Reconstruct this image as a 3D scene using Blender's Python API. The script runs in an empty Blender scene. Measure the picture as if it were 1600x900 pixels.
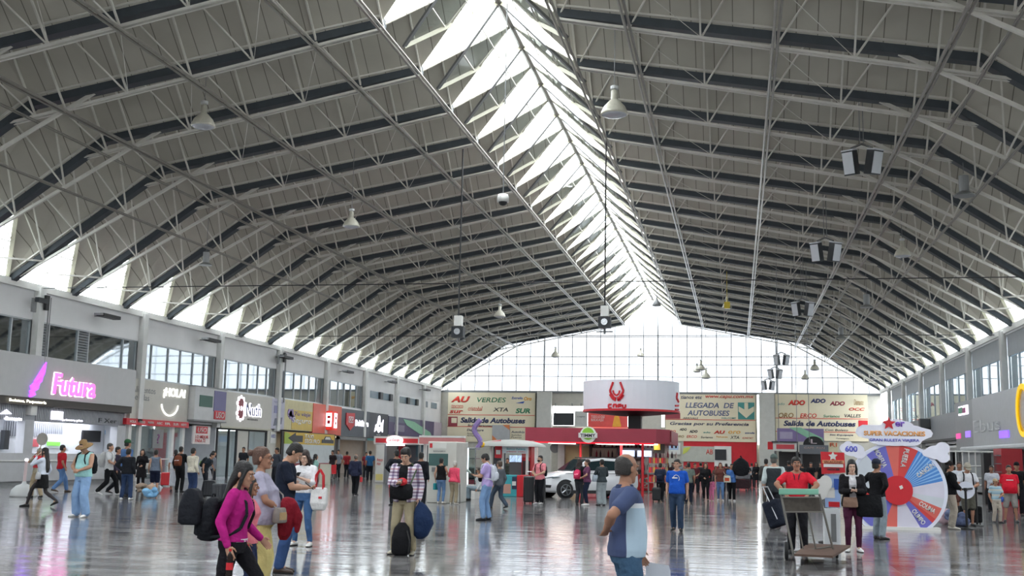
import bpy, bmesh, math, random
import numpy as np
from mathutils import Vector, Matrix, Euler
random.seed(7)
C = bpy.context.scene.collection
S = bpy.context.scene
PI = math.pi

# ------------------------------------------------------------------ camera
CAM_H = 1.6
_f = 1750.0
_D = np.array([351.0, 271.0, _f]); _D /= np.linalg.norm(_D)
_N = np.cross(_D, np.array([1, 0.0195, 0.0])); _N /= np.linalg.norm(_N)
if _N[1] > 0: _N = -_N
_X = np.cross(_D, _N)
if _X[0] < 0: _X = -_X
_R = np.array([_X, _D, _N])              # world = R @ (right, down, forward)
cd = bpy.data.cameras.new('camera'); cam = bpy.data.objects.new('camera', cd); C.objects.link(cam)
cd.sensor_width = 36; cd.lens = 36 * _f / 1600; cd.clip_end = 600
_r, _u, _w = _R[:, 0], -_R[:, 1], _R[:, 2]
cam.matrix_world = Matrix(((_r[0], _u[0], -_w[0], 0), (_r[1], _u[1], -_w[1], 0), (_r[2], _u[2], -_w[2], CAM_H), (0, 0, 0, 1)))
S.camera = cam

# surveying the place from the photograph: where a sight line meets the floor or a wall plane
def _ray(px, py): return _R @ np.array([px - 800, py - 450, _f])
def on_floor(px, py, z=0):
    r = _ray(px, py); t = (z - CAM_H) / r[2]; return Vector((r[0] * t, r[1] * t, z))
def at_y(px, py, y):
    r = _ray(px, py); t = y / r[1]; return Vector((r[0] * t, y, r[2] * t + CAM_H))
def at_x(px, py, x):
    r = _ray(px, py); t = x / r[0]; return Vector((x, r[1] * t, r[2] * t + CAM_H))

# ------------------------------------------------------------------ light
w = bpy.data.worlds.new('sky'); S.world = w; w.use_nodes = True
bgn = w.node_tree.nodes['Background']
bgn.inputs[0].default_value = (0.93, 0.965, 1.0, 1); bgn.inputs[1].default_value = 5.2
S.view_settings.view_transform = 'Standard'; S.view_settings.look = 'None'
S.view_settings.gamma = 1; S.view_settings.use_curve_mapping = False
S.view_settings.exposure = 1.5
try:
    S.cycles.max_bounces = 8; S.cycles.diffuse_bounces = 5; S.cycles.glossy_bounces = 4
    S.cycles.transparent_max_bounces = 12; S.cycles.sample_clamp_indirect = 6
    S.cycles.use_denoising = True
    S.cycles.caustics_reflective = False; S.cycles.caustics_refractive = False
except Exception: pass
def portal(name, loc, rot, sx, sy):
    l = bpy.data.lights.new(name, 'AREA'); l.shape = 'RECTANGLE'; l.size = sx; l.size_y = sy
    l.cycles.is_portal = True
    o = bpy.data.objects.new(name, l); C.objects.link(o); o.location = loc; o.rotation_euler = rot
XC, XL, XR, YE = -8.25, -30.4, 13.85, 114.5
portal('ridge_daylight', (XC, 51, 18.1), (0, 0, 0), 6.4, 128)
portal('end_daylight', (XC, YE + 1.2, 13), (-PI/2, 0, 0), 44, 11)
portal('near_end_daylight', (XC, -14.5, 13), (PI/2, 0, 0), 44, 11)
portal('left_eave_daylight', (XL - .4, 51, 10), (0, -PI/2, 0), 3.2, 128)
portal('right_eave_daylight', (XR + .4, 51, 10), (0, PI/2, 0), 3.2, 128)

# ------------------------------------------------------------------ materials
_M = {}
def srgb(c):
    if isinstance(c, str):
        c = c.lstrip('#'); c = [int(c[i:i+2], 16) / 255 for i in (0, 2, 4)]
    return tuple(((x / 12.92) if x <= 0.04045 else ((x + 0.055) / 1.055) ** 2.4) for x in c)
def mat(name, col, rough=.55, metal=0, emit=0, noise=0.06, scale=3.0, bump=0, bscale=20, coat=0, ecol=None, spec=.5):
    if name in _M: return _M[name]
    m = bpy.data.materials.new(name); m.use_nodes = True; n = m.node_tree.nodes; l = m.node_tree.links
    b = n['Principled BSDF']; c = srgb(col)
    b.inputs['Base Color'].default_value = (*c, 1)
    b.inputs['Roughness'].default_value = rough; b.inputs['Metallic'].default_value = metal
    b.inputs['Specular IOR Level'].default_value = spec
    if coat: b.inputs['Coat Weight'].default_value = coat
    if emit:
        b.inputs['Emission Color'].default_value = (*(srgb(ecol) if ecol else c), 1); b.inputs['Emission Strength'].default_value = emit
    tc = None
    if noise:
        tc = n.new('ShaderNodeTexCoord'); t = n.new('ShaderNodeTexNoise'); t.inputs['Scale'].default_value = scale; t.inputs['Detail'].default_value = 4
        l.new(tc.outputs['Object'], t.inputs['Vector'])
        mx = n.new('ShaderNodeMix'); mx.data_type = 'RGBA'
        mx.inputs['A'].default_value = (*[max(0, x * (1 - noise * 2)) for x in c], 1); mx.inputs['B'].default_value = (*[min(1, x * (1 + noise * 2)) for x in c], 1)
        l.new(t.outputs['Fac'], mx.inputs['Factor']); l.new(mx.outputs['Result'], b.inputs['Base Color'])
    if bump:
        tc = tc or n.new('ShaderNodeTexCoord'); t2 = n.new('ShaderNodeTexNoise'); t2.inputs['Scale'].default_value = bscale; t2.inputs['Detail'].default_value = 3
        l.new(tc.outputs['Object'], t2.inputs['Vector']); bp = n.new('ShaderNodeBump'); bp.inputs['Strength'].default_value = bump; bp.inputs['Distance'].default_value = .05
        l.new(t2.outputs['Fac'], bp.inputs['Height']); l.new(bp.outputs['Normal'], b.inputs['Normal'])
    _M[name] = m; return m
def glow(name, col, s=1.5): return mat(name, col, .6, emit=s * .5, noise=0)
def cloth(col, name=None): return mat(name or 'cloth_' + str(col), col, .85, noise=.12, scale=5, bump=1.0, bscale=7, spec=.2)

class MB:
    """collects simple shapes and links them as one mesh"""
    def __init__(s): s.v = []; s.f = []; s.mi = []; s.cur = 0
    def add(s, vs, fs):
        o = len(s.v); s.v += [tuple(x) for x in vs]; s.f += [tuple(i + o for i in f) for f in fs]; s.mi += [s.cur] * len(fs); return s
    def box(s, x0, y0, z0, x1, y1, z1):
        return s.add([(x0,y0,z0),(x1,y0,z0),(x1,y1,z0),(x0,y1,z0),(x0,y0,z1),(x1,y0,z1),(x1,y1,z1),(x0,y1,z1)],
              [(0,3,2,1),(4,5,6,7),(0,1,5,4),(1,2,6,5),(2,3,7,6),(3,0,4,7)])
    def bar(s, p, q, r, n=6, r2=None, cap=True):
        p = Vector(p); q = Vector(q); d = (q - p)
        if d.length < 1e-6: return s
        d.normalize(); a = d.orthogonal().normalized() if abs(d.z) > .95 else d.cross(Vector((0,0,1))).normalized(); b = d.cross(a)
        r2 = r if r2 is None else r2; vs = []
        for c, rr in ((p, r), (q, r2)):
            for i in range(n):
                t = 2 * PI * (i + .5) / n; vs.append(c + (a * math.cos(t) + b * math.sin(t)) * rr)
        fs = [(i, (i + 1) % n, n + (i + 1) % n, n + i) for i in range(n)]
        if cap: fs += [tuple(range(n - 1, -1, -1)), tuple(range(n, 2 * n))]
        return s.add(vs, fs)
    def tube(s, pts, r, n=6):
        for p, q in zip(pts, pts[1:]): s.bar(p, q, r, n)
        return s
    def lathe(s, prof, c=(0,0,0), n=20, ax='z', arc=None):
        vs = []; m = len(prof)
        for i in range(n):
            t = 2 * PI * i / n; ct, st = math.cos(t), math.sin(t)
            for r, h in prof:
                if ax == 'z': vs.append((c[0] + r*ct, c[1] + r*st, c[2] + h))
                elif ax == 'y': vs.append((c[0] + r*ct, c[1] + h, c[2] + r*st))
                else: vs.append((c[0] + h, c[1] + r*ct, c[2] + r*st))
        fs = []
        for i in range(n):
            j = (i + 1) % n
            for k in range(m - 1): fs.append((i*m + k, j*m + k, j*m + k + 1, i*m + k + 1))
        return s.add(vs, fs)
    def ell(s, c, rx, ry, rz, n=14, m=9, M=None):
        vs = [] ; fs = []
        for j in range(m + 1):
            ph = PI * j / m
            for i in range(n):
                t = 2 * PI * i / n; p = Vector((rx*math.sin(ph)*math.cos(t), ry*math.sin(ph)*math.sin(t), rz*math.cos(ph)))
                if M is not None: p = M @ p
                vs.append(Vector(c) + p)
        for j in range(m):
            for i in range(n):
                k = (i + 1) % n; fs.append((j*n + i, (j+1)*n + i, (j+1)*n + k, j*n + k))
        return s.add(vs, fs)
    def prism(s, pts, n, d):
        """planar polygon pts (3-D) pushed along n by d"""
        n = Vector(n) * d; m = len(pts); a = [Vector(p) for p in pts]; vs = a + [p + n for p in a]
        return s.add(vs, [tuple(range(m - 1, -1, -1)), tuple(range(m, 2*m))] + [(i, (i+1) % m, m + (i+1) % m, m + i) for i in range(m)])
    def loft(s, rings, cap=True):
        """rings: list of lists of points, same count"""
        m = len(rings[0]); vs = [p for r in rings for p in r]; fs = []
        for k in range(len(rings) - 1):
            for i in range(m):
                j = (i + 1) % m; fs.append((k*m + i, k*m + j, (k+1)*m + j, (k+1)*m + i))
        if cap: fs += [tuple(range(m - 1, -1, -1)), tuple((len(rings)-1)*m + i for i in range(m))]
        return s.add(vs, fs)
    def build(s, name, m, parent=None, smooth=False, bevel=0, **props):
        me = bpy.data.meshes.new(name); me.from_pydata([tuple(v) for v in s.v], [], s.f); me.validate(); me.update()
        for mm in (m if isinstance(m, (list, tuple)) else [m]): me.materials.append(mm)
        if len(me.polygons) == len(s.mi): me.polygons.foreach_set('material_index', s.mi)
        bm = bmesh.new(); bm.from_mesh(me); bmesh.ops.recalc_face_normals(bm, faces=bm.faces); bm.to_mesh(me); bm.free()
        if smooth: me.polygons.foreach_set('use_smooth', [True] * len(me.polygons))
        o = bpy.data.objects.new(name, me); C.objects.link(o)
        if parent: o.parent = parent
        if bevel:
            b = o.modifiers.new('bevel', 'BEVEL'); b.width = bevel; b.segments = 2; b.limit_method = 'ANGLE'
        for k, v in props.items(): o[k] = v
        return o
def thing(name, label, cat, loc=(0,0,0), rz=0, group=None, kind=None):
    o = bpy.data.objects.new(name, None); C.objects.link(o); o.location = loc; o.rotation_euler = (0,0,rz)
    o['label'] = label; o['category'] = cat
    if group: o['group'] = group
    if kind: o['kind'] = kind
    return o
def tag(o, label, cat, group=None, kind=None):
    o['label'] = label; o['category'] = cat
    if group: o['group'] = group
    if kind: o['kind'] = kind
    return o
def copy_tree(o, parent=None, **props):
    c = o.copy(); C.objects.link(c); c.parent = parent
    for k, v in props.items(): c[k] = v
    for ch in list(o.children): copy_tree(ch, c)
    return c

class Face:
    """a flat working face: origin, u (reading direction), z up, n towards the viewer"""
    def __init__(s, o, u, n, parent=None, rz=0):
        s.o = Vector(o); s.u = Vector(u).normalized(); s.n = Vector(n).normalized(); s.parent = parent
    def P(s, u, z, d=0): return s.o + s.u * u + Vector((0,0,1)) * z + s.n * d
    def plate(s, name, m, u0, z0, u1, z1, d0=0, d1=.03, mb=None, parent=None, **pr):
        b = mb or MB()
        b.prism([s.P(u0,z0,d0), s.P(u1,z0,d0), s.P(u1,z1,d0), s.P(u0,z1,d0)], s.n, d1 - d0)
        return b if mb is not None else b.build(name, m, parent or s.parent, **pr)
    def poly(s, name, m, pts, d0=0, d1=.03, mb=None, parent=None, **pr):
        b = mb or MB(); b.prism([s.P(u, z, d0) for u, z in pts], s.n, d1 - d0)
        return b if mb is not None else b.build(name, m, parent or s.parent, **pr)
    def text(s, txt, m, u0, z0, u1, z1, d=.035, ext=.006, name='lettering', bold=.012, shear=0, rot=0, parent=None, **pr):
        """lettering stretched to fill the box"""
        cu = bpy.data.curves.new(name, 'FONT'); cu.body = txt; cu.size = 1; cu.offset = bold; cu.shear = shear; cu.resolution_u = 3
        cu.align_x = 'LEFT'; cu.space_line = .85
        o = bpy.data.objects.new(name, cu); C.objects.link(o)
        TEXTS.append((o, s, (u0, z0, u1, z1, d, ext, rot), m, parent or s.parent, pr)); return o
TEXTS = []
def finish_texts():
    """turn the lettering curves into meshes that fill their boxes"""
    if not TEXTS: return
    bpy.context.view_layer.update(); dg = bpy.context.evaluated_depsgraph_get(); out = []
    for o, s, bx_, m, par, pr in TEXTS:
        me = bpy.data.meshes.new_from_object(o.evaluated_get(dg)); out.append((o, me, s, bx_, m, par, pr))
    for o, me, s, (u0,z0,u1,z1,d,ext,rot), m, par, pr in out:
        name = o.name; cu = o.data; bpy.data.objects.remove(o); bpy.data.curves.remove(cu)
        bm = bmesh.new(); bm.from_mesh(me)
        if len(bm.verts):
            xs = [v.co.x for v in bm.verts]; ys = [v.co.y for v in bm.verts]; ax, bx, ay, by = min(xs), max(xs), min(ys), max(ys)
            r = bmesh.ops.extrude_face_region(bm, geom=bm.faces[:])
            for v in [g for g in r['geom'] if isinstance(g, bmesh.types.BMVert)]: v.co.z += 1
            for v in bm.verts:
                du = ((v.co.x - ax) / (bx - ax + 1e-9) - .5) * (u1 - u0); dz = ((v.co.y - ay) / (by - ay + 1e-9) - .5) * (z1 - z0)
                cr, sr = math.cos(rot), math.sin(rot)
                v.co = s.P((u0 + u1) / 2 + du * cr - dz * sr, (z0 + z1) / 2 + du * sr + dz * cr, d + v.co.z * ext)
            bmesh.ops.recalc_face_normals(bm, faces=bm.faces)
        bm.to_mesh(me); bm.free(); me.materials.clear(); me.materials.append(m)
        n = bpy.data.objects.new('lettering', me); C.objects.link(n)
        if par: n.parent = par
        for k, v in pr.items(): n[k] = v
    TEXTS.clear()
def struct(o): o['kind'] = 'structure'; return o

white_paint = mat('white_paint', '#d9d8d4', .6, noise=.05)
steel_white = mat('steel_white', '#dbd8cf', .38, noise=.12, scale=1.5)
steel_grey = mat('steel_grey', '#77797a', .4, noise=.1)
dark = mat('dark_grey', '#2c2f33', .5)
black = mat('black', '#141416', .5)
chrome = mat('chrome', '#b9bbbd', .22, metal=1, noise=.03)
cream = mat('cream_steel', '#b9b6a3', .5)
red_p = mat('red_panel', '#c8202c', .45)

# ------------------------------------------------------------------ floor: polished terrazzo tiles
def floor_mat():
    m = bpy.data.materials.new('polished_terrazzo'); m.use_nodes = True; n = m.node_tree.nodes; l = m.node_tree.links
    b = n['Principled BSDF']; tc = n.new('ShaderNodeTexCoord')
    def node(t, **k):
        x = n.new(t)
        for a, v in k.items(): x.inputs[a.replace('_', ' ')].default_value = v
        return x
    br = node('ShaderNodeTexBrick', Scale=1, Brick_Width=.6, Row_Height=.6, Mortar_Size=.014, Mortar_Smooth=.2, Bias=0); br.offset = 0
    br.inputs['Color1'].default_value = (.10,.096,.10,1); br.inputs['Color2'].default_value = (.27,.262,.262,1); br.inputs['Mortar'].default_value = (.09,.085,.085,1)
    l.new(tc.outputs['Object'], br.inputs['Vector'])
    mp = n.new('ShaderNodeMapping'); mp.inputs['Scale'].default_value = (.45, 2.2, 1); l.new(tc.outputs['Object'], mp.inputs['Vector'])
    no = node('ShaderNodeTexNoise', Scale=1.0, Detail=7, Roughness=.65); l.new(mp.outputs[0], no.inputs['Vector'])
    rp = node('ShaderNodeMapRange', From_Min=.3, From_Max=.7, To_Min=.5, To_Max=1.5); l.new(no.outputs['Fac'], rp.inputs['Value'])
    mx = n.new('ShaderNodeMix'); mx.data_type = 'RGBA'; mx.blend_type = 'MULTIPLY'; mx.inputs['Factor'].default_value = 1
    l.new(br.outputs['Color'], mx.inputs['A']); l.new(rp.outputs['Result'], mx.inputs['B']); l.new(mx.outputs['Result'], b.inputs['Base Color'])
    # every tile lies a hair out of level, and the polish is wavy
    hu = n.new('ShaderNodeSeparateColor'); l.new(br.outputs['Color'], hu.inputs[0])
    b2 = node('ShaderNodeTexNoise', Scale=1.3, Detail=4, Roughness=.6); l.new(mp.outputs[0], b2.inputs['Vector'])
    a2 = n.new('ShaderNodeMath'); a2.operation = 'MULTIPLY_ADD'; l.new(br.outputs['Fac'], a2.inputs[0]); a2.inputs[1].default_value = -.5; l.new(b2.outputs['Fac'], a2.inputs[2])
    bp = node('ShaderNodeBump', Strength=.22, Distance=.03); l.new(a2.outputs[0], bp.inputs['Height']); l.new(bp.outputs['Normal'], b.inputs['Normal'])
    b.inputs['Specular IOR Level'].default_value = .3
    rr = node('ShaderNodeMapRange', From_Min=.3, From_Max=.7, To_Min=.03, To_Max=.16); l.new(no.outputs['Fac'], rr.inputs['Value']); l.new(rr.outputs['Result'], b.inputs['Roughness'])
    return m
struct(MB().box(XL - 8, -16, -.2, XR + 8, YE + 22, 0).build('floor', floor_mat()))

# ------------------------------------------------------------------ folded-plate roof
PITCH, Y0 = 4.5, 42.2
K0, K1 = -12, 16                                         # valleys y = Y0 + k*PITCH
VAL = [(2.85, 15.5), (15.3, 13.35), (22.15, 8.7)]        # valley line: distance from the axis, height
PEK = [(0.0, 17.9), (15.7, 15.2), (20.5, 11.15)]         # peak line
CHA = [(2.85, 15.25), (16.2, 12.62)]                     # low truss chord
CHB = [(12.4, 13.95), (22.1, 8.65)]                      # haunch truss chord
def interp(pl, a):
    for (a0, z0), (a1, z1) in zip(pl, pl[1:]):
        if a <= a1 + 1e-6: return z0 + (z1 - z0) * (a - a0) / (a1 - a0)
    return pl[-1][1]
def roof_at(p):
    a = abs(p.x - XC); d = abs(((p.y - Y0) / PITCH + .5) % 1 - .5) * 2
    zp = interp(PEK, a); return 17.75 if a < .5 else zp - .1 if a < 2.85 else interp(VAL, a) + (zp - interp(VAL, a)) * d + .03
def plate_mat():
    m = bpy.data.materials.new('roof_plate'); m.use_nodes = True; n = m.node_tree.nodes; l = m.node_tree.links
    b = n['Principled BSDF']; b.inputs['Roughness'].default_value = .75; b.inputs['Specular IOR Level'].default_value = .15
    tc = n.new('ShaderNodeTexCoord'); sx = n.new('ShaderNodeSeparateXYZ'); l.new(tc.outputs['Object'], sx.inputs[0])
    a = n.new('ShaderNodeMath'); a.operation = 'MULTIPLY'; a.inputs[1].default_value = 1 / .62; l.new(sx.outputs['X'], a.inputs[0])
    fr = n.new('ShaderNodeMath'); fr.operation = 'FRACT'; l.new(a.outputs[0], fr.inputs[0])
    lt = n.new('ShaderNodeMath'); lt.operation = 'LESS_THAN'; lt.inputs[1].default_value = .05; l.new(fr.outputs[0], lt.inputs[0])
    no = n.new('ShaderNodeTexNoise'); no.inputs['Scale'].default_value = .8; no.inputs['Detail'].default_value = 5; l.new(tc.outputs['Object'], no.inputs['Vector'])
    c1 = n.new('ShaderNodeMix'); c1.data_type = 'RGBA'; c1.inputs['A'].default_value = (.42,.40,.345,1); c1.inputs['B'].default_value = (.60,.57,.495,1); l.new(no.outputs['Fac'], c1.inputs['Factor'])
    c2 = n.new('ShaderNodeMix'); c2.data_type = 'RGBA'; c2.inputs['B'].default_value = (.22,.205,.17,1); l.new(lt.outputs[0], c2.inputs['Factor']); l.new(c1.outputs['Result'], c2.inputs['A'])
    l.new(c2.outputs['Result'], b.inputs['Base Color']); return m
rm = plate_mat()
mv = mat('gutter_dark', '#3a4146', .5, noise=.15)
for side, sn in ((-1, 'left'), (1, 'right')):
    mb = MB()
    for k in range(K0, K1):
        yv0 = Y0 + k * PITCH; yv1 = yv0 + PITCH; yp = yv0 + PITCH / 2
        X = lambda a: XC + side * a
        g = .16
        V0 = [(X(a), yv0 + g, z) for a, z in VAL]; V1 = [(X(a), yv1 - g, z) for a, z in VAL]; Pk = [(X(a), yp, z) for a, z in PEK]
        for V in (V0, V1):
            vs = [Pk[0], Pk[1], Pk[2], V[0], V[1], V[2]]
            mb.add(vs, [(0, 1, 4, 3), (1, 2, 5, 4)])
        mb.box(min(X(2.6), X(15.3)), 0, 0, 0, 0, 0) if False else None
    o = mb.build('ceiling_' + sn, rm); struct(o)
    s_ = o.modifiers.new('thick', 'SOLIDIFY'); s_.thickness = .05; s_.offset = 0

# glazed triangles: along the ridge and along both eaves
def glass_mat(name, tint=(.9,.95,.96), gl=.12, rough=.02):
    m = bpy.data.materials.new(name); m.use_nodes = True; n = m.node_tree.nodes; l = m.node_tree.links; n.clear()
    out = n.new('ShaderNodeOutputMaterial'); t = n.new('ShaderNodeBsdfTransparent'); t.inputs[0].default_value = (*tint, 1)
    g = n.new('ShaderNodeBsdfGlossy'); g.inputs['Roughness'].default_value = rough; g.inputs['Color'].default_value = (.9,.95,.97,1)
    mx = n.new('ShaderNodeMixShader'); lw = n.new('ShaderNodeLayerWeight'); lw.inputs['Blend'].default_value = .35
    mr = n.new('ShaderNodeMapRange'); mr.inputs['To Min'].default_value = gl * .5; mr.inputs['To Max'].default_value = min(1, gl * 3.2)
    no = n.new('ShaderNodeTexNoise'); no.inputs['Scale'].default_value = .5
    bp = n.new('ShaderNodeBump'); bp.inputs['Strength'].default_value = .08; bp.inputs['Distance'].default_value = .05; l.new(no.outputs['Fac'], bp.inputs['Height']); l.new(bp.outputs['Normal'], g.inputs['Normal'])
    l.new(lw.outputs['Facing'], mr.inputs['Value']); l.new(mr.outputs['Result'], mx.inputs[0]); l.new(t.outputs[0], mx.inputs[1]); l.new(g.outputs[0], mx.inputs[2]); l.new(mx.outputs[0], out.inputs[0])
    return m
clear = glass_mat('skylight_glass', gl=.05)
endglass = glass_mat('end_glass', (.14,.147,.155), gl=.03)
shopglass = glass_mat('shop_glass', (.8,.86,.86), .14)
# one ridge skylight (a pane, two edge beams, two glazing bars), copied down the ridge on both sides
def skylight_ridge(side):
    r = bpy.data.objects.new('ridge_skylight', None); C.objects.link(r); r['kind'] = 'structure'
    T = Vector((side * 2.85, 0, 15.5)); A = Vector((0, -PITCH/2, 17.9)); B = Vector((0, PITCH/2, 17.9)); up = Vector((0,0,.06))
    MB().add([T + up, A + up, B + up], [(0, 1, 2)]).build('glass_pane', clear, r)
    MB().bar(T, B, .1, 4).build('edge_beam', cream, r)
    MB().bar(T, A, .075, 4).build('dark_edge_beam', steel_grey, r)
    b = MB(); lerp = lambda p, q, t: p + (q - p) * t
    for t in (.42, .72): b.bar(lerp(T, A, t), lerp(T, B, t), .03, 4)
    b.bar(lerp(T, B, .42), lerp(A, B, .5), .025, 4); b.build('glazing_bars', steel_white, r)
    return r
def skylight_eave(side):
    r = bpy.data.objects.new('eave_skylight', None); C.objects.link(r); r['kind'] = 'structure'
    T = Vector((side * 20.5, 0, 11.15)); A = Vector((side * 22.15, -PITCH/2 + .2, 8.7)); B = Vector((side * 22.15, PITCH/2 - .2, 8.7)); out = Vector((side * .05, 0, .05))
    MB().add([T + out, A + out, B + out], [(0, 1, 2)]).build('glass_pane', clear, r)
    MB().bar(T, B, .12, 4).build('post', cream, r)
    MB().bar(T, A, .09, 4).build('edge_beam', steel_white, r)
    b = MB(); lerp = lambda p, q, t: p + (q - p) * t
    b.bar(lerp(T, B, .45), lerp(T, A, .45), .035, 4); b.bar(lerp(T, B, .5), lerp(A, B, .12), .035, 4)
    b.bar(lerp(T, B, .45), lerp(T, A, .2), .03, 4); b.build('glazing_bars', steel_white, r)
    return r
for fn, loc in ((skylight_ridge, None), (skylight_eave, None)):
    for side in (-1, 1):
        p = fn(side)
        for k in range(K0, K1):
            o = p if k == K0 else copy_tree(p)
            o.location = (XC, Y0 + (k + .5) * PITCH, 0)
tag(MB().bar((XC, Y0 + K0*PITCH, 17.86), (XC, YE, 17.86), .13, 6).build('ridge_beam', mat('ridge_dark', '#3b3733', .5), kind='structure'), 'dark beam running along the ridge between the skylights', 'beam')

# trusses, one under every valley
def make_truss():
    t = thing('roof_truss', 'pale steel lattice truss spanning the hall under a valley of the folded roof', 'roof truss', (XC, Y0, 0), 0, 'roof trusses')
    t['kind'] = 'structure'
    ch = MB(); wb = MB(); gu = MB(); rd = MB()
    for s in (-1, 1):
        P = lambda a, z, y=0: (s * a, y, z)
        for y in (-.1, .1): ch.bar(P(CHA[0][0], CHA[0][1], y), P(CHA[1][0], CHA[1][1], y), .05, 4)
        ch.bar(P(CHB[0][0], CHB[0][1]), P(CHB[1][0], CHB[1][1]), .075, 4)
        # dark gutter in the valley, with a thin pale chord on its near side
        for (a0, z0), (a1, z1) in zip(VAL, VAL[1:]):
            gu.prism([P(a0, z0 - .2, -.17), P(a0, z0 - .2, .2), P(a0, z0 + .12, .3), P(a0, z0 + .16, -.28)], (s * (a1 - a0), 0, z1 - z0), 1)
            ch.bar(P(a0, z0 + .1, -.34), P(a1, z1 + .1, -.34), .045, 4)
        # webs rise from the chord to the peak on the near side
        nodes = [2.85, 5.1, 7.3, 9.5, 11.8, 14.1]
        for i, a in enumerate(nodes):
            zc = interp(CHA, a); wb.bar(P(a, zc), P(a, interp(PEK, a) - .15, -PITCH/2 + .1), .042, 4)
            if i < len(nodes) - 1:
                b = nodes[i + 1]; wb.bar(P(a, zc), P((a + b) / 2 + .5, interp(PEK, (a+b)/2) - .25, -PITCH/2 + .2), .034, 4)
                if i % 2: rd.bar(P(a, zc), P(b, interp(CHA, b) + .05, PITCH), .012, 3)
        for a, b in ((15.2, 15.2), (16.9, 16.4), (18.9, 18.2), (20.6, 19.9)):
            zc = interp(CHB, a) if a > 16 else interp(CHA, a)
            wb.bar(P(a, zc), P(b, interp(PEK, b) - .15, -PITCH/2 + .15), .042, 4)
            wb.bar(P(a, zc), P(min(20.3, b + 1.3), interp(PEK, min(20.3, b + 1.3)) - .1, -PITCH/2 + .15), .034, 4)
        wb.bar(P(20.6, interp(CHB, 20.6)), P(22.1, 9.3, -PITCH/2 - .2), .05, 4)
    ch.build('chord', steel_white, t); wb.build('web', steel_white, t); gu.build('gutter', mv, t); rd.build('bracing_rod', steel_white, t)
    return t
tr = make_truss()
for k in range(K0, K1 + 1):
    o = tr if k == K0 else copy_tree(tr)
    o.location = (XC, Y0 + k * PITCH, 0)
# longitudinal purlins at the truss nodes
for a, ch, r, nm in ((2.85, CHA, .075, 'innermost, next to the ridge skylights'), (5.1, CHA, .075, 'second from the ridge'), (9.5, CHA, .08, 'third from the ridge, halfway down the slope'),
                 (14.1, CHA, .085, 'at the knee of the roof'), (15.3, CHA, .045, 'thin one just outside the knee'), (16.93, CHB, .05, 'thin one on the steep haunch above the eave')):
    for s, sn in ((-1, 'left'), (1, 'right')):
        b = MB(); z = interp(ch, a) - .1; x = XC + s * a
        b.bar((x - r*.9, Y0 + K0*PITCH, z), (x - r*.9, YE, z), r * .62, 6); b.bar((x + r*.9, Y0 + K0*PITCH, z + .03), (x + r*.9, YE, z + .03), r * .62, 6)
        tag(b.build('roof_purlin', mat('purlin_steel', '#8f8b83', .28, noise=.15), kind='structure'), 'long pale purlin under the %s roof slope, %s' % (sn, nm), 'purlin')
# eave beams and cross ties
for s, sn in ((-1, 'left'), (1, 'right')):
    x = XC + s * 22.15
    struct(MB().box(x - .2, -13, 8.45, x + .2, YE, 8.75).build('trim_' + ('1' if s < 0 else '2'), white_paint))
for i, y in enumerate((44.2, 64, 84)):
    tag(MB().bar((XL, y, 8.62), (XR, y, 8.62), .022, 5).build('tie_cable', black), ['dark tie cable across the hall at eave height, nearest of three', 'dark tie cable across the hall at eave height, middle of three', 'dark tie cable across the hall at eave height, farthest of three'][i], 'cable')
# ------------------------------------------------------------------ walls
LF = Face((XL, 0, 0), (0, 1, 0), (1, 0, 0)); RF = Face((XR, 0, 0), (0, -1, 0), (-1, 0, 0)); EF = Face((0, YE, 0), (1, 0, 0), (0, -1, 0))
def lpx(x0, yt, yb, x1):
    a = at_x(x0, yt, XL); b = at_x(x0, yb, XL); c = at_x(x1, yt, XL); return a.y, b.z, c.y, a.z
def rpx(x0, yt, yb, x1):
    a = at_x(x0, yt, XR); b = at_x(x0, yb, XR); c = at_x(x1, yt, XR); return -a.y, b.z, -c.y, a.z
def epx(x0, yt, x1, yb, y=YE):
    a = at_y(x0, yt, y); b = at_y(x1, yb, y); return a.x, b.z, b.x, a.z
def fy(y, parent=None): return Face((0, y, 0), (1, 0, 0), (0, -1, 0), parent)
wall_m = mat('wall_plaster', '#dcdcdc', .7, noise=.07, scale=.6)
room_m = mat('room_inside', '#8d9193', .8); room_w = mat('room_white', '#c4c7c9', .7)
# left wall
b = MB()
LF.plate('', None, -13.5, 7.18, YE, 8.62, -.3, 0, mb=b)
LF.plate('', None, -13.5, 0 if False else 3.0, 89.8, 5.25, -.3, 0, mb=b)
LF.plate('', None, 89.8, 3.0, YE, 7.2, -.3, 0, mb=b)
LF.plate('', None, -13.5, 8.5, YE, 8.75, 0, .12, mb=b)
LF.plate('', None, -13.5, 0, 15, 7.2, -.3, 0, mb=b)
struct(b.build('wall_left', wall_m))
b = MB()
for k in range(-3, 9):
    y = 44.2 + 9 * k; LF.plate('', None, y - .22, 3, y + .22, 8.6, 0, .3, mb=b)
struct(b.build('trim_3', mat('pilaster', '#d2d2cf', .6)))
# rooms behind the upper windows, floor slab and shop backs
b = MB(); b.box(XL - 4, 15, 5.1, XL - .3, 90, 5.25); b.box(XL - 4, 15, 7.3, XL - .3, 90, 7.4); b.box(XL - 4.1, 15, 5.1, XL - 4, 90, 7.4)
for y in (15, 51.2, 57.6, 66, 78, 90): b.box(XL - 4, y, 5.25, XL - .3, y + .1, 7.3)
struct(b.build('wall_upper_rooms', room_m))
b = MB(); b.box(XL - 4.1, 15, 0, XL - 4, YE, 3.1); b.box(XL - 4, 15, 3.0, XL, YE, 3.12)
for y in (52.3, 62.5, 71.5, 82, 90.3, 96): b.box(XL - 4, y, 0, XL - .02, y + .12, 3.0)
struct(b.build('wall_shop_backs', room_w))
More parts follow.
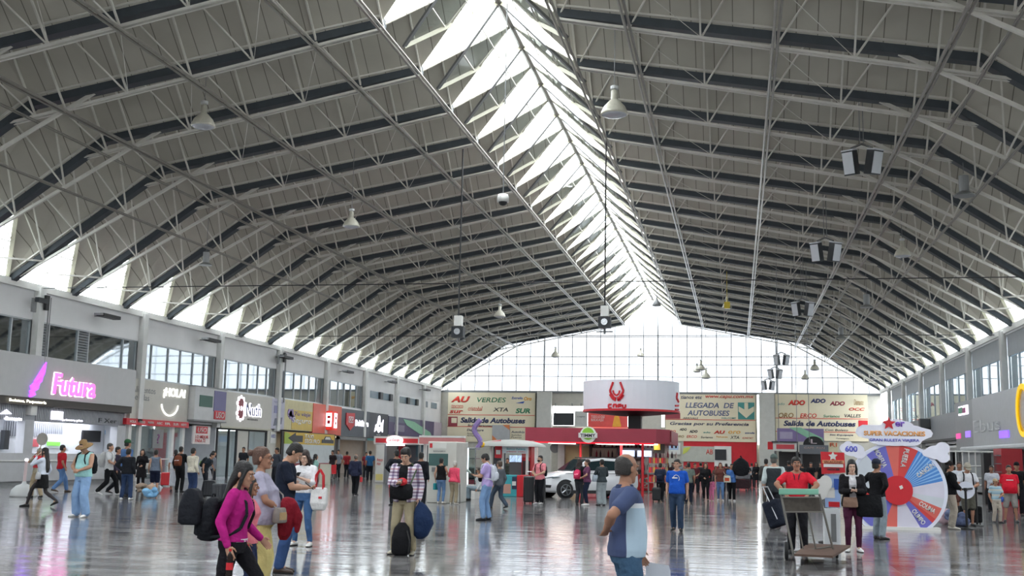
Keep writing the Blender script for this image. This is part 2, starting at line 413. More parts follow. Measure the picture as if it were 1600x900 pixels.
# upper windows: one per bay
mull = mat('aluminium', '#a9aeb1', .35, metal=.6)
wg = glass_mat('window_glass', (.5,.56,.6), .3, .03)
wn = 0
LOUV = mat('louvre', '#70757a', .5)
for k in range(-3, 5):
    y0 = 44.42 + 9 * k; y1 = y0 + 8.56; wn += 1
    w_ = bpy.data.objects.new('window_%d' % wn, None); C.objects.link(w_); w_['kind'] = 'structure'
    LF.plate('glass_pane', wg, y0, 5.3, y1, 7.14, -.12, -.1, parent=w_)
    fr = MB()
    for z in (5.25, 7.12): LF.plate('', None, y0, z, y1, z + .07, -.14, -.04, mb=fr)
    cuts = [0, .9, 3.2, 4.1, 7.2, 8.5] if k <= 0 else [0, 1.1, 2.9, 4.3, 5.8, 7.2, 8.5]
    for c in cuts: LF.plate('', None, y0 + c, 5.3, y0 + c + .07, 7.14, -.14, -.04, mb=fr)
    fr.build('frame', mull, w_)
    if k <= 0:
        lv = MB()
        for c0, c1 in ((.07, .9), (3.27, 4.1)):
            for i in range(14): LF.plate('', None, y0 + c0, 5.35 + i * .126, y0 + c1, 5.43 + i * .126, -.09, -.05, mb=lv)
        lv.build('louvre', LOUV, w_)
# strip of small openings in the far end of the left wall
b = MB()
for i, y in enumerate((91, 94.2, 99.6, 102.6, 107, 110.5)): LF.plate('', None, y, 6.35, y + 2.2, 6.95, 0, .03, mb=b)
struct(b.build('window_20', mat('far_window', '#7d8f9c', .2)))
b = MB()
for y in (93.3, 96.2, 101.6, 104.6): LF.plate('', None, y, 6.35, y + .7, 6.95, 0, .2, mb=b)
struct(b.build('window_21', dark))

# right wall
b = MB(); RF.plate('', None, -YE, 0, -15, .1, -.3, 0, mb=b)
RF.plate('', None, -YE, 8.35, -15, 8.62, -.3, .05, mb=b); RF.plate('', None, -YE, 2.6, -15, 5.0, -.3, 0, mb=b)
RF.plate('', None, -15, 0, 13.5, 8.62, -.3, 0, mb=b)
struct(b.build('wall_right', wall_m))
b = MB(); b.box(XR + 3, 15, 0, XR + 3.1, YE, 8.6); b.box(XR, 15, 4.9, XR + 3, YE, 5.0); b.box(XR, 15, 2.9, XR + 3, YE, 3.0); struct(b.build('wall_right_rooms', room_m))
b = MB()
cy = [62.2 + 9 * i for i in range(-4, 6)]
for y in cy: RF.plate('', None, -y - .25, 2.8, -y + .25, 8.6, 0, .28, mb=b)
struct(b.build('trim_4', mat('pilaster_r', '#bdbdb9', .6)))
blind = mat('blind', '#a7abae', .8, noise=.04)
for i, y in enumerate(cy[:-1]):
    o = bpy.data.objects.new('window_%d' % (30 + i), None); C.objects.link(o); o['kind'] = 'structure'
    RF.plate('roller_blind', blind, -y - 8.75, 7.25, -y - .25, 8.4, -.04, -.02, parent=o)
    RF.plate('glass_pane', wg, -y - 8.75, 4.95, -y - .25, 8.4, -.12, -.1, parent=o)
    fr = MB()
    for c in (.25, 2.4, 4.5, 6.6, 8.7): RF.plate('', None, -y - c - .08, 4.95, -y - c, 8.4, -.14, -.05, mb=fr)
    fr.build('frame', mull, o)
b = MB()
for y0, y1 in ((15, 47), (63, 75), (88, YE)): RF.plate('', None, -y1, 0, -y0, 2.7, -.25, 0, mb=b)
struct(b.build('wall_right_lower', mat('right_lower', '#8c8f90', .7)))

# end wall
b = MB()
for x0, x1 in ((-30.4, -20.2), (-20.3, -18.55), (-7.1, 2.05), (2.3, 3.75), (3.75, 13.85)): EF.plate('', None, x0, 0, x1, 8.25, -.3, 0, mb=b)
EF.plate('', None, -18.6, 6.9, -7.1, 8.25, -.3, -.02, mb=b)
EF.plate('', None, -18.6, 0, -7.1, 4.9, -.6, -.3, mb=b)
EF.plate('', None, -9.6, 0, -7.4, 7, -.3, -.05, mb=b); EF.plate('', None, -7.5, 0, 2.6, 3.3, -.7, -.5, mb=b)
struct(b.build('wall_end', mat('end_wall', '#b5b2a8', .75)))
b = MB()
for x in (-20.05, 2.22): b.box(x, YE - .9, 0, x + 1.5, YE - .3, 8.3)
struct(b.build('trim_5', mat('end_columns', '#bdbcb6', .7)))
struct(EF.plate('trim_6', steel_grey, XL, 8.2, XR, 8.42, -.3, .1))
struct(EF.plate('wall_end_red', red_p, -5.2, 0, 1.95, 3.55, -.1, .02))
# the near end, behind the camera, closes the hall the same way
struct(MB().box(XL, -13.8, 0, XR, -13.5, 8.3).build('wall_near', _M['end_wall']))
# end glazing
g = bpy.data.objects.new('window_60', None); C.objects.link(g); g['kind'] = 'structure'
outl = [(XC - 22.15, 8.4), (XC + 22.15, 8.4), (XC + 15.3, 13.35), (XC + 2.85, 15.5), (XC, 17.9), (XC - 2.85, 15.5), (XC - 15.3, 13.35)]
b = MB(); b.add([(x, YE + .3, z) for x, z in outl], [tuple(range(7))]); b.build('glass_pane', endglass, g)
g2 = bpy.data.objects.new('window_61', None); C.objects.link(g2); g2['kind'] = 'structure'
b = MB(); b.add([(x, -13.6, z) for x, z in outl], [tuple(range(7))]); b.build('glass_pane', endglass, g2)
def roofz(x):
    a = abs(x - XC); return 17.9 - (17.9 - 15.5) * a / 2.85 if a < 2.85 else interp(VAL, a)
fr = MB(); x = -19.52 - 1.47 * 7
i = 0
while x < XR:
    if x > XL + .2:
        r = .09 if i % 8 == 7 else .045
        fr.bar((x, YE + .25, 8.4), (x, YE + .25, roofz(x)), r, 4)
    x += 1.47; i += 1
for z in (9.95, 12.0, 14.05):
    a = next(a for a in np.arange(0, 22.2, .05) if interp([(0, 17.9)] + VAL, a) < z + .02)
    fr.bar((XC - a, YE + .25, z), (XC + a, YE + .25, z), .05, 4)
fr.build('frame', steel_grey, g)

# ------------------------------------------------------------------ fascia signs along the left wall
def sign(name, label, grp=None): return thing(name, label, 'sign', (0,0,0), 0, grp)
fas_grey = mat('fascia_grey', '#bdbdbd', .45, noise=.03); fas_beige = mat('fascia_beige', '#c0bdb4', .5, noise=.03)
fas_dark = mat('fascia_dark', '#4c535c', .5); brown = mat('brown_soffit', '#4a4541', .6)
pink = glow('pink_light', '#ff5fc4', 1.6); violet = glow('violet_light', '#a04cf5', 1.6); lit = glow('white_light', '#f4f2ff', 2.4); warm = glow('warm_light', '#f6f4dc', 2.4)
t = sign('shop_sign', 'grey fascia with glowing pink Futura lettering above the ticket counters')
LF.plate('panel', fas_grey, 33, 3.75, 52.3, 5.6, 0, .42, parent=t); LF.plate('soffit', brown, 33, 3.42, 52.2, 3.75, 0, .36, parent=t)
LF.text('Futura', pink, *lpx(70, 582, 616, 137), d=.44, ext=.07, bold=.02, shear=.1, parent=t)
LF.text('Futura', lit, *lpx(69, 581, 617, 136.3), d=.425, ext=.012, bold=.035, shear=.1, parent=t)
wgs = MB()
fx = lambda x, y: (lambda p: (p.y, p.z))(at_x(x, y, XL + .42))
for pts in (((52,596),(71,566),(68,585),(55,600)), ((46,603),(66,586),(64,596),(48,609)), ((45,611),(60,600),(58,608),(46,615)), ((44,618),(52,612),(54,617),(46,621))):
    LF.poly('', None, [fx(*p) for p in pts], .42, .5, mb=wgs)
wgs.build('wing_logo', violet, t)
LF.text('Boletos, Paquetería', warm, *lpx(0, 622, 628, 59), d=.44, parent=t)
# ticket counter
cor = mat('corrugated', '#9fa1a6', .5, metal=.2)
t = thing('ticket_counter', 'long grey ticket counter with two lit white openings under corrugated panels', 'ticket counter')
b = MB(); LF.plate('', None, 33, .17, 52, 1.03, -.3, .28, mb=b); LF.plate('', None, 33, 1.03, 52, 1.36, -.3, .12, mb=b)
for y0, y1 in ((43.95, 44.6), (51.45, 52.2), (33, 33.3)): LF.plate('', None, y0, 1.3, y1, 2.8, -.3, .1, mb=b)
b.build('counter', mat('counter_grey', '#b6b7b9', .5), t); LF.plate('ledge', white_paint, 33, 1.01, 52, 1.06, .1, .36, parent=t)
LF.plate('plinth', steel_grey, 33, 0, 52, .17, -.3, .2, parent=t)
b = MB()
for i in range(150):
    y = 33 + i * .127
    if not 43.9 < y < 44.6: LF.plate('', None, y, 2.78, y + .08, 3.45, 0, .1, mb=b)
LF.plate('', None, 33, 2.76, 52, 3.45, -.3, .05, mb=b)
for i in range(28): b.box(XL - 1.12, 44.2 + i * .16, 2.1, XL - 1.07, 44.3 + i * .16, 2.75)
b.build('corrugated_panel', cor, t)
for x0, y0, y1, x1, m_, s_ in ((3, 650, 656, 31, lit, 'diamante'), (94, 654, 658, 126, lit, 'primera plus')): LF.text(s_, m_, *lpx(x0, y0, y1, x1), d=.12, bold=.03, parent=t)
LF.plate('lit_logo', lit, *[lpx(77, 642, 655, 95)[i] for i in (0,1,2,3)], d0=.1, d1=.14, parent=t)
LF.poly('lit_arrow', lit, [fx(*p) for p in ((10,647),(20,640),(28,647))], .1, .14, parent=t)
LF.text('F Xer', dark, *lpx(151, 653, 660, 180), d=.11, parent=t)
MB().box(XL - 1.2, 33, 0, XL - 1.12, 52.25, 3.0).build('back_wall', mat('booth_white2', '#d9dbde', .7), t)
IF = Face((XL - 1.1, 0, 0), (0, 1, 0), (1, 0, 0), t)
def ipx(x0, yt, yb, x1, X=XL - 1.1):
    a = at_x(x0, yt, X); b_ = at_x(x0, yb, X); c = at_x(x1, yt, X); return a.y, b_.z, c.y, a.z
IF.plate('wall_screen', black, *ipx(128, 672, 690, 156), d0=0, d1=.08)
IF.plate('poster', mat('poster_pale', '#d7dade', .6), *ipx(73, 678, 700, 108), d0=0, d1=.04)
IF.plate('green_screen', glow('green_screen', '#6fd04a', .6), *ipx(72, 690, 696, 92), d0=.04, d1=.08)
IF.plate('picture', mat('poster_blue', '#7fa3bf', .6), *ipx(164, 672, 679, 176), d0=0, d1=.04)
IF.plate('red_poster', mat('poster_red', '#b9545a', .6), *ipx(48, 686, 698, 60), d0=0, d1=.04)
IF.plate('dark_machine', dark, *ipx(0, 672, 702, 8), d0=.05, d1=.25)
for i, (x, y) in enumerate(((XL - .62, 40.5), (XL - .62, 48))):
    tag(MB().box(x - .35, y - 2.8, 2.93, x + .3, y + 2.8, 2.98).build('ceiling_light', glow('panel_light', '#eef3ff', 8)), ['square lit ceiling panel over the first ticket window', 'square lit ceiling panel over the wide ticket window'][i], 'light')
# beige fascia with smile
t = sign('shop_sign', 'beige fascia with a lit white wordmark above a smile, red strip below')
LF.plate('panel', fas_beige, 52.35, 3.18, 58.45, 5.22, 0, .2, parent=t)
LF.plate('red_strip', red_p, 51.9, 2.86, 58.5, 3.17, 0, .3, parent=t)
for i, s_ in enumerate(('HOLA', 'TODO', 'MAPA', 'ABC', 'IR', 'SUR', 'NORTE')): LF.text(s_, white_paint, 52.2 + i * .9, 2.95, 52.8 + i * .9, 3.08, d=.31, parent=t)
LF.text('¡HOLA!', glow('soft_light', '#f2f2ee', 1.1), *lpx(250, 605, 622, 284), d=.22, ext=.05, parent=t)
sm = MB(); cu_, cz_ = fx(270, 636); pts = [Vector((XL + .25, cu_ + .9 * math.cos(a), cz_ + .15 + .62 * math.sin(a))) for a in np.linspace(PI * 1.02, PI * 1.98, 14)]
sm.tube(pts, .045, 5); sm.build('smile', _M['soft_light'], t)
LF.text('Alimentos\nBebidas', steel_grey, *lpx(201, 602, 624, 238), d=.21, bold=0, parent=t)
# shop front under it
t = thing('shop_entrance', 'glazed shop front with white posts under the red strip', 'shop front')
for y in (52.5, 53.5, 57.0, 58.2): LF.plate('post', white_paint, y, 0, y + .28, 2.88, -.1, .1, parent=t)
LF.plate('glass_pane', shopglass, 52.7, .1, 58.2, 2.86, -.06, -.04, parent=t)
b = MB(); LF.plate('', None, 52.6, 1.1, 58.3, 1.16, -.02, .04, mb=b); LF.plate('', None, 52.6, .35, 58.3, .4, -.02, .04, mb=b); b.build('rail', white_paint, t)
LF.plate('notice', steel_grey, 55, 1.7, 56.1, 2.7, .02, .1, parent=t); LF.text('?', mat('mauve', '#7d4a78', .6), 55.4, 1.95, 55.7, 2.45, d=.11, parent=t)
tag(MB().box(XL - 2.6, 53.5, 2.93, XL - 1.4, 57.5, 2.98).build('ceiling_light', _M['panel_light']), 'lit ceiling panel inside the shop beneath the smile sign', 'light')
# USO box sign
t = sign('shop_sign', 'boxy white and purple advertising panel with red USO mark')
b = LF.plate('panel', mat('uso_white', '#c3c4c4', .5), 58.55, 3.35, 62.5, 5.2, 0, .55, parent=t)
LF.plate('purple_poster', mat('uso_purple', '#6a6690', .5), 60.9, 3.9, 62.45, 5.1, .55, .58, parent=t)
LF.plate('dark_picture', mat('uso_green', '#2f5a4c', .5), 59.1, 4.1, 60.7, 4.75, .55, .58, parent=t)
LF.plate('red_panel', red_p, 61.0, 3.45, 62.4, 3.95, .55, .6, parent=t); LF.text('USO', white_paint, 61.15, 3.52, 62.25, 3.88, d=.61, shear=.15, parent=t)
b = MB(); LF.plate('', None, 58.5, 3.27, 62.6, 3.35, 0, .6, mb=b); LF.plate('', None, 58.5, 5.2, 62.6, 5.26, 0, .6, mb=b); b.build('trim', steel_grey, t)
t = sign('shop_sign', 'small white poster with red USO mark below the boxy panel')
LF.plate('panel', mat('uso_white2', '#dcd3cf', .5), 59.5, 2.0, 61.6, 3.05, 0, .1, parent=t); LF.plate('red_panel', red_p, 59.8, 2.6, 61.2, 3.0, .1, .12, parent=t); LF.text('USO', white_paint, 59.95, 2.66, 61.05, 2.94, d=.13, shear=.15, parent=t)
LF.text('LO MEJOR\nPARA TI', red_p, 59.75, 2.1, 61.35, 2.5, d=.11, parent=t)
# N'tuh fascia
t = sign('shop_sign', 'beige fascia with white and red carved figure logo and Nuth lettering')
LF.plate('panel', fas_beige, 62.6, 3.1, 70.0, 5.18, 0, .25, parent=t); LF.plate('lower_lip', cream, 62.6, 3.0, 70.1, 3.1, 0, .3, parent=t)
navy = mat('navy', '#262f63', .5); maroon = mat('maroon', '#8e3742', .5)
lb = MB()
for dz in (0, .62):
    for a in range(8):
        an = a * PI / 4; lb.ell((XL + .28, 65.2 + .5 * math.cos(an), 3.95 + dz + .38 * math.sin(an)), .03, .14, .13, 8, 6)
lb.build('white_beads', _M['white_light'], t)
lb = MB()
for dz in (0, .62): lb.lathe([(.02, 0), (.34, 0), (.34, .05), (.02, .05)], (XL + .25, 65.2, 3.95 + dz), 12, 'x')
lb.build('carved_figure', maroon, t)
LF.text("Nuth", lit, *lpx(377, 629, 650, 403), d=.27, ext=.03, bold=.03, parent=t); LF.text("Nuth", navy, *lpx(378, 630, 649, 401), d=.31, ext=.02, bold=0, parent=t)
LF.text('ARTESANÍAS', dark, *lpx(380, 653, 656, 397), d=.27, parent=t)
t = thing('shop_entrance', 'dark framed glass doors under the Nuth fascia', 'shop front')
b = MB()
for y in (62.7, 64.3, 65.4, 67.1, 69.9): LF.plate('', None, y, 0, y + .12, 3.0, -.1, .02, mb=b)
LF.plate('', None, 62.7, 2.9, 70, 3.0, -.1, .02, mb=b); b.build('frame', black, t)
LF.plate('glass_pane', shopglass, 62.8, .1, 69.9, 2.9, -.06, -.04, parent=t)
LF.plate('infill_panel', fas_beige, 65.5, 0, 67.1, 2.9, -.08, .0, parent=t); LF.plate('infill_panel', fas_beige, 70.0, 0, 71.5, 3.0, -.2, .04, parent=t)
tag(MB().box(XL - 2.6, 63.5, 2.93, XL - 1.4, 69, 2.98).build('ceiling_light', _M['panel_light']), 'lit ceiling panel inside the shop with dark framed doors', 'light')
t = sign('notice_board', 'small white paper notice beside the dark framed doors'); LF.plate('panel', white_paint, 70.4, 2.2, 71.3, 2.95, .04, .08, parent=t); LF.text('AVISO', mat('lilac_ink', '#8088b8', .6), 70.5, 2.55, 71.2, 2.8, d=.09, parent=t)
# posters
t = sign('poster', 'lavender poster with a grey phone picture, left of the yellow poster')
LF.plate('panel', mat('lavender', '#bdbccb', .6), 70.05, 3.15, 72.3, 5.17, 0, .2, parent=t)
LF.plate('picture', mat('lav_dark', '#8f8fb2', .6), 70.5, 4.2, 71.6, 4.7, .2, .23, parent=t); LF.poly('card', mat('lav_grey', '#6e7080', .6), [(70.5, 3.35), (71.8, 3.5), (71.9, 3.95), (70.7, 3.85)], .2, .23, parent=t); LF.text('TU TARJETA', _M['lav_dark'], 70.4, 4.85, 72, 5.0, d=.21, parent=t)
t = sign('poster', 'pale yellow taxi poster with purple blossom over the taxi panel')
LF.plate('panel', mat('pale_yellow', '#cdc49a', .6), 72.3, 3.15, 77.5, 5.2, 0, .2, parent=t)
LF.plate('yellow_band', mat('yellow_band', '#d2b765', .6), 73.6, 3.2, 77.45, 4.55, .2, .22, parent=t)
b = MB(); [b.lathe([(.01, 0), (.3, 0), (.3, .03), (.01, .03)], (XL + .2, 73.1 + .25 * i, 4.3 - .12 * i * (i % 2)), 10, 'x') for i in range(4)]; b.build('blossom', mat('blossom', '#9a86b4', .6), t)
LF.text('Tu viaje', mat('violet_ink', '#6e5f95', .6), 74, 4.1, 77, 4.45, d=.23, shear=.2, parent=t); LF.text('Seguro', white_paint, 73.6, 3.55, 77.2, 4.05, d=.23, shear=.2, parent=t)
t = sign('shop_sign', 'orange fascia with a projecting red and white box')
LF.plate('panel', mat('orange_panel', '#d8604a', .5), 77.5, 3.0, 83.5, 5.2, 0, .25, parent=t)
o_ = LF.plate('projecting_box', glow('red_box', '#d83a30', .35), 80.0, 3.35, 81.1, 4.75, .25, .8, parent=t)
PF = Face((0, 80.0, 0), (1, 0, 0), (0, -1, 0), t)
PF.plate('white_glyph', lit, XL + .32, 3.6, XL + .75, 4.6, 0, .03); PF.plate('red_glyph', red_p, XL + .42, 3.8, XL + .65, 4.05, .03, .05); PF.plate('red_glyph', red_p, XL + .42, 4.2, XL + .65, 4.4, .03, .05)
LF.plate('white_glyph', lit, 81.1 - .7, 3.5, 81.1 - .15, 4.6, .8, .83, parent=t); 
for z in (3.75, 4.15): LF.plate('red_glyph', red_p, 80.5, z, 80.8, z + .2, .83, .85, parent=t)
t = sign('shop_sign', 'dark grey fascia with red shield and white DabiStore lettering')
LF.plate('panel', fas_dark, 83.55, 2.97, 90.5, 5.12, 0, .2, parent=t)
LF.poly('shield', red_p, [(84.6, 4.8), (86.6, 4.85), (86.6, 3.9), (85.6, 3.45), (84.6, 3.9)], .2, .27, parent=t)
LF.plate('shield_centre', mat('shield_white', '#d9d3d3', .5), 85.1, 4.05, 86.2, 4.55, .27, .3, parent=t); LF.text('CiG', red_p, 85.2, 4.12, 86.1, 4.48, d=.31, parent=t)
LF.text('DabiStore', lit, 86.9, 3.85, 90.2, 4.35, d=.22, bold=.03, parent=t)
t = sign('shop_sign', 'charcoal fascia with white castle shaped logo')
LF.plate('panel', mat('charcoal', '#3a3f47', .5), 90.5, 3.0, 95.7, 5.1, 0, .2, parent=t)
LF.poly('logo', lit, [(91.9, 3.5), (92.2, 4.1), (92.6, 4.2), (92.9, 4.85), (93.2, 4.9), (93.4, 4.25), (94.0, 4.35), (94.2, 4.6), (94.1, 3.5), (93.7, 3.7), (93.0, 3.45), (92.4, 3.75)], .2, .25, parent=t); LF.poly('logo_centre', _M['charcoal'], [(92.8, 3.95), (93.4, 3.95), (93.1, 4.25)], .25, .27, parent=t); LF.text('AMOR', white_paint, 92.4, 3.22, 93.6, 3.32, d=.21, parent=t)
t = sign('poster', 'long purple billboard with pale green parasol on the left wall')
LF.plate('panel', mat('purple_board', '#5e5573', .6), 96, 3.35, 111.3, 5.0, 0, .15, parent=t)
LF.plate('grey_band', mat('grey_band', '#6b7080', .6), 96, 4.5, 106, 5.0, .15, .17, parent=t)
LF.poly('parasol', mat('parasol_green', '#8fc0a2', .6), [(100.3, 4.9), (104, 4.75), (109.8, 3.9), (110.5, 3.45), (106, 3.65), (101.5, 4.35)], .17, .2, parent=t)
LF.plate('window_picture', mat('grey_pic', '#8a8496', .6), 97.5, 3.7, 100.8, 4.3, .17, .2, parent=t)
t = sign('poster', 'lilac poster on the far end of the left wall beside the purple billboard')
LF.plate('panel', mat('lilac_board', '#bdb0bd', .6), 111.4, 3.3, YE - .1, 5.0, 0, .15, parent=t)
# taxi seguro panel
t = sign('direction_sign', 'black framed yellow TAXI SEGURO panel with black left arrow')
LF.plate('frame', black, 71.6, .35, 82.0, 3.05, .3, .38, parent=t)
LF.plate('white_board', mat('white_board', '#c3cacb', .5), 72.0, .9, 81.7, 2.2, .38, .4, parent=t)
LF.plate('lower_board', maroon, 72.0, .4, 81.7, .9, .38, .4, parent=t)
LF.plate('yellow_band', mat('taxi_yellow', '#d0ac3c', .5), 72.0, 2.2, 81.7, 3.0, .38, .41, parent=t)
LF.poly('green_corner', mat('lime', '#9db53f', .5), [(72.0, 2.2), (73.6, 2.2), (72.8, 2.9), (72.0, 3.0)], .41, .42, parent=t)
LF.poly('arrow', dark, [(72.6, 2.6), (73.9, 2.98), (73.9, 2.8), (75.2, 2.8), (75.2, 2.35), (73.9, 2.35), (73.9, 2.22)], .42, .45, parent=t)
LF.text('TAXI\nSEGURO', white_paint, 75.6, 2.28, 78.6, 2.92, d=.42, bold=.03, parent=t)
cb = MB(); LF.poly('', None, [(79, 2.35), (81.5, 2.35), (81.5, 2.6), (81, 2.62), (80.7, 2.85), (79.7, 2.85), (79.4, 2.62), (79, 2.6)], .42, .44, mb=cb); cb.build('taxi_picture', dark, t)
LF.poly('taxi_window', mat('taxi_white', '#d9d9d0', .5), [(79.6, 2.62), (80.8, 2.62), (80.6, 2.8), (79.8, 2.8)], .44, .45, parent=t)
# far shop fronts
t = thing('shop_entrance', 'dim open shop entrance with grey frame under the DabiStore fascia', 'shop front')
b = MB(); LF.plate('', None, 83.4, 0, 83.75, 2.9, -.1, .12, mb=b); LF.plate('', None, 90, 0, 90.35, 2.9, -.1, .12, mb=b); LF.plate('', None, 83.4, 2.7, 90.3, 2.95, -.1, .12, mb=b); b.build('frame', steel_grey, t)
b = MB(); b.box(XL - 3.9, 83.9, 0, XL - 3.4, 89.6, 2.5)
b.build('shelving', mat('brown_shelf', '#4a2b20', .6), t)
b = MB()
for i in range(9):
    for z in (.5, 1.1, 1.7): b.box(XL - 3.4, 84.1 + i * .6, z, XL - 3.2, 84.5 + i * .6, z + .42)
b.build('goods', mat('orange_goods', '#b8643c', .6), t, kind='stuff')
for y, lab in ((80, 'warm lit ceiling panel inside the shop under the orange fascia'), (87, 'warm lit ceiling panel inside the shop under the DabiStore fascia'), (93, 'warm lit ceiling panel inside the shop under the charcoal fascia')):
    tag(MB().box(XL - 2.4, y - 1.5, 2.9, XL - 1.4, y + 1.5, 2.96).build('ceiling_light', glow('warm_panel', '#ffe2b8', 2.5)), lab, 'light')
t = thing('clothes_rail', 'rail of red and white clothes inside the shop under the charcoal fascia', 'clothes rail')
MB().bar((XL - 1.5, 91, 1.7), (XL - 1.5, 95, 1.7), .02, 5).bar((XL - 1.5, 91, 0), (XL - 1.5, 91, 1.7), .02, 5).bar((XL - 1.5, 95, 0), (XL - 1.5, 95, 1.7), .02, 5).build('rail', chrome, t)
b = MB()
for i in range(14): b.cur = i % 3; b.box(XL - 1.8, 91.2 + i * .27, .8 + .1 * (i % 2), XL - 1.2, 91.32 + i * .27, 1.68)
b.build('clothes', [red_p, white_paint, navy], t, kind='stuff')
t = thing('shop_entrance', 'dim recessed shop units with teal strip beneath the purple billboard', 'shop front')
LF.plate('shutter', mat('dim_shop', '#5b5654', .6), 96.3, 0, YE - .2, 2.6, -.3, .02, parent=t); LF.plate('teal_strip', mat('teal_strip', '#3f8a8a', .5), 90.5, 2.75, 96.2, 2.95, 0, .06, parent=t); LF.plate('cream_strip', cream, 96.2, 2.6, YE - .2, 3.3, -.3, .06, parent=t)
# dark heater boxes under the eave
def eave_box(side, y):
    x = XL + .02 if side < 0 else XR - .02; s = -side
    t = thing('air_heater', '', 'heater', (x, y, 7.95), 0, 'dark heaters under the left eave')
    MB().box(min(s*.55, s*.95), -.75, -.1, max(s*.55, s*.95), .75, .06).build('casing', black, t); MB().box(min(0, s*.6), -.04, -.02, max(0, s*.6), .04, .03).build('bracket', steel_grey, t)
    MB().box(min(s*.55, s*.92), -.95, -.06, max(s*.55, s*.92), -.76, .04).build('grille', steel_grey, t)
    return t
for i, y in enumerate((48.8, 59.8, 70.8, 83.2, 94.8, 106)):
    o = eave_box(-1, y); o['label'] = 'flat dark heater box bracketed under the left eave, %s' % ('nearest of six', 'second nearest of six', 'third nearest of six', 'fourth nearest of six', 'fifth nearest of six', 'farthest of six')[i]
# conduits / cameras on pilasters
for (x, yy, lab) in ((XL + .35, 44.3, 'black camera bracket on the pilaster at the edge of the Futura sign'), (XL + .35, 71.3, 'black camera bracket on the pilaster above the lavender poster')):
    t = thing('security_camera', lab, 'camera', (x, yy, 7.95))
    MB().box(0, -.1, -.3, .12, .15, .35).build('bracket', black, t); MB().box(.1, -.9, -.05, .3, -.2, .15).build('body', dark, t); MB().box(0, -1.0, -.5, .1, -.75, .1).build('junction_box', steel_grey, t); MB().bar((.05, .2, -3), (.05, .2, .3), .03, 5).bar((.05, .34, -3), (.05, .34, .3), .02, 5).build('conduit', steel_grey, t)

# ------------------------------------------------------------------ right wall fascias
gm = mat('fascia_right', '#85898d', .45, noise=.04)
t = sign('shop_sign', 'long plain grey fascia with a dark rounded projecting sign, right wall')
RF.plate('panel', gm, -112, 3.35, -74, 4.95, 0, .4, parent=t); RF.plate('soffit', dark, -112, 3.2, -73.8, 3.35, 0, .35, parent=t)
b = MB(); RF.poly('', None, [(-84.5, 3.6), (-83.9, 3.6), (-83.7, 4.2), (-83.9, 4.85), (-84.5, 4.85)], .4, 1.1, mb=b); b.build('projecting_sign', black, t)
RF.text('TU VIAJE', mat('gold_ink', '#b0a254', .5), -98, 3.9, -91, 4.5, d=.42, parent=t)
t = sign('shop_sign', 'grey fascia with green and magenta lit square logo, right wall')
RF.plate('panel', mat('fascia_right2', '#8b8e91', .45), -74, 2.55, -68.3, 5.42, 0, .5, parent=t)
RF.plate('logo', glow('lit_white2', '#ece4f4', 1.6), *rpx(1512, 636, 650, 1527), d0=.5, d1=.55, parent=t)
RF.plate('logo_green', mat('green_logo', '#2f9066', .5), *rpx(1513, 638, 647, 1519), d0=.55, d1=.58, parent=t); RF.plate('logo_magenta', mat('magenta_logo', '#9a3572', .5), *rpx(1519, 638, 646, 1524), d0=.55, d1=.58, parent=t)
RF.plate('small_logo', glow('violet_lit2', '#7a5cc0', 1.3), *rpx(1523, 674, 684, 1531), d0=.5, d1=.54, parent=t); RF.plate('small_logo', glow('pink_lit2', '#c23a78', 1.3), *rpx(1508, 678, 686, 1515), d0=.5, d1=.54, parent=t)
t = sign('shop_sign', 'pale grey fascia with yellow ring logo and violet lit square, right wall')
RF.plate('panel', mat('fascia_right3', '#a6a9ac', .4), -68.3, 2.7, -50, 5.4, 0, .6, parent=t)
c_ = at_x(1601, 641, XR - .6); b = MB()
b.lathe([(1.0, .0), (1.25, 0), (1.25, .12), (1.0, .12)], (XR - .72, c_.y, c_.z), 28, 'x'); b.build('ring_logo', glow('yellow_ring', '#f0c21e', .5), t)
RF.plate('violet_square', glow('violet_sq', '#6a48f0', 1.8), *rpx(1582, 674, 685, 1597), d0=.6, d1=.65, parent=t)
RF.text('Ebus', mat('pale_ink', '#c2c4c6', .4), *rpx(1538, 658, 678, 1583), d=.61, parent=t)
t = thing('shop_entrance', 'dim ticket windows with pale posts under the fascias, right wall', 'shop front')
for y in (48, 50.5, 53, 55.5, 58, 60.5, 63, 76, 79, 82, 85, 87.6): RF.plate('post', steel_grey, -y, 0, -y + .18, 2.7, -.1, .1, parent=t)
RF.plate('head_rail', steel_grey, -87.5, 2.5, -74, 2.75, -.1, .2, parent=t); RF.plate('glass_pane', shopglass, -63, .9, -48, 2.6, -.06, -.04, parent=t); RF.plate('counter', room_m, -88, 0, -75, 1.1, -.2, .2, parent=t)
t = thing('light_canopy', 'thin pale canopy with rolled edge jutting from the right wall', 'canopy')
RF.plate('canopy', mat('canopy_pale', '#c8cdd0', .4), -69, 2.45, -50, 2.62, 0, 1.1, parent=t); MB().bar((XR - 1.1, 50, 2.55), (XR - 1.1, 69, 2.55), .13, 8).build('rolled_edge', _M['canopy_pale'], t)
t = thing('barrier_fence', 'white tubular barrier fence beside the red kiosk', 'fence', (9.6, 55, 0))
b = MB()
for i in range(9): b.bar((i * .28, 0, 0), (i * .28, 0, 2.3), .03, 5)
for z in (.75, 1.05, 1.6, 2.25): b.bar((0, 0, z), (2.3, 0, z), .035, 5)
b.build('rail', white_paint, t)

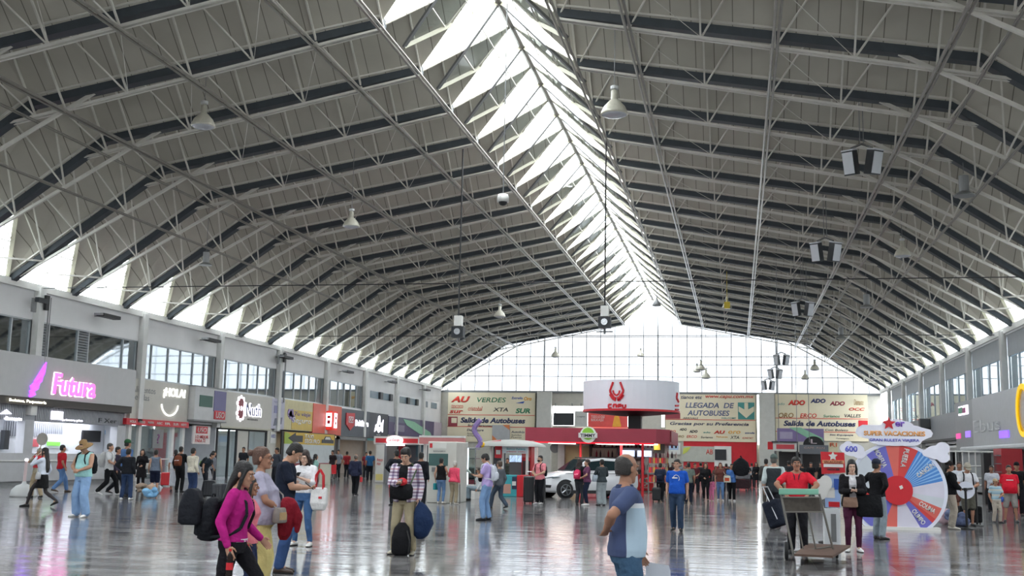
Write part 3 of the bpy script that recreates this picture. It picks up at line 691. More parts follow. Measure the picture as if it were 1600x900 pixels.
# ------------------------------------------------------------------ end wall banners
ban = mat('banner_cream', '#ddd3b8', .7, noise=.05, scale=.5); ink = mat('ink_navy', '#2c3358', .7); inkred = mat('ink_red', '#cc3a2e', .7); inkgr = mat('ink_green', '#2f7d5a', .7); inkdk = mat('ink_dark', '#33343c', .7); inktl = mat('ink_teal', '#4a8d89', .7); inkor = mat('ink_orange', '#e0a03a', .7); inkbl = mat('ink_blue', '#2c50a0', .7); inkbr = mat('ink_brown', '#9a7846', .7)
def banner(label, x0, y0, x1, y1, rows, lines):
    t = thing('wall_banner', label, 'banner'); a = epx(x0, y0, x1, y1)
    EF.plate('cloth', ban, *a, d0=.0, d1=.12, parent=t)
    b = MB()
    for yy in lines: zz = at_y((x0 + x1) / 2, yy, YE).z; EF.plate('', None, a[0], zz, a[2], zz + .06, .12, .14, mb=b)
    b.build('red_line', inkred, t)
    for r in rows:
        s_, m_, p = r[0], r[1], r[2]; EF.text(s_, m_, *epx(*p), d=.13, bold=r[3] if len(r) > 3 else .015, shear=r[4] if len(r) > 4 else .2, parent=t)
    return t
t = banner('cream wall banner reading Salida de Autobuses with bus line logos, left end wall', 701, 613, 835, 692, [
    ('AU', inkred, (705, 619, 735, 629), .05, .3), ('VERDES', inkgr, (746, 621, 791, 629), .01), ('Estrella', inkbl, (800, 620, 817, 624)), ('Oro', inkor, (819, 620, 831, 626), .04),
    ('texcoco', inkred, (706, 632, 724, 638), 0), ('sur', inkred, (703, 641, 724, 646), .03), ('cristobal', inkred, (732, 635, 754, 642), 0), ('XTA', inkdk, (771, 637, 794, 643)), ('SUR', inkgr, (806, 638, 829, 646), .04),
    ('Salida de Autobuses', ink, (720, 652, 821, 662), .04), ('Solo Personas', inkdk, (731, 663, 770, 667), .02), ('Departure', ink, (730, 670, 756, 675)), ('Passengers\nArrivals Only', inkdk, (730, 676, 752, 683), 0), ('Autobús', ink, (799, 673, 820, 677)), ('Salidas\nPuerta', inkdk, (799, 678, 815, 685), 0)], (649, 667.5))
t_ = t
EF.poly('blue_swoosh', inkbl, [(lambda p: (p.x, p.z))(at_y(*q, YE)) for q in ((806, 630), (820, 627), (818, 630.5))], .12, .15, parent=t)
EF.plate('red_pictogram', maroon, *epx(701, 651, 715, 666), d0=.12, d1=.15, parent=t); EF.plate('pictogram_bus', ban, *epx(706, 653, 714, 661), d0=.15, d1=.17, parent=t)
banner('cream wall banner reading Llegada de Autobuses above the red wall', 1040, 616, 1181, 691, [
    ('tianos etc', ink, (1064, 618, 1097, 623.5)), ('www.capu.com.mx', inkred, (1102, 618, 1178, 624)), ('LLEGADA  DE', mat('ink_slate', '#5a6488', .7), (1071, 629, 1147, 638), .02), ('AUTOBUSES', _M['ink_slate'], (1074, 641, 1140, 650), .02), ('ARRIVALS', inkdk, (1067, 652, 1091, 655)), ('WELCOME', inktl, (1127, 652, 1150, 655)),
    ('Gracias por su Preferencia', ink, (1047, 659, 1170, 667), .02), ('ADO', inkred, (1042, 672, 1056, 676), .04), ('ADO', inkdk, (1062, 669, 1073, 673), .04), ('ADO', inkdk, (1077, 672, 1090, 676.5), .04), ('ado', inktl, (1099, 674, 1110, 677)), ('AU', inkred, (1115, 672.5, 1133, 678), .05), ('oro', inkor, (1138, 673, 1157, 678)), ('estrella', inkbl, (1164, 675, 1179, 678)),
    ('OCC', inkbr, (1042, 681, 1049, 684)), ('ORO', inkbr, (1056, 680, 1069, 684)), ('ERCO', inkred, (1073, 680, 1089, 684.5)), ('Surianos', inkdk, (1095, 681.5, 1114, 685)), ('Volcanes', inkor, (1119, 681, 1137, 684)), ('XTA', inkdk, (1141, 681, 1155, 686)), ('OCC', inkred, (1160, 683, 1177, 686))], (656.5,))
t2 = thing('arrow_sign', 'teal square with pale down arrow on the Llegada banner', 'sign')
EF.plate('teal_square', inktl, *epx(1153, 629, 1179, 655.5), d0=.12, d1=.16, parent=t2)
EF.poly('arrow', ban, [(lambda p: (p.x, p.z))(at_y(*q, YE)) for q in ((1163, 629.5), (1169, 629.5), (1169, 640), (1178, 635), (1178, 643), (1166, 653.5), (1154, 643), (1154, 635), (1163, 640))], .16, .19, parent=t2)
t3 = thing('corner_sign', 'dark red rounded sign at the lower left corner of the Llegada banner', 'sign'); EF.plate('panel', maroon, *epx(1040, 645, 1063, 654.5), d0=.12, d1=.16, parent=t3)
t = banner('cream wall banner reading Salida de Autobuses beside the right eave', 1211, 616, 1357, 690, [
    ('ado', inktl, (1215, 629, 1226, 633), 0), ('ADO', inkred, (1231, 625, 1258, 633.5), .06), ('ADO', navy, (1266, 623, 1290, 630), .05), ('ADO', maroon, (1296, 627, 1320, 634), .05), ('Diamante', inkbr, (1334, 624, 1349, 633), 0), ('OCC', inkred, (1326, 637, 1351, 642), .03),
    ('ORO', inkbr, (1216, 645, 1240, 653), .02), ('ERCO', inkred, (1250, 646, 1276, 653), .02), ('Surianos', inkgr, (1286, 648, 1312, 652.5)), ('VALLES', inkdk, (1319, 647, 1345, 652.5)),
    ('Salida de Autobuses', ink, (1224, 657, 1337, 667), .04), ('Con Boleto', inkdk, (1289, 670, 1325, 674)), ('Sin Equipaje', ink, (1296, 678, 1333, 682)), ('Passengers', inkdk, (1306, 684, 1326, 687), 0)], (654.5, 675.5))
EF.plate('red_pictogram', red_p, *epx(1341, 657, 1356, 673), d0=.12, d1=.15, parent=t)
t = sign('poster', 'grey and orange poster with a pale ring hung on the left end banner')
EF.plate('panel', mat('grey_poster', '#a9aaac', .6), *epx(770, 664, 797, 690), d0=.14, d1=.25, parent=t)
pe = lambda x, y: (lambda p: (p.x, p.z))(at_y(x, y, YE))
EF.poly('orange_corner', mat('orange_corner', '#cf7b4a', .6), [pe(786, 664), pe(797, 664), pe(797, 672)], .25, .28, parent=t); EF.poly('orange_corner', _M['orange_corner'], [pe(770, 680), pe(780, 690), pe(770, 690)], .25, .28, parent=t)
t = sign('poster', 'black screen board hanging left of the red bear poster, behind the kiosk'); EF.plate('panel', dark, *epx(865, 645, 897, 665), d0=.0, d1=.15, parent=t)
t = sign('poster', 'pale grey board between the black screen and the red poster'); EF.plate('panel', mat('grey_board2', '#b8b8b4', .6), *epx(898, 642, 918, 667), d0=.0, d1=.1, parent=t); EF.text('capu', steel_grey, *epx(902, 650, 914, 653), d=.11, parent=t)
t = sign('poster', 'red poster with a yellow figure behind the kiosk roof'); EF.plate('panel', mat('poster_coral', '#d4504c', .6), *epx(919, 645, 981, 668), d0=.0, d1=.15, parent=t)
EF.poly('yellow_shape', inkor, [pe(957, 667), pe(960, 652), pe(962, 648), pe(966, 648), pe(968, 652), pe(971, 667)], .15, .18, parent=t); EF.text('TODO LO QUE\nBUSCAS AQUÍ', white_paint, *epx(924, 649, 945, 659), d=.16, bold=0, parent=t)
for i_, px_ in enumerate((868, 894, 908, 925, 975)): tag(MB().bar(at_y(px_, 647, YE - .01), at_y(px_, 630, YE - .01), .05, 4).build('hanging_rod', steel_grey), 'short rod holding up the boards behind the kiosk, %s' % ('left end of the black screen', 'right end of the black screen', 'over the pale grey board', 'left end of the red poster', 'right end of the red poster')[i_], 'rod')
t = sign('poster', 'pale blue and white poster under the left corner of the Llegada banner'); EF.plate('panel', white_paint, *epx(1041, 692, 1063, 710), d0=.02, d1=.15, parent=t); EF.plate('blue_picture', mat('sky_blue', '#a9bcd8', .6), *epx(1043, 693, 1060, 703), d0=.15, d1=.18, parent=t)
t = sign('poster', 'grey board with yellow and green shapes on the red end wall'); EF.plate('panel', mat('grey_board', '#b4b5ab', .6), *epx(1065, 697, 1116, 722), d0=.03, d1=.2, parent=t); EF.poly('yellow_shape', mat('yel_green', '#c9cf5f', .6), [pe(1067, 710), pe(1068, 700), pe(1080, 698), pe(1074, 706)], .2, .23, parent=t); EF.text('AB', inkred, *epx(1103, 702, 1114, 710), d=.2, parent=t)
t = sign('information_screen', 'black screen in a white frame on the red end wall'); EF.plate('frame', white_paint, *epx(1116, 697, 1143, 729), d0=.03, d1=.2, parent=t); EF.plate('screen', dark, *epx(1117, 702, 1135, 719), d0=.2, d1=.26, parent=t)
# ------------------------------------------------------------------ free-standing kiosks
def zat(px, py, y): return at_y(px, py, y).z
def xat(px, y, py=720): return at_y(px, py, y).x
# snack kiosk under a dark red roof
KY0, KY1 = 50.0, 58.0
kx0, kx1 = xat(820, KY0), xat(1036, KY0)
kroof = mat('kiosk_red', '#9d3446', .5, noise=.04)
kz0, kz1 = zat(925, 691, KY0), zat(925, 669, KY0)
t = thing('snack_kiosk', 'large open snack kiosk with dark red fascia roof in the middle of the hall', 'kiosk')
b = MB(); b.prism([(kx0, KY0, kz0), (kx1 - .3, KY0, kz0), (kx1 + .25, KY0 + .8, kz0), (kx1 + .25, KY1, kz0), (kx0, KY1, kz0)], (0, 0, 1), kz1 - kz0); b.build('roof', kroof, t)
MB().box(kx1 + .1, KY0 + .9, kz0 + .08, kx1 + .32, KY0 + 2.6, kz1 - .05).build('side_panel', maroon, t)
for x, y in ((kx0 + .35, KY0 + .3), (kx0 + .5, KY1 - .4)): MB().box(x - .17, y - .15, 0, x + .17, y + .15, kz0).build('column', white_paint, t)
for x, y in ((xat(1003, KY0), KY0 + .4), (xat(960, KY0), KY0 + 3), (xat(888, KY0), KY0 + 4)): MB().bar((x, y, 0), (x, y, kz0), .06, 8).build('pole', red_p, t)
MB().box(kx0 + .3, KY1 - .3, 0, kx1 - .2, KY1 - .15, kz0).build('back_wall', mat('kiosk_back', '#ddd6cd', .6), t)
MB().box(kx0 + .7, KY1 - .36, 0, kx0 + 2.0, KY1 - .3, kz0 - .1).build('cream_panel', mat('kiosk_cream', '#cbb98e', .6), t)
MB().box(kx0 + .3, KY0 + .1, kz0 - .06, kx1 - .4, KY0 + .25, kz0).build('light_strip', glow('red_led', '#ff2a3c', .7), t)
for x0, x1 in ((kx0 + .8, kx0 + 1.8), (kx0 + 3, kx0 + 4.6), (kx0 + 5, kx0 + 5.8)): MB().box(x0, KY0 + 1.5, kz0 - .05, x1, KY0 + 3.5, kz0 - .01).build('ceiling_panel', glow('kiosk_panel', '#fff1e6', 7), t)
b = MB()
for z in (1.05, 1.65, 2.15): b.box(kx0 + 2.0, KY1 - 1.0, z, kx1 - 1.4, KY1 - .35, z + .05)
for x in (kx0 + 2.0, kx0 + 3.4, kx0 + 4.6): b.box(x, KY1 - 1.0, 0, x + .08, KY1 - .35, 2.3)
b.build('shelving', mat('shelf_dark', '#3c2a30', .5), t)
MB().box(kx0 + 1.9, KY0 + 4.2, 0, kx1 - 1.6, KY0 + 5.0, 1.05).build('counter', mat('kiosk_counter', '#7d2433', .5), t)
for i in range(2): MB().box(kx0 + 3.6 + i * .85, KY1 - 1.15, 1.75, kx0 + 4.3 + i * .85, KY1 - 1.05, 2.05).build('menu_screen', glow('menu_blue', '#cfe0ff', 1.2), t)
MB().box(xat(1015, KY0), KY0 + 2, 1.9, xat(1034, KY0), KY0 + 2.2, 2.5).build('menu_board', mat('menu_dark', '#2c2a28', .5), t); MB().box(xat(1017, KY0), KY0 + 1.95, 2.05, xat(1027, KY0), KY0 + 2.0, 2.4).build('menu_picture', mat('menu_yel', '#c9b23a', .5), t)
b = MB(); b.lathe([(.01, 0), (.26, 0), (.26, .06), (.01, .06)], (xat(869, KY1), KY1 - .45, zat(869, 700, KY1)), 18, 'y'); b.build('wall_fan', steel_grey, t)
# round green logo
KF = fy(KY0, t); cu_, cz_ = xat(919, KY0), zat(919, 680, KY0)
b = MB(); b.lathe([(.01, -.12), (.36, -.12), (.36, 0), (.01, 0)], (cu_, KY0, cz_ + .02), 20, 'y'); b.build('logo_disc', mat('logo_white', '#e8eee6', .5), t)
b = MB(); b.lathe([(.01, -.15), (.27, -.15), (.27, -.12), (.01, -.12)], (cu_, KY0, cz_ + .06), 18, 'y'); b.build('logo_green', mat('logo_green', '#8cc63e', .5), t)
KF.plate('logo_band', white_paint, cu_ - .42, cz_ - .12, cu_ + .42, cz_ + .1, .15, .19, parent=t); KF.text('TIMMY', inkdk, cu_ - .34, cz_ - .08, cu_ + .34, cz_ + .06, d=.19, bold=.03, parent=t)
# bottles on the kiosk shelves
bt = MB(); bt.lathe([(.0, 0), (.045, 0), (.045, .2), (.02, .27), (.02, .33), (0, .33)], n=8)
proto = None
cols = [mat('bottle_red', '#8c2438', .3), mat('bottle_dark', '#33222a', .3), mat('bottle_pale', '#c9b9b4', .3)]
lbl = ['dark red bottles along the kiosk shelves', 'near-black bottles along the kiosk shelves', 'pale bottles along the kiosk shelves']
bp_ = []
for c_, m_ in enumerate(cols):
    o = bt.build('bottle', m_, smooth=True); tag(o, lbl[c_].replace('bottles', 'bottle'), 'bottle', lbl[c_]); bp_.append(o)
n_ = 0
for z in (1.1, 1.7, 2.2):
    for i in range(22):
        c_ = (i * 7 + int(z * 10)) % 3; x = kx0 + 2.15 + i * .2
        o = bp_[c_]
        if o.get('placed'): o = o.copy(); C.objects.link(o)
        o['placed'] = 1; o.location = (x, KY1 - .75, z)
for o in list(S.objects):
    if 'placed' in o: del o['placed']
# red freezer
t = thing('ice_cream_freezer', 'red chest freezer with white heart swirl logo at the kiosk corner', 'freezer')
f0 = on_floor(994, 768); fx0, fx1, fyy = f0.x, xat(1021, f0.y), f0.y
MB().box(fx0, fyy, .05, fx1, fyy + 1.0, .86).build('body', red_p, t, bevel=.03); MB().box(fx0 - .03, fyy - .03, .86, fx1 + .03, fyy + 1.03, .93).build('lid', mat('freezer_glass', '#9fa9ad', .15), t)
FF = fy(fyy, t); b = MB(); cx_ = (fx0 + fx1) / 2
for s_ in (-1, 1): b.lathe([(.09, -.03), (.16, -.03), (.16, 0), (.09, 0)], (cx_ + s_ * .12, fyy, .55), 16, 'y')
FF.poly('', None, [(cx_ - .26, .48), (cx_, .27), (cx_ + .26, .48), (cx_ + .2, .5), (cx_, .35), (cx_ - .2, .5)], 0, .03, mb=b); b.build('swirl_logo', white_paint, t); FF.text('HELADOS', white_paint, cx_ - .22, .17, cx_ + .22, .25, d=.01, parent=t)
# stock inside the kiosk's right side
t = thing('snack_rack', 'rack of red snack packets behind the red freezer', 'rack'); b = MB()
rx0, rx1 = xat(1012, 55), xat(1042, 55)
for z in (.5, .95, 1.4): b.box(rx0, 55, z, rx1, 55.5, z + .04)
for x in (rx0, rx1 - .04): b.box(x, 55, 0, x + .04, 55.5, 1.75)
b.build('rack_frame', steel_grey, t); b = MB()
for z in (.54, .99, 1.44):
    for i in range(9): b.cur = i % 3; b.box(rx0 + .06 + i * .1, 55.02, z, rx0 + .145 + i * .1, 55.4, z + .26)
b.build('packets', [red_p, maroon, mat('packet_yel', '#b9a04a', .5)], t, kind='stuff')
# drum sign
DY = 54.0; x0, x1 = xat(911, DY), xat(1062, DY); R_ = (x1 - x0) / 2; cx_ = (x0 + x1) / 2; zb, zt = zat(990, 645, DY), zat(990, 598, DY)
t = thing('drum_sign', 'big white cylindrical CAPU sign on a black post above the snack kiosk', 'sign', (cx_, DY, 0))
MB().lathe([(0, zt), (R_, zt), (R_, zb + .07)], n=48).build('drum', mat('drum_white', '#e3e6ee', .35, noise=.01), t, smooth=False)
MB().lathe([(R_ + .02, zb + .1), (R_ + .02, zb), (0, zb)], n=48).build('red_rim', red_p, t)
MB().lathe([(R_ - .02, zb - .001), (.6, zb - .16), (0, zb - .16)], n=48).build('underside', black, t)
MB().box(-.06 - .05, -.35, kz1, .5, .35, zb).build('post', black, t)
def wrap(px, py):   # a point of the drum's face seen at this pixel
    r = _ray(px, py); o = Vector((0, 0, CAM_H)); a = r[0]**2 + r[1]**2; b_ = -2 * (r[0]*cx_ + r[1]*DY); c = cx_**2 + DY**2 - (R_+.015)**2
    tt = (-b_ - math.sqrt(max(0, b_*b_ - 4*a*c))) / (2*a); return Vector((r[0]*tt - cx_, r[1]*tt - DY, r[2]*tt + CAM_H))
b = MB()
def stroke(pts, r=.03):
    b.tube([wrap(*p) for p in pts], r, 5)
stroke([(958,597),(953,611),(957,622),(962,626)], .055); stroke([(969,597),(974,611),(969,622),(965,626)], .055)
stroke([(954,616),(958,622),(962,624)], .1); stroke([(973,616),(969,622),(965,624)], .1); stroke([(958,610),(959,615),(963,618),(967,615),(968,610)], .045)
for x in (951, 958.5, 966, 973):
    stroke([(x, 632), (x, 637)], .045)
    if x != 973: stroke([(x, 632), (x + 4.5, 632)], .045)
    if x in (951,): stroke([(x, 637), (x + 4.5, 637)], .045)
    if x in (958.5, 973): stroke([(x + 4.5, 632), (x + 4.5, 637)], .045)
    if x == 966: stroke([(x, 634.8), (x + 4.5, 634.8)], .045); stroke([(x + 4.5, 632), (x + 4.5, 634.8)], .045)
    if x == 973: stroke([(x, 637), (x + 4.5, 637)], .045)
stroke([(1058, 614), (1057, 622), (1060, 628)], .06); stroke([(1055, 634), (1060, 634)], .05); stroke([(1055, 640), (1060, 640)], .05)
b.build('red_logo', red_p, t)

# red tall vending poster at the kiosk's left
y_ = 47.6; t = thing('vending_machine', 'red vending machine with drinks posters left of the snack kiosk', 'vending machine'); x0, x1 = xat(815, y_), xat(830, y_)
MB().box(x0, y_, 0, x1, y_ + .8, zat(820, 688, y_)).build('cabinet', red_p, t, bevel=.02)
G_ = fy(y_, t); G_.plate('front_poster', mat('vm_poster', '#d46a68', .5), x0 + .03, 1.6, x1 - .04, 2.2, 0, .02); G_.plate('drink_window', mat('vm_window', '#472a2e', .2), x0 + .04, .7, x1 - .05, 1.45, 0, .02)
# teal and red promotion counter under a grey canopy
y_ = on_floor(800, 776).y; t = thing('promotion_kiosk', 'teal and red promotion counter with white header under a grey dome canopy', 'kiosk')
X = lambda px: xat(px, y_); Z = lambda py: zat(790, py, y_)
MB().box(X(786), y_, 0, X(808), y_ + .7, Z(742)).build('teal_counter', mat('teal_counter', '#3aa0aa', .5), t, bevel=.02)
MB().box(X(808), y_, 0, X(818), y_ + 1.5, Z(742)).build('red_counter', red_p, t, bevel=.02)
G_ = fy(y_, t); G_.plate('food_picture', mat('food_pic', '#b98f80', .6), X(786) + .02, .12, X(799), .5, 0, .02); G_.plate('car_picture', mat('pic_dark', '#2c2f4a', .5), X(799) + .05, .3, X(808), .8, 0, .02); G_.plate('white_car', white_paint, X(800) + .03, .45, X(807), .62, .02, .04)
for px in (757, 776, 815): MB().box(X(px) - .05, y_ + 1.2, 0, X(px) + .05, y_ + 1.3, Z(690)).build('post', white_paint, t)
G2 = fy(y_ + 1.2, t); G2.plate('header', mat('header_white', '#d9e2e6', .5), X(776), Z(708), X(816), Z(697), 0, .1); G2.text('Banco Azteca', mat('teal_ink', '#4aa3b0', .6), X(783), Z(702.5), X(813), Z(699), d=.1); G2.text('préstamo  crédito', red_p, X(783), Z(707), X(813), Z(704), d=.1)
G2.plate('red_banner', red_p, X(764), Z(716), X(775), Z(696), 0, .08); G2.plate('white_text', white_paint, X(766), Z(710), X(773), Z(703), .08, .1)
b = MB(); b.lathe([(1.5 * math.cos(a), .3 * math.sin(a)) for a in np.linspace(0, PI/2, 8)], (X(785), y_ + 1.9, Z(697)), 20); b.build('dome_canopy', mat('canopy_grey', '#a9aaa6', .6), t, smooth=True)
MB().bar((X(757), y_ + 1, Z(693)), (X(775), y_ + 1, Z(690)), .09, 5).build('red_edge', red_p, t)
MB().ell((X(746), y_ + .8, Z(695)), .12, .12, .12).build('yellow_ball', mat('yellow_ball', '#f0c030', .4), t, smooth=True)
G2.plate('back_panel', mat('panel_dark2', '#51555c', .5), X(757), .9, X(776), Z(698), -.6, -.5); G2.plate('lit_panel', glow('soft_blue', '#cfe4ff', 1.0), X(778), Z(722), X(800), Z(711), -1.3, -1.2)
MB().box(X(778), y_ + 2.4, 0, X(814), y_ + 2.5, Z(711)).build('back_wall', room_m, t)
# glass display with violet ribbon post
y_ = 42; t = thing('display_case', 'tall lit glass display case with a violet ribbon post behind', 'display case')
X = lambda px: xat(px, y_); Z = lambda py: zat(740, py, y_)
MB().box(X(713), y_, 0, X(743), y_ + .8, Z(757)).build('base', white_paint, t)
for px in (713.5, 731, 742.5): MB().box(X(px) - .02, y_, Z(757), X(px) + .02, y_ + .05, Z(700)).build('upright', glow('case_light', '#eaf6ff', 1.8) if px == 731 else chrome, t)
MB().box(X(713), y_, Z(757), X(743), y_ + .02, Z(701)).build('glass_pane', shopglass, t)
MB().box(X(713), y_, Z(702), X(743), y_ + .8, Z(699)).build('top', chrome, t)
b = MB()
for z in (1.15, 1.5): b.box(X(713), y_ + .05, z, X(743), y_ + .75, z + .03)
b.build('shelf', chrome, t)
MB().tube([(X(737) + .14 * math.sin(i * .9), y_ + .85, 1.9 + i * .14) for i in range(9)], .1, 6).build('violet_ribbon', mat('violet_ribbon', '#8f78b0', .5), t)
# cash machine booth
g0 = on_floor(690, 786); y_ = g0.y; t = thing('cash_machine_booth', 'white cash machine booth with green glass window, cash machine queue in front', 'cash machine')
X = lambda px: xat(px, y_); Z = lambda py: zat(695, py, y_)
MB().box(X(668), y_, 0, X(713), y_ + 1.6, Z(690)).build('booth', mat('booth_white', '#c9c8c0', .5), t, bevel=.03)
G_ = fy(y_, t); G_.plate('window', mat('booth_glass', '#4d6a68', .15), X(670), Z(728), X(700), Z(709), 0, .02); G_.plate('red_logo', red_p, X(671), Z(700), X(675), Z(693), 0, .02); G_.text('BANAMEX', steel_grey, X(677), Z(706), X(696), Z(704), d=.01); G_.plate('keypad', steel_grey, X(676), 1.05, X(686), 1.2, 0, .1); G_.plate('header', mat('booth_head', '#d6d6d0', .5), X(676), Z(701), X(697), Z(693), 0, .02)
y_ = 46; t = thing('long_fascia', 'red and cream fascia strip on posts behind the cash machine booth', 'kiosk'); X = lambda px: xat(px, y_); Z = lambda py: zat(690, py, y_)
fy(y_, t).plate('red_strip', mat('faded_red', '#c77f7e', .6), X(657), Z(694), X(727), Z(684), 0, .3); fy(y_, t).plate('cream_strip', white_paint, X(657), Z(684), X(727), Z(681), 0, .32)
for px in (660, 724): MB().box(X(px), y_ + .1, 0, X(px) + .12, y_ + .25, Z(690)).build('post', white_paint, t)
# pastry kiosk with oval lit sign
g0 = on_floor(610, 755); y_ = g0.y; t = thing('bakery_kiosk', 'red and white kiosk with a glowing oval sign and side poster', 'kiosk'); X = lambda px: xat(px, y_); Z = lambda py: zat(618, py, y_)
MB().box(X(583), y_, Z(694), X(654), y_ + 2.5, Z(682)).build('fascia', white_paint, t); G_ = fy(y_, t); G_.plate('red_band', red_p, X(586), Z(692), X(652), Z(685), 0, .03)
b = MB(); c_ = at_y(618, 688, y_); b.v = []; b.lathe([(.01, -.25), (1, -.25), (1, -.05), (.01, -.05)], (0, 0, 0), 28, 'y'); b.v = [(c_.x + v[0] * .48, y_ + v[1], c_.z + v[2] * .27) for v in b.v]; b.build('oval_sign', glow('oval_light', '#ffe9ee', .8), t); fy(y_ - .25, t).text('La Espiga', red_p, c_.x - .32, c_.z - .08, c_.x + .32, c_.z + .1, d=.01, shear=.2)
for px in (604, 618): G_.plate('light_strip', lit, X(px), Z(696.5), X(px + 14), Z(694.5), .05, .2)
G_.plate('side_poster', mat('bake_poster', '#cfcfc9', .6), X(587), 0.05, X(600), Z(695), -.2, .0); G_.text('fresco\nrico', inkred, X(589), 1.0, X(598), 1.4, d=.01, shear=.2); G_.plate('yellow_patch', mat('pale_yel2', '#d6c77a', .6), X(588), .15, X(599), .5, .0, .015)
MB().box(X(600), y_ + .1, 0, X(654), y_ + 2.4, .95).build('counter', mat('bake_counter', '#8a8d92', .5), t); MB().box(X(602), y_ + 2.2, .95, X(652), y_ + 2.4, Z(695)).build('back_wall', mat('bake_back', '#5d5f66', .6), t)
MB().box(X(606), y_ + 2.0, 1.2, X(616), y_ + 2.15, 2.2).build('red_frame', red_p, t); MB().box(X(634), y_ + 2.0, 1.5, X(650), y_ + 2.15, 2.2).build('menu_picture', mat('bake_menu', '#45606c', .5), t)
for px in (600, 653): MB().box(X(px), y_ + .0, 0, X(px) + .12, y_ + .15, Z(694)).build('post', steel_grey, t)
# folding board and red chair near the far shops
g0 = on_floor(507, 757); t = thing('folding_board', 'pale sandwich board standing beside the woman near the taxi panel', 'board', g0)
b = MB(); b.add([(-.3,0,0),(.3,0,0),(.2,.3,1.05),(-.4,.3,1.05)], [(0,1,2,3)]); o = b.build('board', mat('board_pale', '#b9b7a6', .6), t); o.modifiers.new('s', 'SOLIDIFY').thickness = .04
MB().bar((-.35,.31,1.0), (-.3,.6,0), .02).bar((.15,.31,1.0), (.25,.6,0), .02).build('strut', steel_grey, t)
g0 = on_floor(517, 752); t = thing('red_chair', 'red plastic chair by the black frame of the taxi panel', 'chair', g0)
MB().box(-.22, -.22, .42, .22, .22, .46).build('seat', red_p, t); MB().box(-.22, .18, .46, .22, .23, .95).build('backrest', red_p, t)
for sx in (-.2, .2):
    for sy in (-.2, .2): MB().bar((sx, sy, 0), (sx, sy, .43), .02).build('leg', steel_grey, t)
p = at_y(1136, 474, 78); tag(MB().box(p.x - .2, p.y - .1, p.z - .35, p.x + .2, p.y + .1, p.z + .1).bar((p.x, p.y, p.z), (p.x, p.y, roof_at(p)), .02, 4).build('hanging_tag', mat('yellow_tag', '#c9b23a', .6)), 'small yellow object hanging high under the right roof slope', 'tag')
# right-centre kiosks
y_ = 75.0; X = lambda px: xat(px, y_); Z = lambda py: zat(1245, py, y_)
t = thing('food_stall', 'dark food stall with white framed red sign, far right of centre', 'stall')
G_ = fy(y_, t); G_.plate('sign_frame', white_paint, X(1208), Z(705), X(1245), Z(692), 0, .3); G_.plate('red_sign', mat('red_soft', '#c94a52', .5), X(1213), Z(702), X(1241), Z(695), .3, .34); G_.plate('dark_roof', dark, X(1206), Z(692), X(1247), Z(690), -1, .4)
MB().box(X(1218), y_ + 1, 0, X(1292), y_ + 1.2, Z(706)).build('dark_back', mat('stall_dark', '#3d3a3a', .6), t); MB().box(X(1222), y_ + .3, 0, X(1290), y_ + .9, 1.0).build('counter', mat('stall_counter', '#77746f', .5), t)
for px in (1210, 1244): MB().box(X(px), y_, 0, X(px) + .14, y_ + .14, Z(692)).build('post', steel_grey, t)
G_.plate('red_side', red_p, X(1200), Z(703), X(1208), Z(691), -.5, .1)
t = thing('arched_stall_sign', 'grey stall canopy with a black arched sign on top', 'sign')
G_.plate('canopy', mat('stall_canopy', '#6d7076', .5), X(1249), Z(709), X(1296), Z(695), 0, .5, parent=t)
b = MB(); cx_ = X(1271); pts = [(cx_ + .64 * math.cos(a), Z(695) + .55 * math.sin(a)) for a in np.linspace(0, PI, 14)]; G_.poly('', None, pts, .1, .5, mb=b); b.build('arch', black, t)
G_.text('L', mat('arch_ink', '#b9a9ad', .5), cx_ - .18, Z(693), cx_ + .2, Z(686), d=.5, parent=t); G_.text('CAFE  PAN', mat('canopy_ink', '#a98f86', .5), X(1256), Z(701), X(1288), Z(698), d=.5, parent=t)
for px in (1251, 1293): MB().box(X(px), y_, 0, X(px) + .12, y_ + .12, Z(709)).build('post', steel_grey, t)
y_ = 77.0; X = lambda px: xat(px, y_); Z = lambda py: zat(1245, py, y_)
t = thing('billboard', 'purple billboard with green parasol shape, above the far right stalls', 'billboard'); G_ = fy(y_, t)
G_.plate('panel', mat('purple_board2', '#8474a0', .6), X(1215), Z(690), X(1288), Z(669.5), 0, .12); G_.poly('parasol', _M['parasol_green'], [(X(1233), Z(668)), (X(1252), Z(668)), (X(1286), Z(684)), (X(1287), Z(690)), (X(1262), Z(684)), (X(1248), Z(676))], .12, .15); G_.plate('pale_box', mat('pale_lilac', '#a99fb9', .6), X(1219), Z(686), X(1239), Z(675), .12, .14)
for px in (1218, 1285): MB().box(X(px), y_ + .05, 0, X(px) + .15, y_ + .1, Z(688)).build('post', steel_grey, t)
y_ = 70; t = sign('small_board', 'small cream board with red letters left of the cloud sign'); fy(y_, t).plate('panel', mat('cream_board', '#d8cfae', .6), xat(1295, y_), zat(1300, 712, y_), xat(1310, y_), zat(1300, 691, y_), 0, .1); fy(y_, t).text('RI', mat('or_ink', '#e06a4a', .6), xat(1297, y_), zat(1300, 698, y_), xat(1308, y_), zat(1300, 692, y_), d=.11); MB().box(xat(1302, y_), y_ + .02, 0, xat(1303, y_), y_ + .08, zat(1300, 711, y_)).build('post', steel_grey, t)
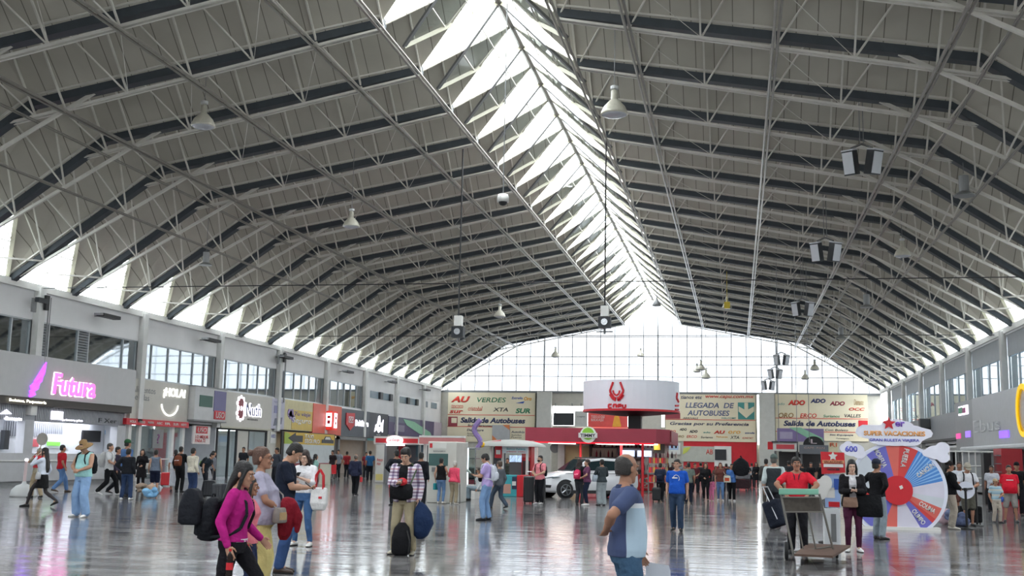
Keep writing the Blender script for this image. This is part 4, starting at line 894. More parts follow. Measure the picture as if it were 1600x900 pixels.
# red kiosk at the right edge
g0 = on_floor(1568, 793); y_ = g0.y + 3; X = lambda px: xat(px, y_); Z = lambda py: zat(1585, py, y_)
t = thing('red_kiosk', 'tall deep red kiosk column with black counter at the right edge', 'kiosk')
MB().box(X(1565), y_, 0, X(1598), y_ + 1.5, Z(701)).build('column', mat('deep_red', '#a3262e', .5), t); MB().box(X(1578), y_ - 1.0, 0, X(1618), y_ - .2, .35).build('red_base', red_p, t); MB().box(X(1578), y_ - 1.0, .35, X(1618), y_ - .2, 1.05).build('counter', black, t, bevel=.03)
b = MB()
for i in range(6): b.box(X(1558), y_ + .05, .3 + i * .35, X(1565), y_ + .5, .34 + i * .35)
b.build('shelf', steel_grey, t); MB().box(X(1545), y_ + 1.0, 0, X(1557), y_ + 1.6, Z(708)).build('black_cabinet', black, t)

# ------------------------------------------------------------------ prize wheel
WY = 29.8; c_ = at_y(1402, 766, WY); WR = at_y(1481, 766, WY).x - c_.x
t = thing('prize_wheel', 'huge red, blue and white prize wheel display with city names', 'prize wheel', (c_.x, WY, 0)); WF = Face((c_.x, WY, 0), (1,0,0), (0,-1,0), None); cz = c_.z
zf = .06
def sector(a0, a1, r0, r1, name, m_, d0, d1, clip=zf):
    pts = [(r1 * math.cos(a), cz + r1 * math.sin(a)) for a in np.linspace(a0, a1, max(3, int((a1 - a0) / .06)))]
    pts += [(r0 * math.cos(a), cz + r0 * math.sin(a)) for a in np.linspace(a1, a0, max(2, int((a1 - a0) / .1)))] if r0 > 0 else [(0, cz)]
    out = []
    for (p, q) in zip(pts, pts[1:] + pts[:1]):
        if p[1] >= clip: out.append(p)
        if (p[1] - clip) * (q[1] - clip) < 0: s_ = (clip - p[1]) / (q[1] - p[1]); out.append((p[0] + (q[0] - p[0]) * s_, clip))
    if len(out) > 2: WF_poly(name, m_, out, d0, d1)
def WF_poly(name, m_, pts, d0, d1):
    b = MB(); b.prism([Vector((u, -d0, z)) for u, z in pts], (0, -1, 0), d1 - d0); return b.build(name, m_, t)
D2 = math.radians
sector(0.0001, 2 * PI - .0001, 0, WR, 'backing_disc', mat('wheel_rim', '#dfe2ee', .4), -.1, 0)
wv = mat('wheel_violet', '#6d6cc0', .4); wo = mat('wheel_orange', '#d9695e', .4); wb_ = mat('wheel_blue', '#4a86cf', .4); ww = mat('wheel_white', '#d3d0de', .4); wr = mat('wheel_red', '#d0423f', .4); wp = mat('wheel_pale', '#c9cfd6', .4)
for a0, a1, m_ in ((130, 185, wp), (103, 130, wv), (86, 103, wo), (62, 86, wr), (13, 62, wb_), (-9, 13, ww), (-22, -9, wp), (-38, -22, wo), (-44, -38, wr), (-60, -44, wv), (-92, -60, ww), (-112, -92, wo), (-150, -112, wv), (-175, -150, wr)):
    sector(D2(a0), D2(a1), .3, WR * .93, 'sector', m_, 0, .03)
for i in range(9): a = D2(17 + i * 5); sector(a, a + .035, .35, WR * .93, 'light_ray', mat('ray_blue', '#8cbbe6', .4), .03, .035)
sector(0.0001, 2*PI - .0001, 0, .36, 'hub', red_p, .03, .1)
WF_poly('hub_mark', white_paint, [(.03, cz + .1), (.1, cz + .13), (.13, cz + .06), (.06, cz + .02)], .1, .12)
Wt = Face((0, 0, 0), (1,0,0), (0,-1,0), t)
for s_, a, r, L, h, ro in (('MORELIA', 116, .88, .5, .13, 116 - 180), ('PUEBLA', 76, .82, .48, .13, 76 - 180), ('CANCÚN', 38, .85, .5, .15, 38), ('COLIMA', -30, .8, .42, .12, -30), ('OLIMPO', -53, .8, .42, .12, -53)):
    u, z = r * math.cos(D2(a)), cz + r * math.sin(D2(a)); Wt.text(s_, white_paint, u - L/2, z - h/2, u + L/2, z + h/2, d=.04, bold=.03, rot=D2(ro))
MB().box(-WR * .86, -.12, 0, WR * .82, .3, .07).build('base_plinth', white_paint, t)
# topper
def blob(name, cs, m_, d0, d1, parent, face):
    cu_ = sum(c[0] for c in cs) / len(cs); cz_ = sum(c[1] for c in cs) / len(cs); pts = []
    for k in range(56):
        a = 2 * PI * k / 56; dx, dz = math.cos(a), math.sin(a); best = .02
        for (u, z, ru, rz) in cs:
            ox, oz = (cu_ - u) / ru, (cz_ - z) / rz; vx, vz = dx / ru, dz / rz
            A = vx*vx + vz*vz; B = 2 * (ox*vx + oz*vz); Cc = ox*ox + oz*oz - 1; dd = B*B - 4*A*Cc
            if dd > 0: best = max(best, (-B + math.sqrt(dd)) / (2*A))
        pts.append((cu_ + dx * best, cz_ + dz * best))
    return face.poly(name, m_, pts, d0, d1, parent=parent)
px = lambda x, y: (lambda p: (p.x - c_.x, p.z))(at_y(x, y, WY))
u0, z0 = px(1397, 678)
cl = [(u0 + du, z0 + dz, ru, rz) for du, dz, ru, rz in ((-.72, .05, .22, .17), (-.4, .02, .35, .2), (0, .03, .45, .25), (.4, 0, .4, .22), (.75, .02, .17, .13), (0, -.18, .62, .12), (.35, -.18, .3, .12), (0, .25, .3, .12), (.25, .22, .2, .1))]
blob('cloud_topper', cl, mat('topper_white', '#e6e6f2', .4), 0, .08, t, Wt)
Wt.text('SUPER VACACIONES', mat('topper_orange', '#e9a45a', .5), *(lambda a, b_: (a[0], b_[1], b_[0], a[1]))(px(1349, 673), px(1445, 682)), d=.085, bold=.04)
Wt.text('GRAN RULETA VIAJERA', mat('topper_blue', '#5a5ec0', .5), *(lambda a, b_: (a[0], b_[1], b_[0], a[1]))(px(1358, 685), px(1436, 692)), d=.085, bold=.02)
Wt.text('er', mat('topper_violet', '#8458c8', .5), *(lambda a, b_: (a[0], b_[1], b_[0], a[1]))(px(1398, 659), px(1413, 667)), d=.085, bold=.03)
st = px(1388, 662); Wt.poly('star', red_p, [(st[0] + (.17 if i % 2 == 0 else .075) * math.cos(PI/2 + i * PI/5), st[1] + (.17 if i % 2 == 0 else .075) * math.sin(PI/2 + i * PI/5)) for i in range(10)], .085, .11)
u1, z1 = px(1333, 703); blob('side_cloud', [(u1, z1, .27, .16), (u1 - .18, z1 + .04, .15, .12), (u1 + .15, z1 - .1, .15, .12), (u1 - .12, z1 + .14, .1, .08)], _M['topper_white'], -.02, .05, t, Wt); Wt.text('600', _M['topper_blue'], u1 - .2, z1 - .05, u1 + .1, z1 + .1, d=.055, bold=.03)
u1, z1 = px(1462, 707); blob('side_cloud', [(u1, z1, .25, .17), (u1 + .16, z1 + .1, .17, .16), (u1 - .18, z1 - .02, .15, .1), (u1 + .17, z1 - .12, .15, .13)], _M['topper_white'], -.02, .05, t, Wt)
MB().bar((0, .1, cz + WR * .8), (0, .1, z0 + .1), .05).build('mount', steel_grey, t)
# totem with red header
g0 = on_floor(1301, 855); t = thing('promotion_totem', 'white totem with red promotional header and blue poster beside the porter', 'totem', g0); y_ = g0.y
pz = lambda py: zat(1301, py, y_); ux = lambda p: xat(p, y_, 800) - g0.x
MB().box(ux(1287), 0, 0, ux(1313), .3, pz(795)).build('column', mat('totem_white', '#cfd2d4', .4), t, bevel=.02); MB().box(ux(1298), -.01, .1, ux(1306), 0, pz(803)).build('grey_strip', steel_grey, t)
Tt = Face((0, 0, 0), (1,0,0), (0,-1,0), t); Tt.plate('blue_poster', mat('totem_blue', '#9bb4de', .4), ux(1290), pz(793), ux(1314), pz(741), -.1, 0); Tt.plate('red_band', red_p, ux(1295), pz(792), ux(1312), pz(784), 0, .01); Tt.plate('white_patch', white_paint, ux(1291), pz(778), ux(1305), pz(762), 0, .01); Tt.plate('dark_blue_patch', inkbl, ux(1304), pz(765), ux(1313), pz(748), 0, .01)
Tt.poly('red_header', red_p, [(ux(1285), pz(741)), (ux(1322), pz(738)), (ux(1321), pz(707)), (ux(1284), pz(706))], .0, .06); Tt.plate('orange_band', mat('or_band', '#e0a070', .5), ux(1286), pz(724), ux(1320), pz(719), .06, .08); Tt.plate('white_band', white_paint, ux(1288), pz(730), ux(1319), pz(725), .06, .08)
Tt.text('HASTA 50%', inkdk, ux(1294), pz(735), ux(1313), pz(731.5), d=.065, bold=.03); Tt.text('VACACIONES', maroon, ux(1288), pz(723.5), ux(1318), pz(719.5), d=.085); Tt.poly('white_star', white_paint, [(ux(1303) + (.09 if i % 2 == 0 else .045) * math.cos(PI/2 + i*PI/5), pz(713) + (.09 if i % 2 == 0 else .045) * math.sin(PI/2 + i*PI/5)) for i in range(10)], .06, .08)
g1 = on_floor(1290, 851); blob('white_cloud', [(ux(1283), pz(765), .14, .2), (ux(1291), pz(755), .12, .15)], white_paint, .0, .04, t, Tt)
# stanchions with belt
def stanchion(px_, py, lab, rpy):
    g = on_floor(px_, py); t = thing('queue_barrier', lab, 'barrier', g); MB().lathe([(0, 0), (.17, 0), (.17, .02), (.03, .05), (.03, .96), (.045, .96), (.045, 1.04), (0, 1.04)], n=14).build('post', black, t, smooth=False); return g
a = stanchion(1511, 827, 'black belt barrier post right of the prize wheel', 0); a2 = stanchion(1527, 822, 'second belt barrier post behind the first, next to the black suitcase', 0); a3 = stanchion(1292, 848, 'black belt barrier post in front of the white totem', 0)
b = MB()
for p, q in ((a + Vector((0, 0, .98)), at_y(1340, 763, a.y)), (a + Vector((0, 0, .98)), a2 + Vector((0, 0, .98)))): b.prism([p, q, q + Vector((0, 0, .05)), p + Vector((0, 0, .05))], (0, 1, 0), .01)
tag(b.build('barrier_belt', black), 'black retractable belt stretched in front of the prize wheel', 'belt')
# round sign with bowl foot
g0 = on_floor(36, 776); t = thing('bowl_foot_stand', 'white dome footed pole with small lit head by the ticket counter', 'stand', g0)
MB().lathe([(0, 0), (.42, 0), (.42, .05), (.38, .22), (.24, .36), (.08, .42), (.06, .5), (0, .5)], n=24).build('dome_foot', mat('dome_white', '#c9cbcb', .4), t, smooth=True); MB().bar((0, 0, .45), (.02, 0, 1.15), .05, 8).build('pole', mat('pole_pink', '#d8c3c4', .4), t); MB().ell((.02, 0, 1.2), .06, .06, .05).build('head', lit, t)

# ------------------------------------------------------------------ hanging things
def lamp(px_, py, d, sc, lab, tubular=False):
    p = at_y(px_, py, d); t = thing('high_bay_lamp', lab, 'lamp', p)
    s = sc
    if not tubular:
        MB().lathe([(.04*s, .55*s), (.11*s, .5*s), (.11*s, .22*s), (.16*s, .18*s), (.34*s, -.02*s), (.42*s, -.2*s), (.44*s, -.26*s), (.42*s, -.28*s), (.3*s, -.3*s)], n=24).build('reflector', mat('lamp_reflector', '#c4c1b2', .35, noise=.12, scale=8), t, smooth=True)
        MB().ell((0, 0, -.27*s), .4*s, .4*s, .1*s).build('lens', mat('lamp_lens', '#b9bcc2', .12), t, smooth=True); MB().lathe([(0, .68*s), (.13*s, .66*s), (.13*s, .56*s), (0, .54*s)], n=16).build('ballast_cap', mat('lamp_cap', '#d2d4d4', .4), t)
    else:
        MB().lathe([(0, .4*s), (.2*s, .4*s), (.2*s, -.25*s), (0, -.25*s)], n=16).build('ballast', mat('lamp_tube', '#8e9090', .35), t); MB().lathe([(.2*s, -.25*s), (.42*s, -.4*s), (.4*s, -.44*s), (0, -.44*s)], n=20).build('reflector', mat('lamp_pan', '#787a78', .4), t)
    zr = roof_at(p)
    MB().bar((0, 0, .5*s), (0, 0, zr - p.z), .012, 4).build('cord', steel_grey, t)
for a in ((318, 186, 36, 1.0, 'large pale bell lamp hanging above the Futura sign side'), (960, 166, 36, 1.05, 'large pale bell lamp right of the ridge, nearest the camera'), (549, 346, 46, .85, 'pale bell lamp hanging midway under the left roof slope'), (1410, 392, 52, .85, 'pale bell lamp under the right roof slope'),
          (781, 489, 66, .8, 'small bell lamp left of centre near the far glazing'), (868, 553, 95, .9, 'tiny bell lamp in front of the far glazing, left'), (1095, 573, 86, .8, 'tiny bell lamp before the far glazing, upper one of the pair'), (1103, 586, 94, .9, 'tiny bell lamp before the far glazing, lower one of the pair'), (1089, 577, 100, .8, 'tiny bell lamp before the far glazing, beside the pair'), (1273, 573, 95, .9, 'tiny bell lamp before the far glazing, right'), (1258, 588, 98, .8, 'tiny bell lamp before the far glazing, low right'), (1001, 553, 92, .7, 'tiny bell lamp before the far glazing, over the drum sign'), (1136, 476, 80, .8, 'small bell lamp under the right slope near the yellow one')): lamp(*a)
for a in ((1506, 290, 42, .9, 'grey cylindrical lamp with flat pan under the right haunch, nearest'), (1354, 470, 66, .9, 'grey cylindrical lamp under the right haunch, farther'), (1314, 520, 80, .9, 'grey cylindrical lamp under the right haunch, farthest'), (322, 404, 48, .75, 'grey cylindrical lamp under the left haunch')): lamp(*a, tubular=True)
def hang_to_roof(p): return roof_at(p)
def speakers(px_, py, d, lab, s=1.0):
    p = at_y(px_, py, d); t = thing('speaker_cluster', lab, 'loudspeaker', p)
    for i, a in enumerate((-.55, .6)):
        M_ = Matrix.Rotation(a, 4, 'Z') @ Matrix.Rotation(.25, 4, 'X')
        for nm, q, m_ in (('speaker', (-.22, -.2, -.55, .22, .2, .35), dark), ('speaker_front', (-.2, -.22, -.5, .2, -.2, .3), mat('spk_white', '#c9cbd0', .4)), ('speaker_top', (-.23, -.21, .35, .23, .21, .4), _M.get('spk_white') or white_paint)):
            b = MB(); b.box(*[c * s for c in q]); b.v = [tuple(M_ @ Vector(v) + Vector(((-1 if i == 0 else 1) * .42 * s, 0, 0))) for v in b.v]; b.build(nm, m_, t)
    MB().bar((-.4*s, 0, .45*s), (0, 0, .62*s), .04).bar((.4*s, 0, .45*s), (0, 0, .62*s), .04).build('yoke', chrome, t); MB().bar((-.06, 0, .6*s), (-.06, 0, hang_to_roof(p) - p.z), .014, 4).bar((.06, 0, .6*s), (.06, 0, hang_to_roof(p) - p.z), .014, 4).build('cable', steel_grey, t)
for a in ((1347, 250, 40, 'pair of loudspeakers hanging under the right slope, nearest', .95), (1290, 391, 52, 'pair of loudspeakers hanging under the right slope, second', .95), (1254, 481, 68, 'pair of loudspeakers hanging under the right slope, third', .9), (1221, 561, 84, 'small pair of loudspeakers before the far glazing, upper', .8), (1211, 583, 91.7, 'small pair of loudspeakers before the far glazing, middle', .8), (1200, 601, 96, 'small pair of loudspeakers before the far glazing, lower', .8)): speakers(*a)
def cable_device(px_, py0, py, d, lab):
    p = at_y(px_, py, d); t = thing('hanging_camera', lab, 'camera', p); MB().bar((0, 0, .5), (0, 0, hang_to_roof(p) - p.z), .035, 6).build('rod', black, t); MB().box(-.17, -.15, .15, .17, .15, .6).build('white_box', white_paint, t); MB().box(-.26, -.2, -.35, .26, .2, .12).build('dark_box', dark, t); MB().lathe([(0, -.02), (.14, -.02), (.14, 0), (0, 0)], (0, -.22, -.1), 14, 'y').build('lens', chrome, t); MB().bar((-.35, 0, -.5), (.35, 0, -.5), .03).bar((0, 0, -.6), (0, 0, -.3), .05).build('arm', steel_grey, t)
cable_device(945, 0, 500, 47.0, 'dark boxed device on a long rod right of the ridge'); cable_device(716, 180, 515, 47.0, 'dark boxed device on a long rod under the left slope')
p = at_y(786, 312, 36); t = thing('dome_camera', 'white dome security camera hanging on a thin rod left of the ridge', 'camera', p); MB().lathe([(0, .2), (.16, .18), (.2, .08), (.2, -.08), (0, -.08)], n=18).build('housing', white_paint, t, smooth=True); MB().ell((0, 0, -.08), .15, .15, .13).build('dome', black, t, smooth=True); MB().bar((0, 0, .2), (0, 0, hang_to_roof(p) - p.z), .02, 5).build('rod', steel_grey, t)
p = at_y(1026, 473, 85); t = thing('horn_speaker', 'grey horn hanging at the apex of the far glazing', 'loudspeaker', p); MB().lathe([(.05, .4), (.1, .2), (.35, -.2), (.3, -.25), (0, -.2)], n=16).build('horn', steel_grey, t, smooth=True); MB().bar((0, 0, .3), (0, 0, roof_at(p) - p.z), .02, 4).build('rod', steel_grey, t)
for x_, z_, lab in ((1215, 9.0, 'left'), (1243, 9.0, 'middle'), (1262, 9.0, 'right')):
    p = at_y(x_, 560, 69.2); tag(MB().bar((p.x, p.y, 2.8), (p.x, p.y, roof_at(p)), .018, 4).build('hanging_cable', steel_grey), 'thin vertical cable before the right end banner, %s of three' % lab, 'cable')
# ------------------------------------------------------------------ car
def make_car(front_wheel, heading, label):
    t = thing('car', label, 'car'); paint = mat('car_white', '#dcdde0', .22, noise=0, coat=.6); gl = mat('car_glass', '#1c2c30', .06, noise=0); trimm = mat('car_trim', '#1d1f22', .5)
    def ring(x, w_, z0, z1, tw=.86):
        return [(x, -w_ * .9, z0), (x, -w_, z0 + .12), (x, -w_, (z0 + z1) / 2), (x, -w_ * .97, z1 - .1), (x, -w_ * tw, z1), (x, 0, z1 + .03),
                (x, w_ * tw, z1), (x, w_ * .97, z1 - .1), (x, w_, (z0 + z1) / 2), (x, w_, z0 + .12), (x, w_ * .9, z0), (x, 0, z0)]
    MB().loft([ring(*r) for r in ((0, .58, .38, .72), (.06, .72, .27, .80), (.22, .82, .23, .88), (.6, .88, .22, .98), (1.15, .9, .22, 1.06), (2.5, .9, .22, 1.1), (3.5, .9, .24, 1.12), (3.95, .86, .3, 1.12), (4.15, .78, .4, 1.02), (4.2, .7, .45, .9))]).build('body', paint, t, smooth=True)
    prof = [(1.12, 1.02), (1.55, 1.36), (1.9, 1.56), (2.6, 1.64), (3.4, 1.6), (3.75, 1.42), (4.02, 1.08)]
    wz = lambda z: .84 - (z - 1.02) * .36
    lf = MB(); lf.loft([[(x, -wz(z), z) for x, z in prof], [(x, wz(z), z) for x, z in prof]]); lf.build('cabin', paint, t, bevel=.04)
    q = lambda x, z, s_, d=.012: (x, s_ * (wz(z) + d), z)
    for s_ in (-1, 1):
        for nm, pts in (('side_window', [(1.5, 1.12), (1.95, 1.47), (2.5, 1.53), (2.5, 1.12)]), ('side_window', [(2.58, 1.12), (2.58, 1.53), (3.25, 1.5), (3.3, 1.14)]), ('side_window', [(3.38, 1.14), (3.36, 1.46), (3.6, 1.38), (3.75, 1.16)])):
            MB().prism([q(x, z, s_, 0) for x, z in pts], (0, s_, 0), .015).build(nm, gl, t)
        MB().box(1.5, s_ * .84 if s_ > 0 else -1.06, 1.05, 1.66, 1.06 if s_ > 0 else -.84, 1.2).build('mirror', paint, t, bevel=.03)
        MB().prism([(.12, s_*.55, .72), (.42, s_*.84, .8), (.62, s_*.865, .86), (.3, s_*.8, .86), (.1, s_*.6, .8)], (-.05, s_*.05, 0), 1).build('headlight', mat('headlight', '#7d878c', .1), t)
        MB().prism([(.03, s_*.55, .42), (.2, s_*.82, .42), (.22, s_*.84, .52), (.04, s_*.6, .54)], (-.06, s_*.04, 0), 1).build('fog_lamp', trimm, t)
        MB().prism([(.8, s_*.9, .98), (3.6, s_*.905, 1.0), (3.6, s_*.905, 1.02), (.8, s_*.9, 1.0)], (0, s_*.01, 0), 1).build('waist_line', trimm, t)
        MB().box(.95, s_*.9 - .01, .2, 3.4, s_*.9 + .01, .33).build('sill_trim', trimm, t); MB().bar((1.9, s_*.58, 1.63), (3.4, s_*.58, 1.64), .02).build('roof_rail', trimm, t)
        for x in (2.05, 3.05): MB().box(x, s_*.91 - .01, .92, x + .22, s_*.91 + .015, .96).build('door_handle', chrome, t)
        for x in (2.52,): MB().box(x, s_*.903 - .004, .35, x + .012, s_*.903 + .004, 1.08).build('door_seam', trimm, t)
        for x in (.83, 3.4):
            MB().lathe([(.01, -.01), (.4, -.01), (.4, .02), (.01, .02)], (x, s_ * .885, .36), 24, 'y').build('wheel_arch', trimm, t)
            wl = MB(); wl.lathe([(.0, -.11), (.2, -.11), (.33, -.1), (.34, 0), (.33, .1), (.2, .11), (0, .11)], (x, s_ * .8, .34), 28, 'y'); o = wl.build('wheel', mat('tyre', '#1a1b1d', .8), t, smooth=True)
            rim = MB()
            for k in range(5):
                a = k * 2 * PI / 5; rim.bar((x, s_ * .925, .34), (x + .21 * math.cos(a), s_ * .915, .34 + .21 * math.sin(a)), .03, 5)
            rim.lathe([(.2, -.01), (.23, -.01), (.23, .02), (.2, .02)], (x, s_ * .905, .34), 24, 'y'); rim.build('rim', mat('rim', '#8f9295', .3, metal=.8), o)
    MB().prism([(1.2, -.7, 1.085), (1.2, .7, 1.085), (1.86, .58, 1.535), (1.86, -.58, 1.535)], (-.03, 0, .04), 1).build('windshield', gl, t)
    MB().prism([(-.02, -.45, .6), (-.02, .45, .6), (.08, .5, .8), (.08, -.5, .8)], (-.05, 0, .03), 1).build('grille', trimm, t); MB().prism([(-.02, -.5, .36), (-.02, .5, .36), (-.02, .45, .5), (-.02, -.45, .5)], (-.04, 0, 0), 1).build('lower_grille', trimm, t)
    MB().box(-.06, -.2, .46, -.04, .2, .56).build('number_plate', white_paint, t)
    c, s_ = math.cos(heading), math.sin(heading); lw = Vector((.83, -.9 if True else .9, 0)); M_ = Matrix.Rotation(heading, 4, 'Z')
    t.rotation_euler = (0, 0, heading); off = M_ @ Vector((.83, .9, 0)); t.location = (front_wheel.x - off.x, front_wheel.y - off.y, 0); return t
# local +x runs to the rear; the flank nearer the camera is the one at local -y when the car points left
def place_car():
    fw = on_floor(884, 779); h = math.radians(33)
    t = make_car(fw, h, 'white car parked in front of the snack kiosk')
    M_ = Matrix.Rotation(h, 4, 'Z'); off = M_ @ Vector((.83, -.9, 0)); t.location = (fw.x - off.x, fw.y - off.y, 0)
place_car()
# ------------------------------------------------------------------ people
V3 = Vector
BAKE = []
def vox(o, size, smooth=3):
    r = o.modifiers.new('remesh', 'REMESH'); r.mode = 'VOXEL'; r.voxel_size = size; r.use_smooth_shade = True
    if smooth: s_ = o.modifiers.new('smooth', 'SMOOTH'); s_.factor = .5; s_.iterations = smooth
    BAKE.append(o); return o
def bake_all():
    bpy.context.view_layer.update(); dg = bpy.context.evaluated_depsgraph_get(); new = []
    for o in BAKE: new.append(bpy.data.meshes.new_from_object(o.evaluated_get(dg)))
    for o, me in zip(BAKE, new):
        old = o.data; nm = old.name; o.modifiers.clear(); o.data = me; bpy.data.meshes.remove(old); me.name = nm
    BAKE.clear()
def ik(Sh, T, l1, l2, hint):
    d = T - Sh; L = min(d.length, .995 * (l1 + l2)); L = max(L, .12); dn = d.normalized(); T = Sh + dn * L
    a = (l1*l1 - l2*l2 + L*L) / (2*L); h = math.sqrt(max(0, l1*l1 - a*a)); pp = V3(hint) - dn * V3(hint).dot(dn); pp.normalize()
    return Sh + dn * a + pp * h, T
def limb(mb, pts, rs, n=12):
    for (p, q), (r, s_) in zip(zip(pts, pts[1:]), zip(rs, rs[1:])): mb.bar(p, q, r, n, s_)
    for p, r in zip(pts, rs): mb.ell(p, r, r, r, 12, 8)
def ering(c, hw, hd, X=V3((1,0,0)), Yv=V3((0,1,0)), n=20, sq=.85):
    out = []
    for i in range(n):
        t = 2 * PI * i / n; ct, st = math.cos(t), math.sin(t)
        out.append(c + X * hw * math.copysign(abs(ct) ** sq, ct) + Yv * hd * math.copysign(abs(st) ** sq, st))
    return out
PROF_M = [(.80, .125, .095, 0), (.86, .155, .112, 0), (.93, .163, .118, -.003), (1.0, .153, .108, 0), (1.08, .145, .1, .003), (1.18, .155, .106, .004), (1.28, .17, .114, .004), (1.36, .175, .108, -.002), (1.41, .15, .09, -.008), (1.45, .085, .068, -.012), (1.475, .058, .058, -.012)]
PROF_F = [(.80, .13, .1, 0), (.86, .165, .118, -.005), (.93, .168, .12, -.008), (1.0, .145, .105, -.002), (1.08, .125, .09, .002), (1.18, .135, .1, .01), (1.26, .148, .122, .022), (1.33, .15, .108, .01), (1.39, .14, .085, -.004), (1.44, .075, .06, -.012), (1.47, .052, .052, -.012)]
ARMS = {'down': ((.245, .02, .90), (.2, -1, 0)), 'phone': ((.05, .30, 1.14), (.7, -.3, -1)), 'phone_high': ((.05, .27, 1.22), (.7, -.2, -1)), 'hip': ((.17, -.05, 1.02), (1, -.6, 0)), 'strap': ((.11, .16, 1.30), (.8, -.3, -1)),
        'push': ((.2, .42, 1.12), (1, -.3, -.2)), 'back': ((.04, -.23, .99), (1, -.35, .1)), 'swing_f': ((.22, .22, .96), (.2, -1, -.2)), 'swing_b': ((.25, -.2, .93), (.2, -1, -.2)), 'belly': ((.07, .22, 1.05), (1, -.3, -.3)),
        'fold': ((-.08, .2, 1.14), (1, -.2, -.4)), 'hold': ((.16, .26, 1.02), (.5, -1, -.4)), 'lift': ((.17, .12, 1.62), (1, .3, -.3)), 'point': ((.16, .5, 1.12), (.4, -.2, -1)), 'elbow_out': ((.2, .3, 1.12), (1, .1, .15)), 'face': ((.09, .17, 1.47), (.6, .2, -1))}
LEGS = {'stand': ((-.1, 0, 0), (.1, 0, 0)), 'wide': ((-.16, .02, 0), (.16, -.02, 0)), 'walk': ((-.09, .3, 0), (.09, -.3, .05)), 'walk2': ((-.09, -.3, .05), (.09, .3, 0)), 'step': ((-.1, .12, 0), (.1, -.14, .01)), 'contra': ((-.11, .05, 0), (.12, -.03, 0)), 'big': ((-.08, .36, 0), (.08, -.42, .09)), 'sit': ((-.12, .42, 0), (.12, .42, 0))}
skins = {'a': '#b88e76', 'b': '#a67a63', 'c': '#c49d86', 'd': '#8a6250', 'e': '#d4b09c'}
def person(label, at, H, face, top=('#888888', 'short'), bot=('#3b4a63', 'pants'), shoes='#202124', hair=('short', '#17130f'), sex='m', arms=('down', 'down'), legs='stand', lean=0, head=(0, 0), fat=0, skin='b', hat=None, jacket=None, hem=None, loose=0, detail=None, group=None, glasses=False, mask=None, stripes=None):
    """head = (turn to own left, nod down) in degrees"""
    at = V3(at); dist = at.length; s = H / 1.75
    near = dist < 23; v_b = .0065 if dist < 13 else .0085 if near else .012 if dist < 32 else .018
    v_c = .011 if dist < 13 else .014 if near else .018 if dist < 32 else .024
    PR = PROF_M if sex == 'm' else PROF_F
    rx = Matrix.Rotation(-math.radians(lean), 3, 'X')
    # legs first: how far the hips drop
    la, ra = LEGS[legs]; hipw = .092; lt, ls = .43, .415; drop = 0
    for sx, f in ((-1, la), (1, ra)):
        dx, dy = f[0] - sx * hipw, f[1]; need = .925 - math.sqrt(max(.1, (lt + ls) ** 2 * .99 - dx*dx - dy*dy)) - (.085 + f[2]); drop = max(drop, need)
    if legs == 'sit': drop = .44
    dz = V3((0, 0, -drop)); PV = V3((0, 0, .93))
    def U(p): return PV + rx @ (V3(p) - PV) + dz          # upper-body point
    def prof(z):
        z = min(max(z, PR[0][0]), PR[-1][0])
        for a, b in zip(PR, PR[1:]):
            if z <= b[0]: k = (z - a[0]) / (b[0] - a[0]); q = [a[i] + (b[i] - a[i]) * k for i in (1, 2, 3)]; break
        w_ = max(0, 1 - abs(z - 1.06) / .26) * fat; return q[0] + .045 * w_, q[1] + .07 * w_, q[2] + .05 * w_
    def torso(mb, z0, z1, g, flare=0):
        zs = [z0] + [q[0] for q in PR if z0 + .015 < q[0] < z1 - .015] + [z1]; rings = []
        for z in zs:
            hw, hd, yo = prof(z); e = flare * max(0, (1.0 - z)) ; rings.append(ering(U((0, yo, z)), hw + g + e, hd + g + e * .7, X=V3((1, 0, 0)), Yv=rx @ V3((0, 1, 0))))
        mb.loft(rings)
    shw = .185 if sex == 'm' else .165
    J = {}
    for sx, nm, foot in ((-1, 'L', la), (1, 'R', ra)):
        hip = V3((sx * hipw, 0, .915)) + dz; an = V3((foot[0], foot[1], .085 + foot[2])); kn, an = ik(hip, an, lt, ls, (0, 1, .6 if legs == 'sit' else 0)); J['leg' + nm] = (hip, kn, an)
        arm = arms[0 if sx < 0 else 1]; tgt, hint = ARMS[arm] if isinstance(arm, str) else arm
        sh = U((sx * shw, -.012, 1.39)); el, wr = ik(sh, U((sx * tgt[0], tgt[1], tgt[2])) if lean < 25 else U((sx * tgt[0], tgt[1], tgt[2])), .285, .25, (sx * hint[0], hint[1], hint[2])); J['arm' + nm] = (sh, el, wr, arm)
    skm = mat('skin_' + skin, skins[skin], .55, noise=.04, spec=.3)
    b = MB(); torso(b, .84, 1.475, -.012)
    ar = (.057, .044, .03) if sex == 'm' else (.048, .038, .025)
    HS = 1.1; hn = U((0, -.006, 1.452)); hm = rx @ Matrix.Rotation(math.radians(head[0]), 3, 'Z') @ Matrix.Rotation(-math.radians(head[1]), 3, 'X')
    Hh = lambda x, y, z: hn + hm @ V3((x * HS, y * HS, z * HS))
    limb(b, [U((0, -.012, 1.42)), Hh(0, 0, .06)], [.062 if sex == 'm' else .05, .053 if sex == 'm' else .045])
    for sx in (-1, 1): limb(b, [U((sx * .02, -.02, 1.455)), U((sx * shw * .72, -.018, 1.405))], [.05, .045])
    hr = [(.03, .022, .024, .062), (.043, .04, .042, .054), (.07, .053, .064, .034), (.1, .061, .08, .02), (.13, .068, .091, .01), (.16, .073, .096, .004), (.19, .075, .096, 0), (.215, .069, .088, -.004), (.238, .052, .066, -.006), (.254, .022, .03, -.006)]
    HX, HY = hm @ V3((1, 0, 0)), hm @ V3((0, 1, 0))
    b.loft([ering(Hh(0, yo, z), hw, hd, HX, HY, 20, .95) for z, hw, hd, yo in hr])
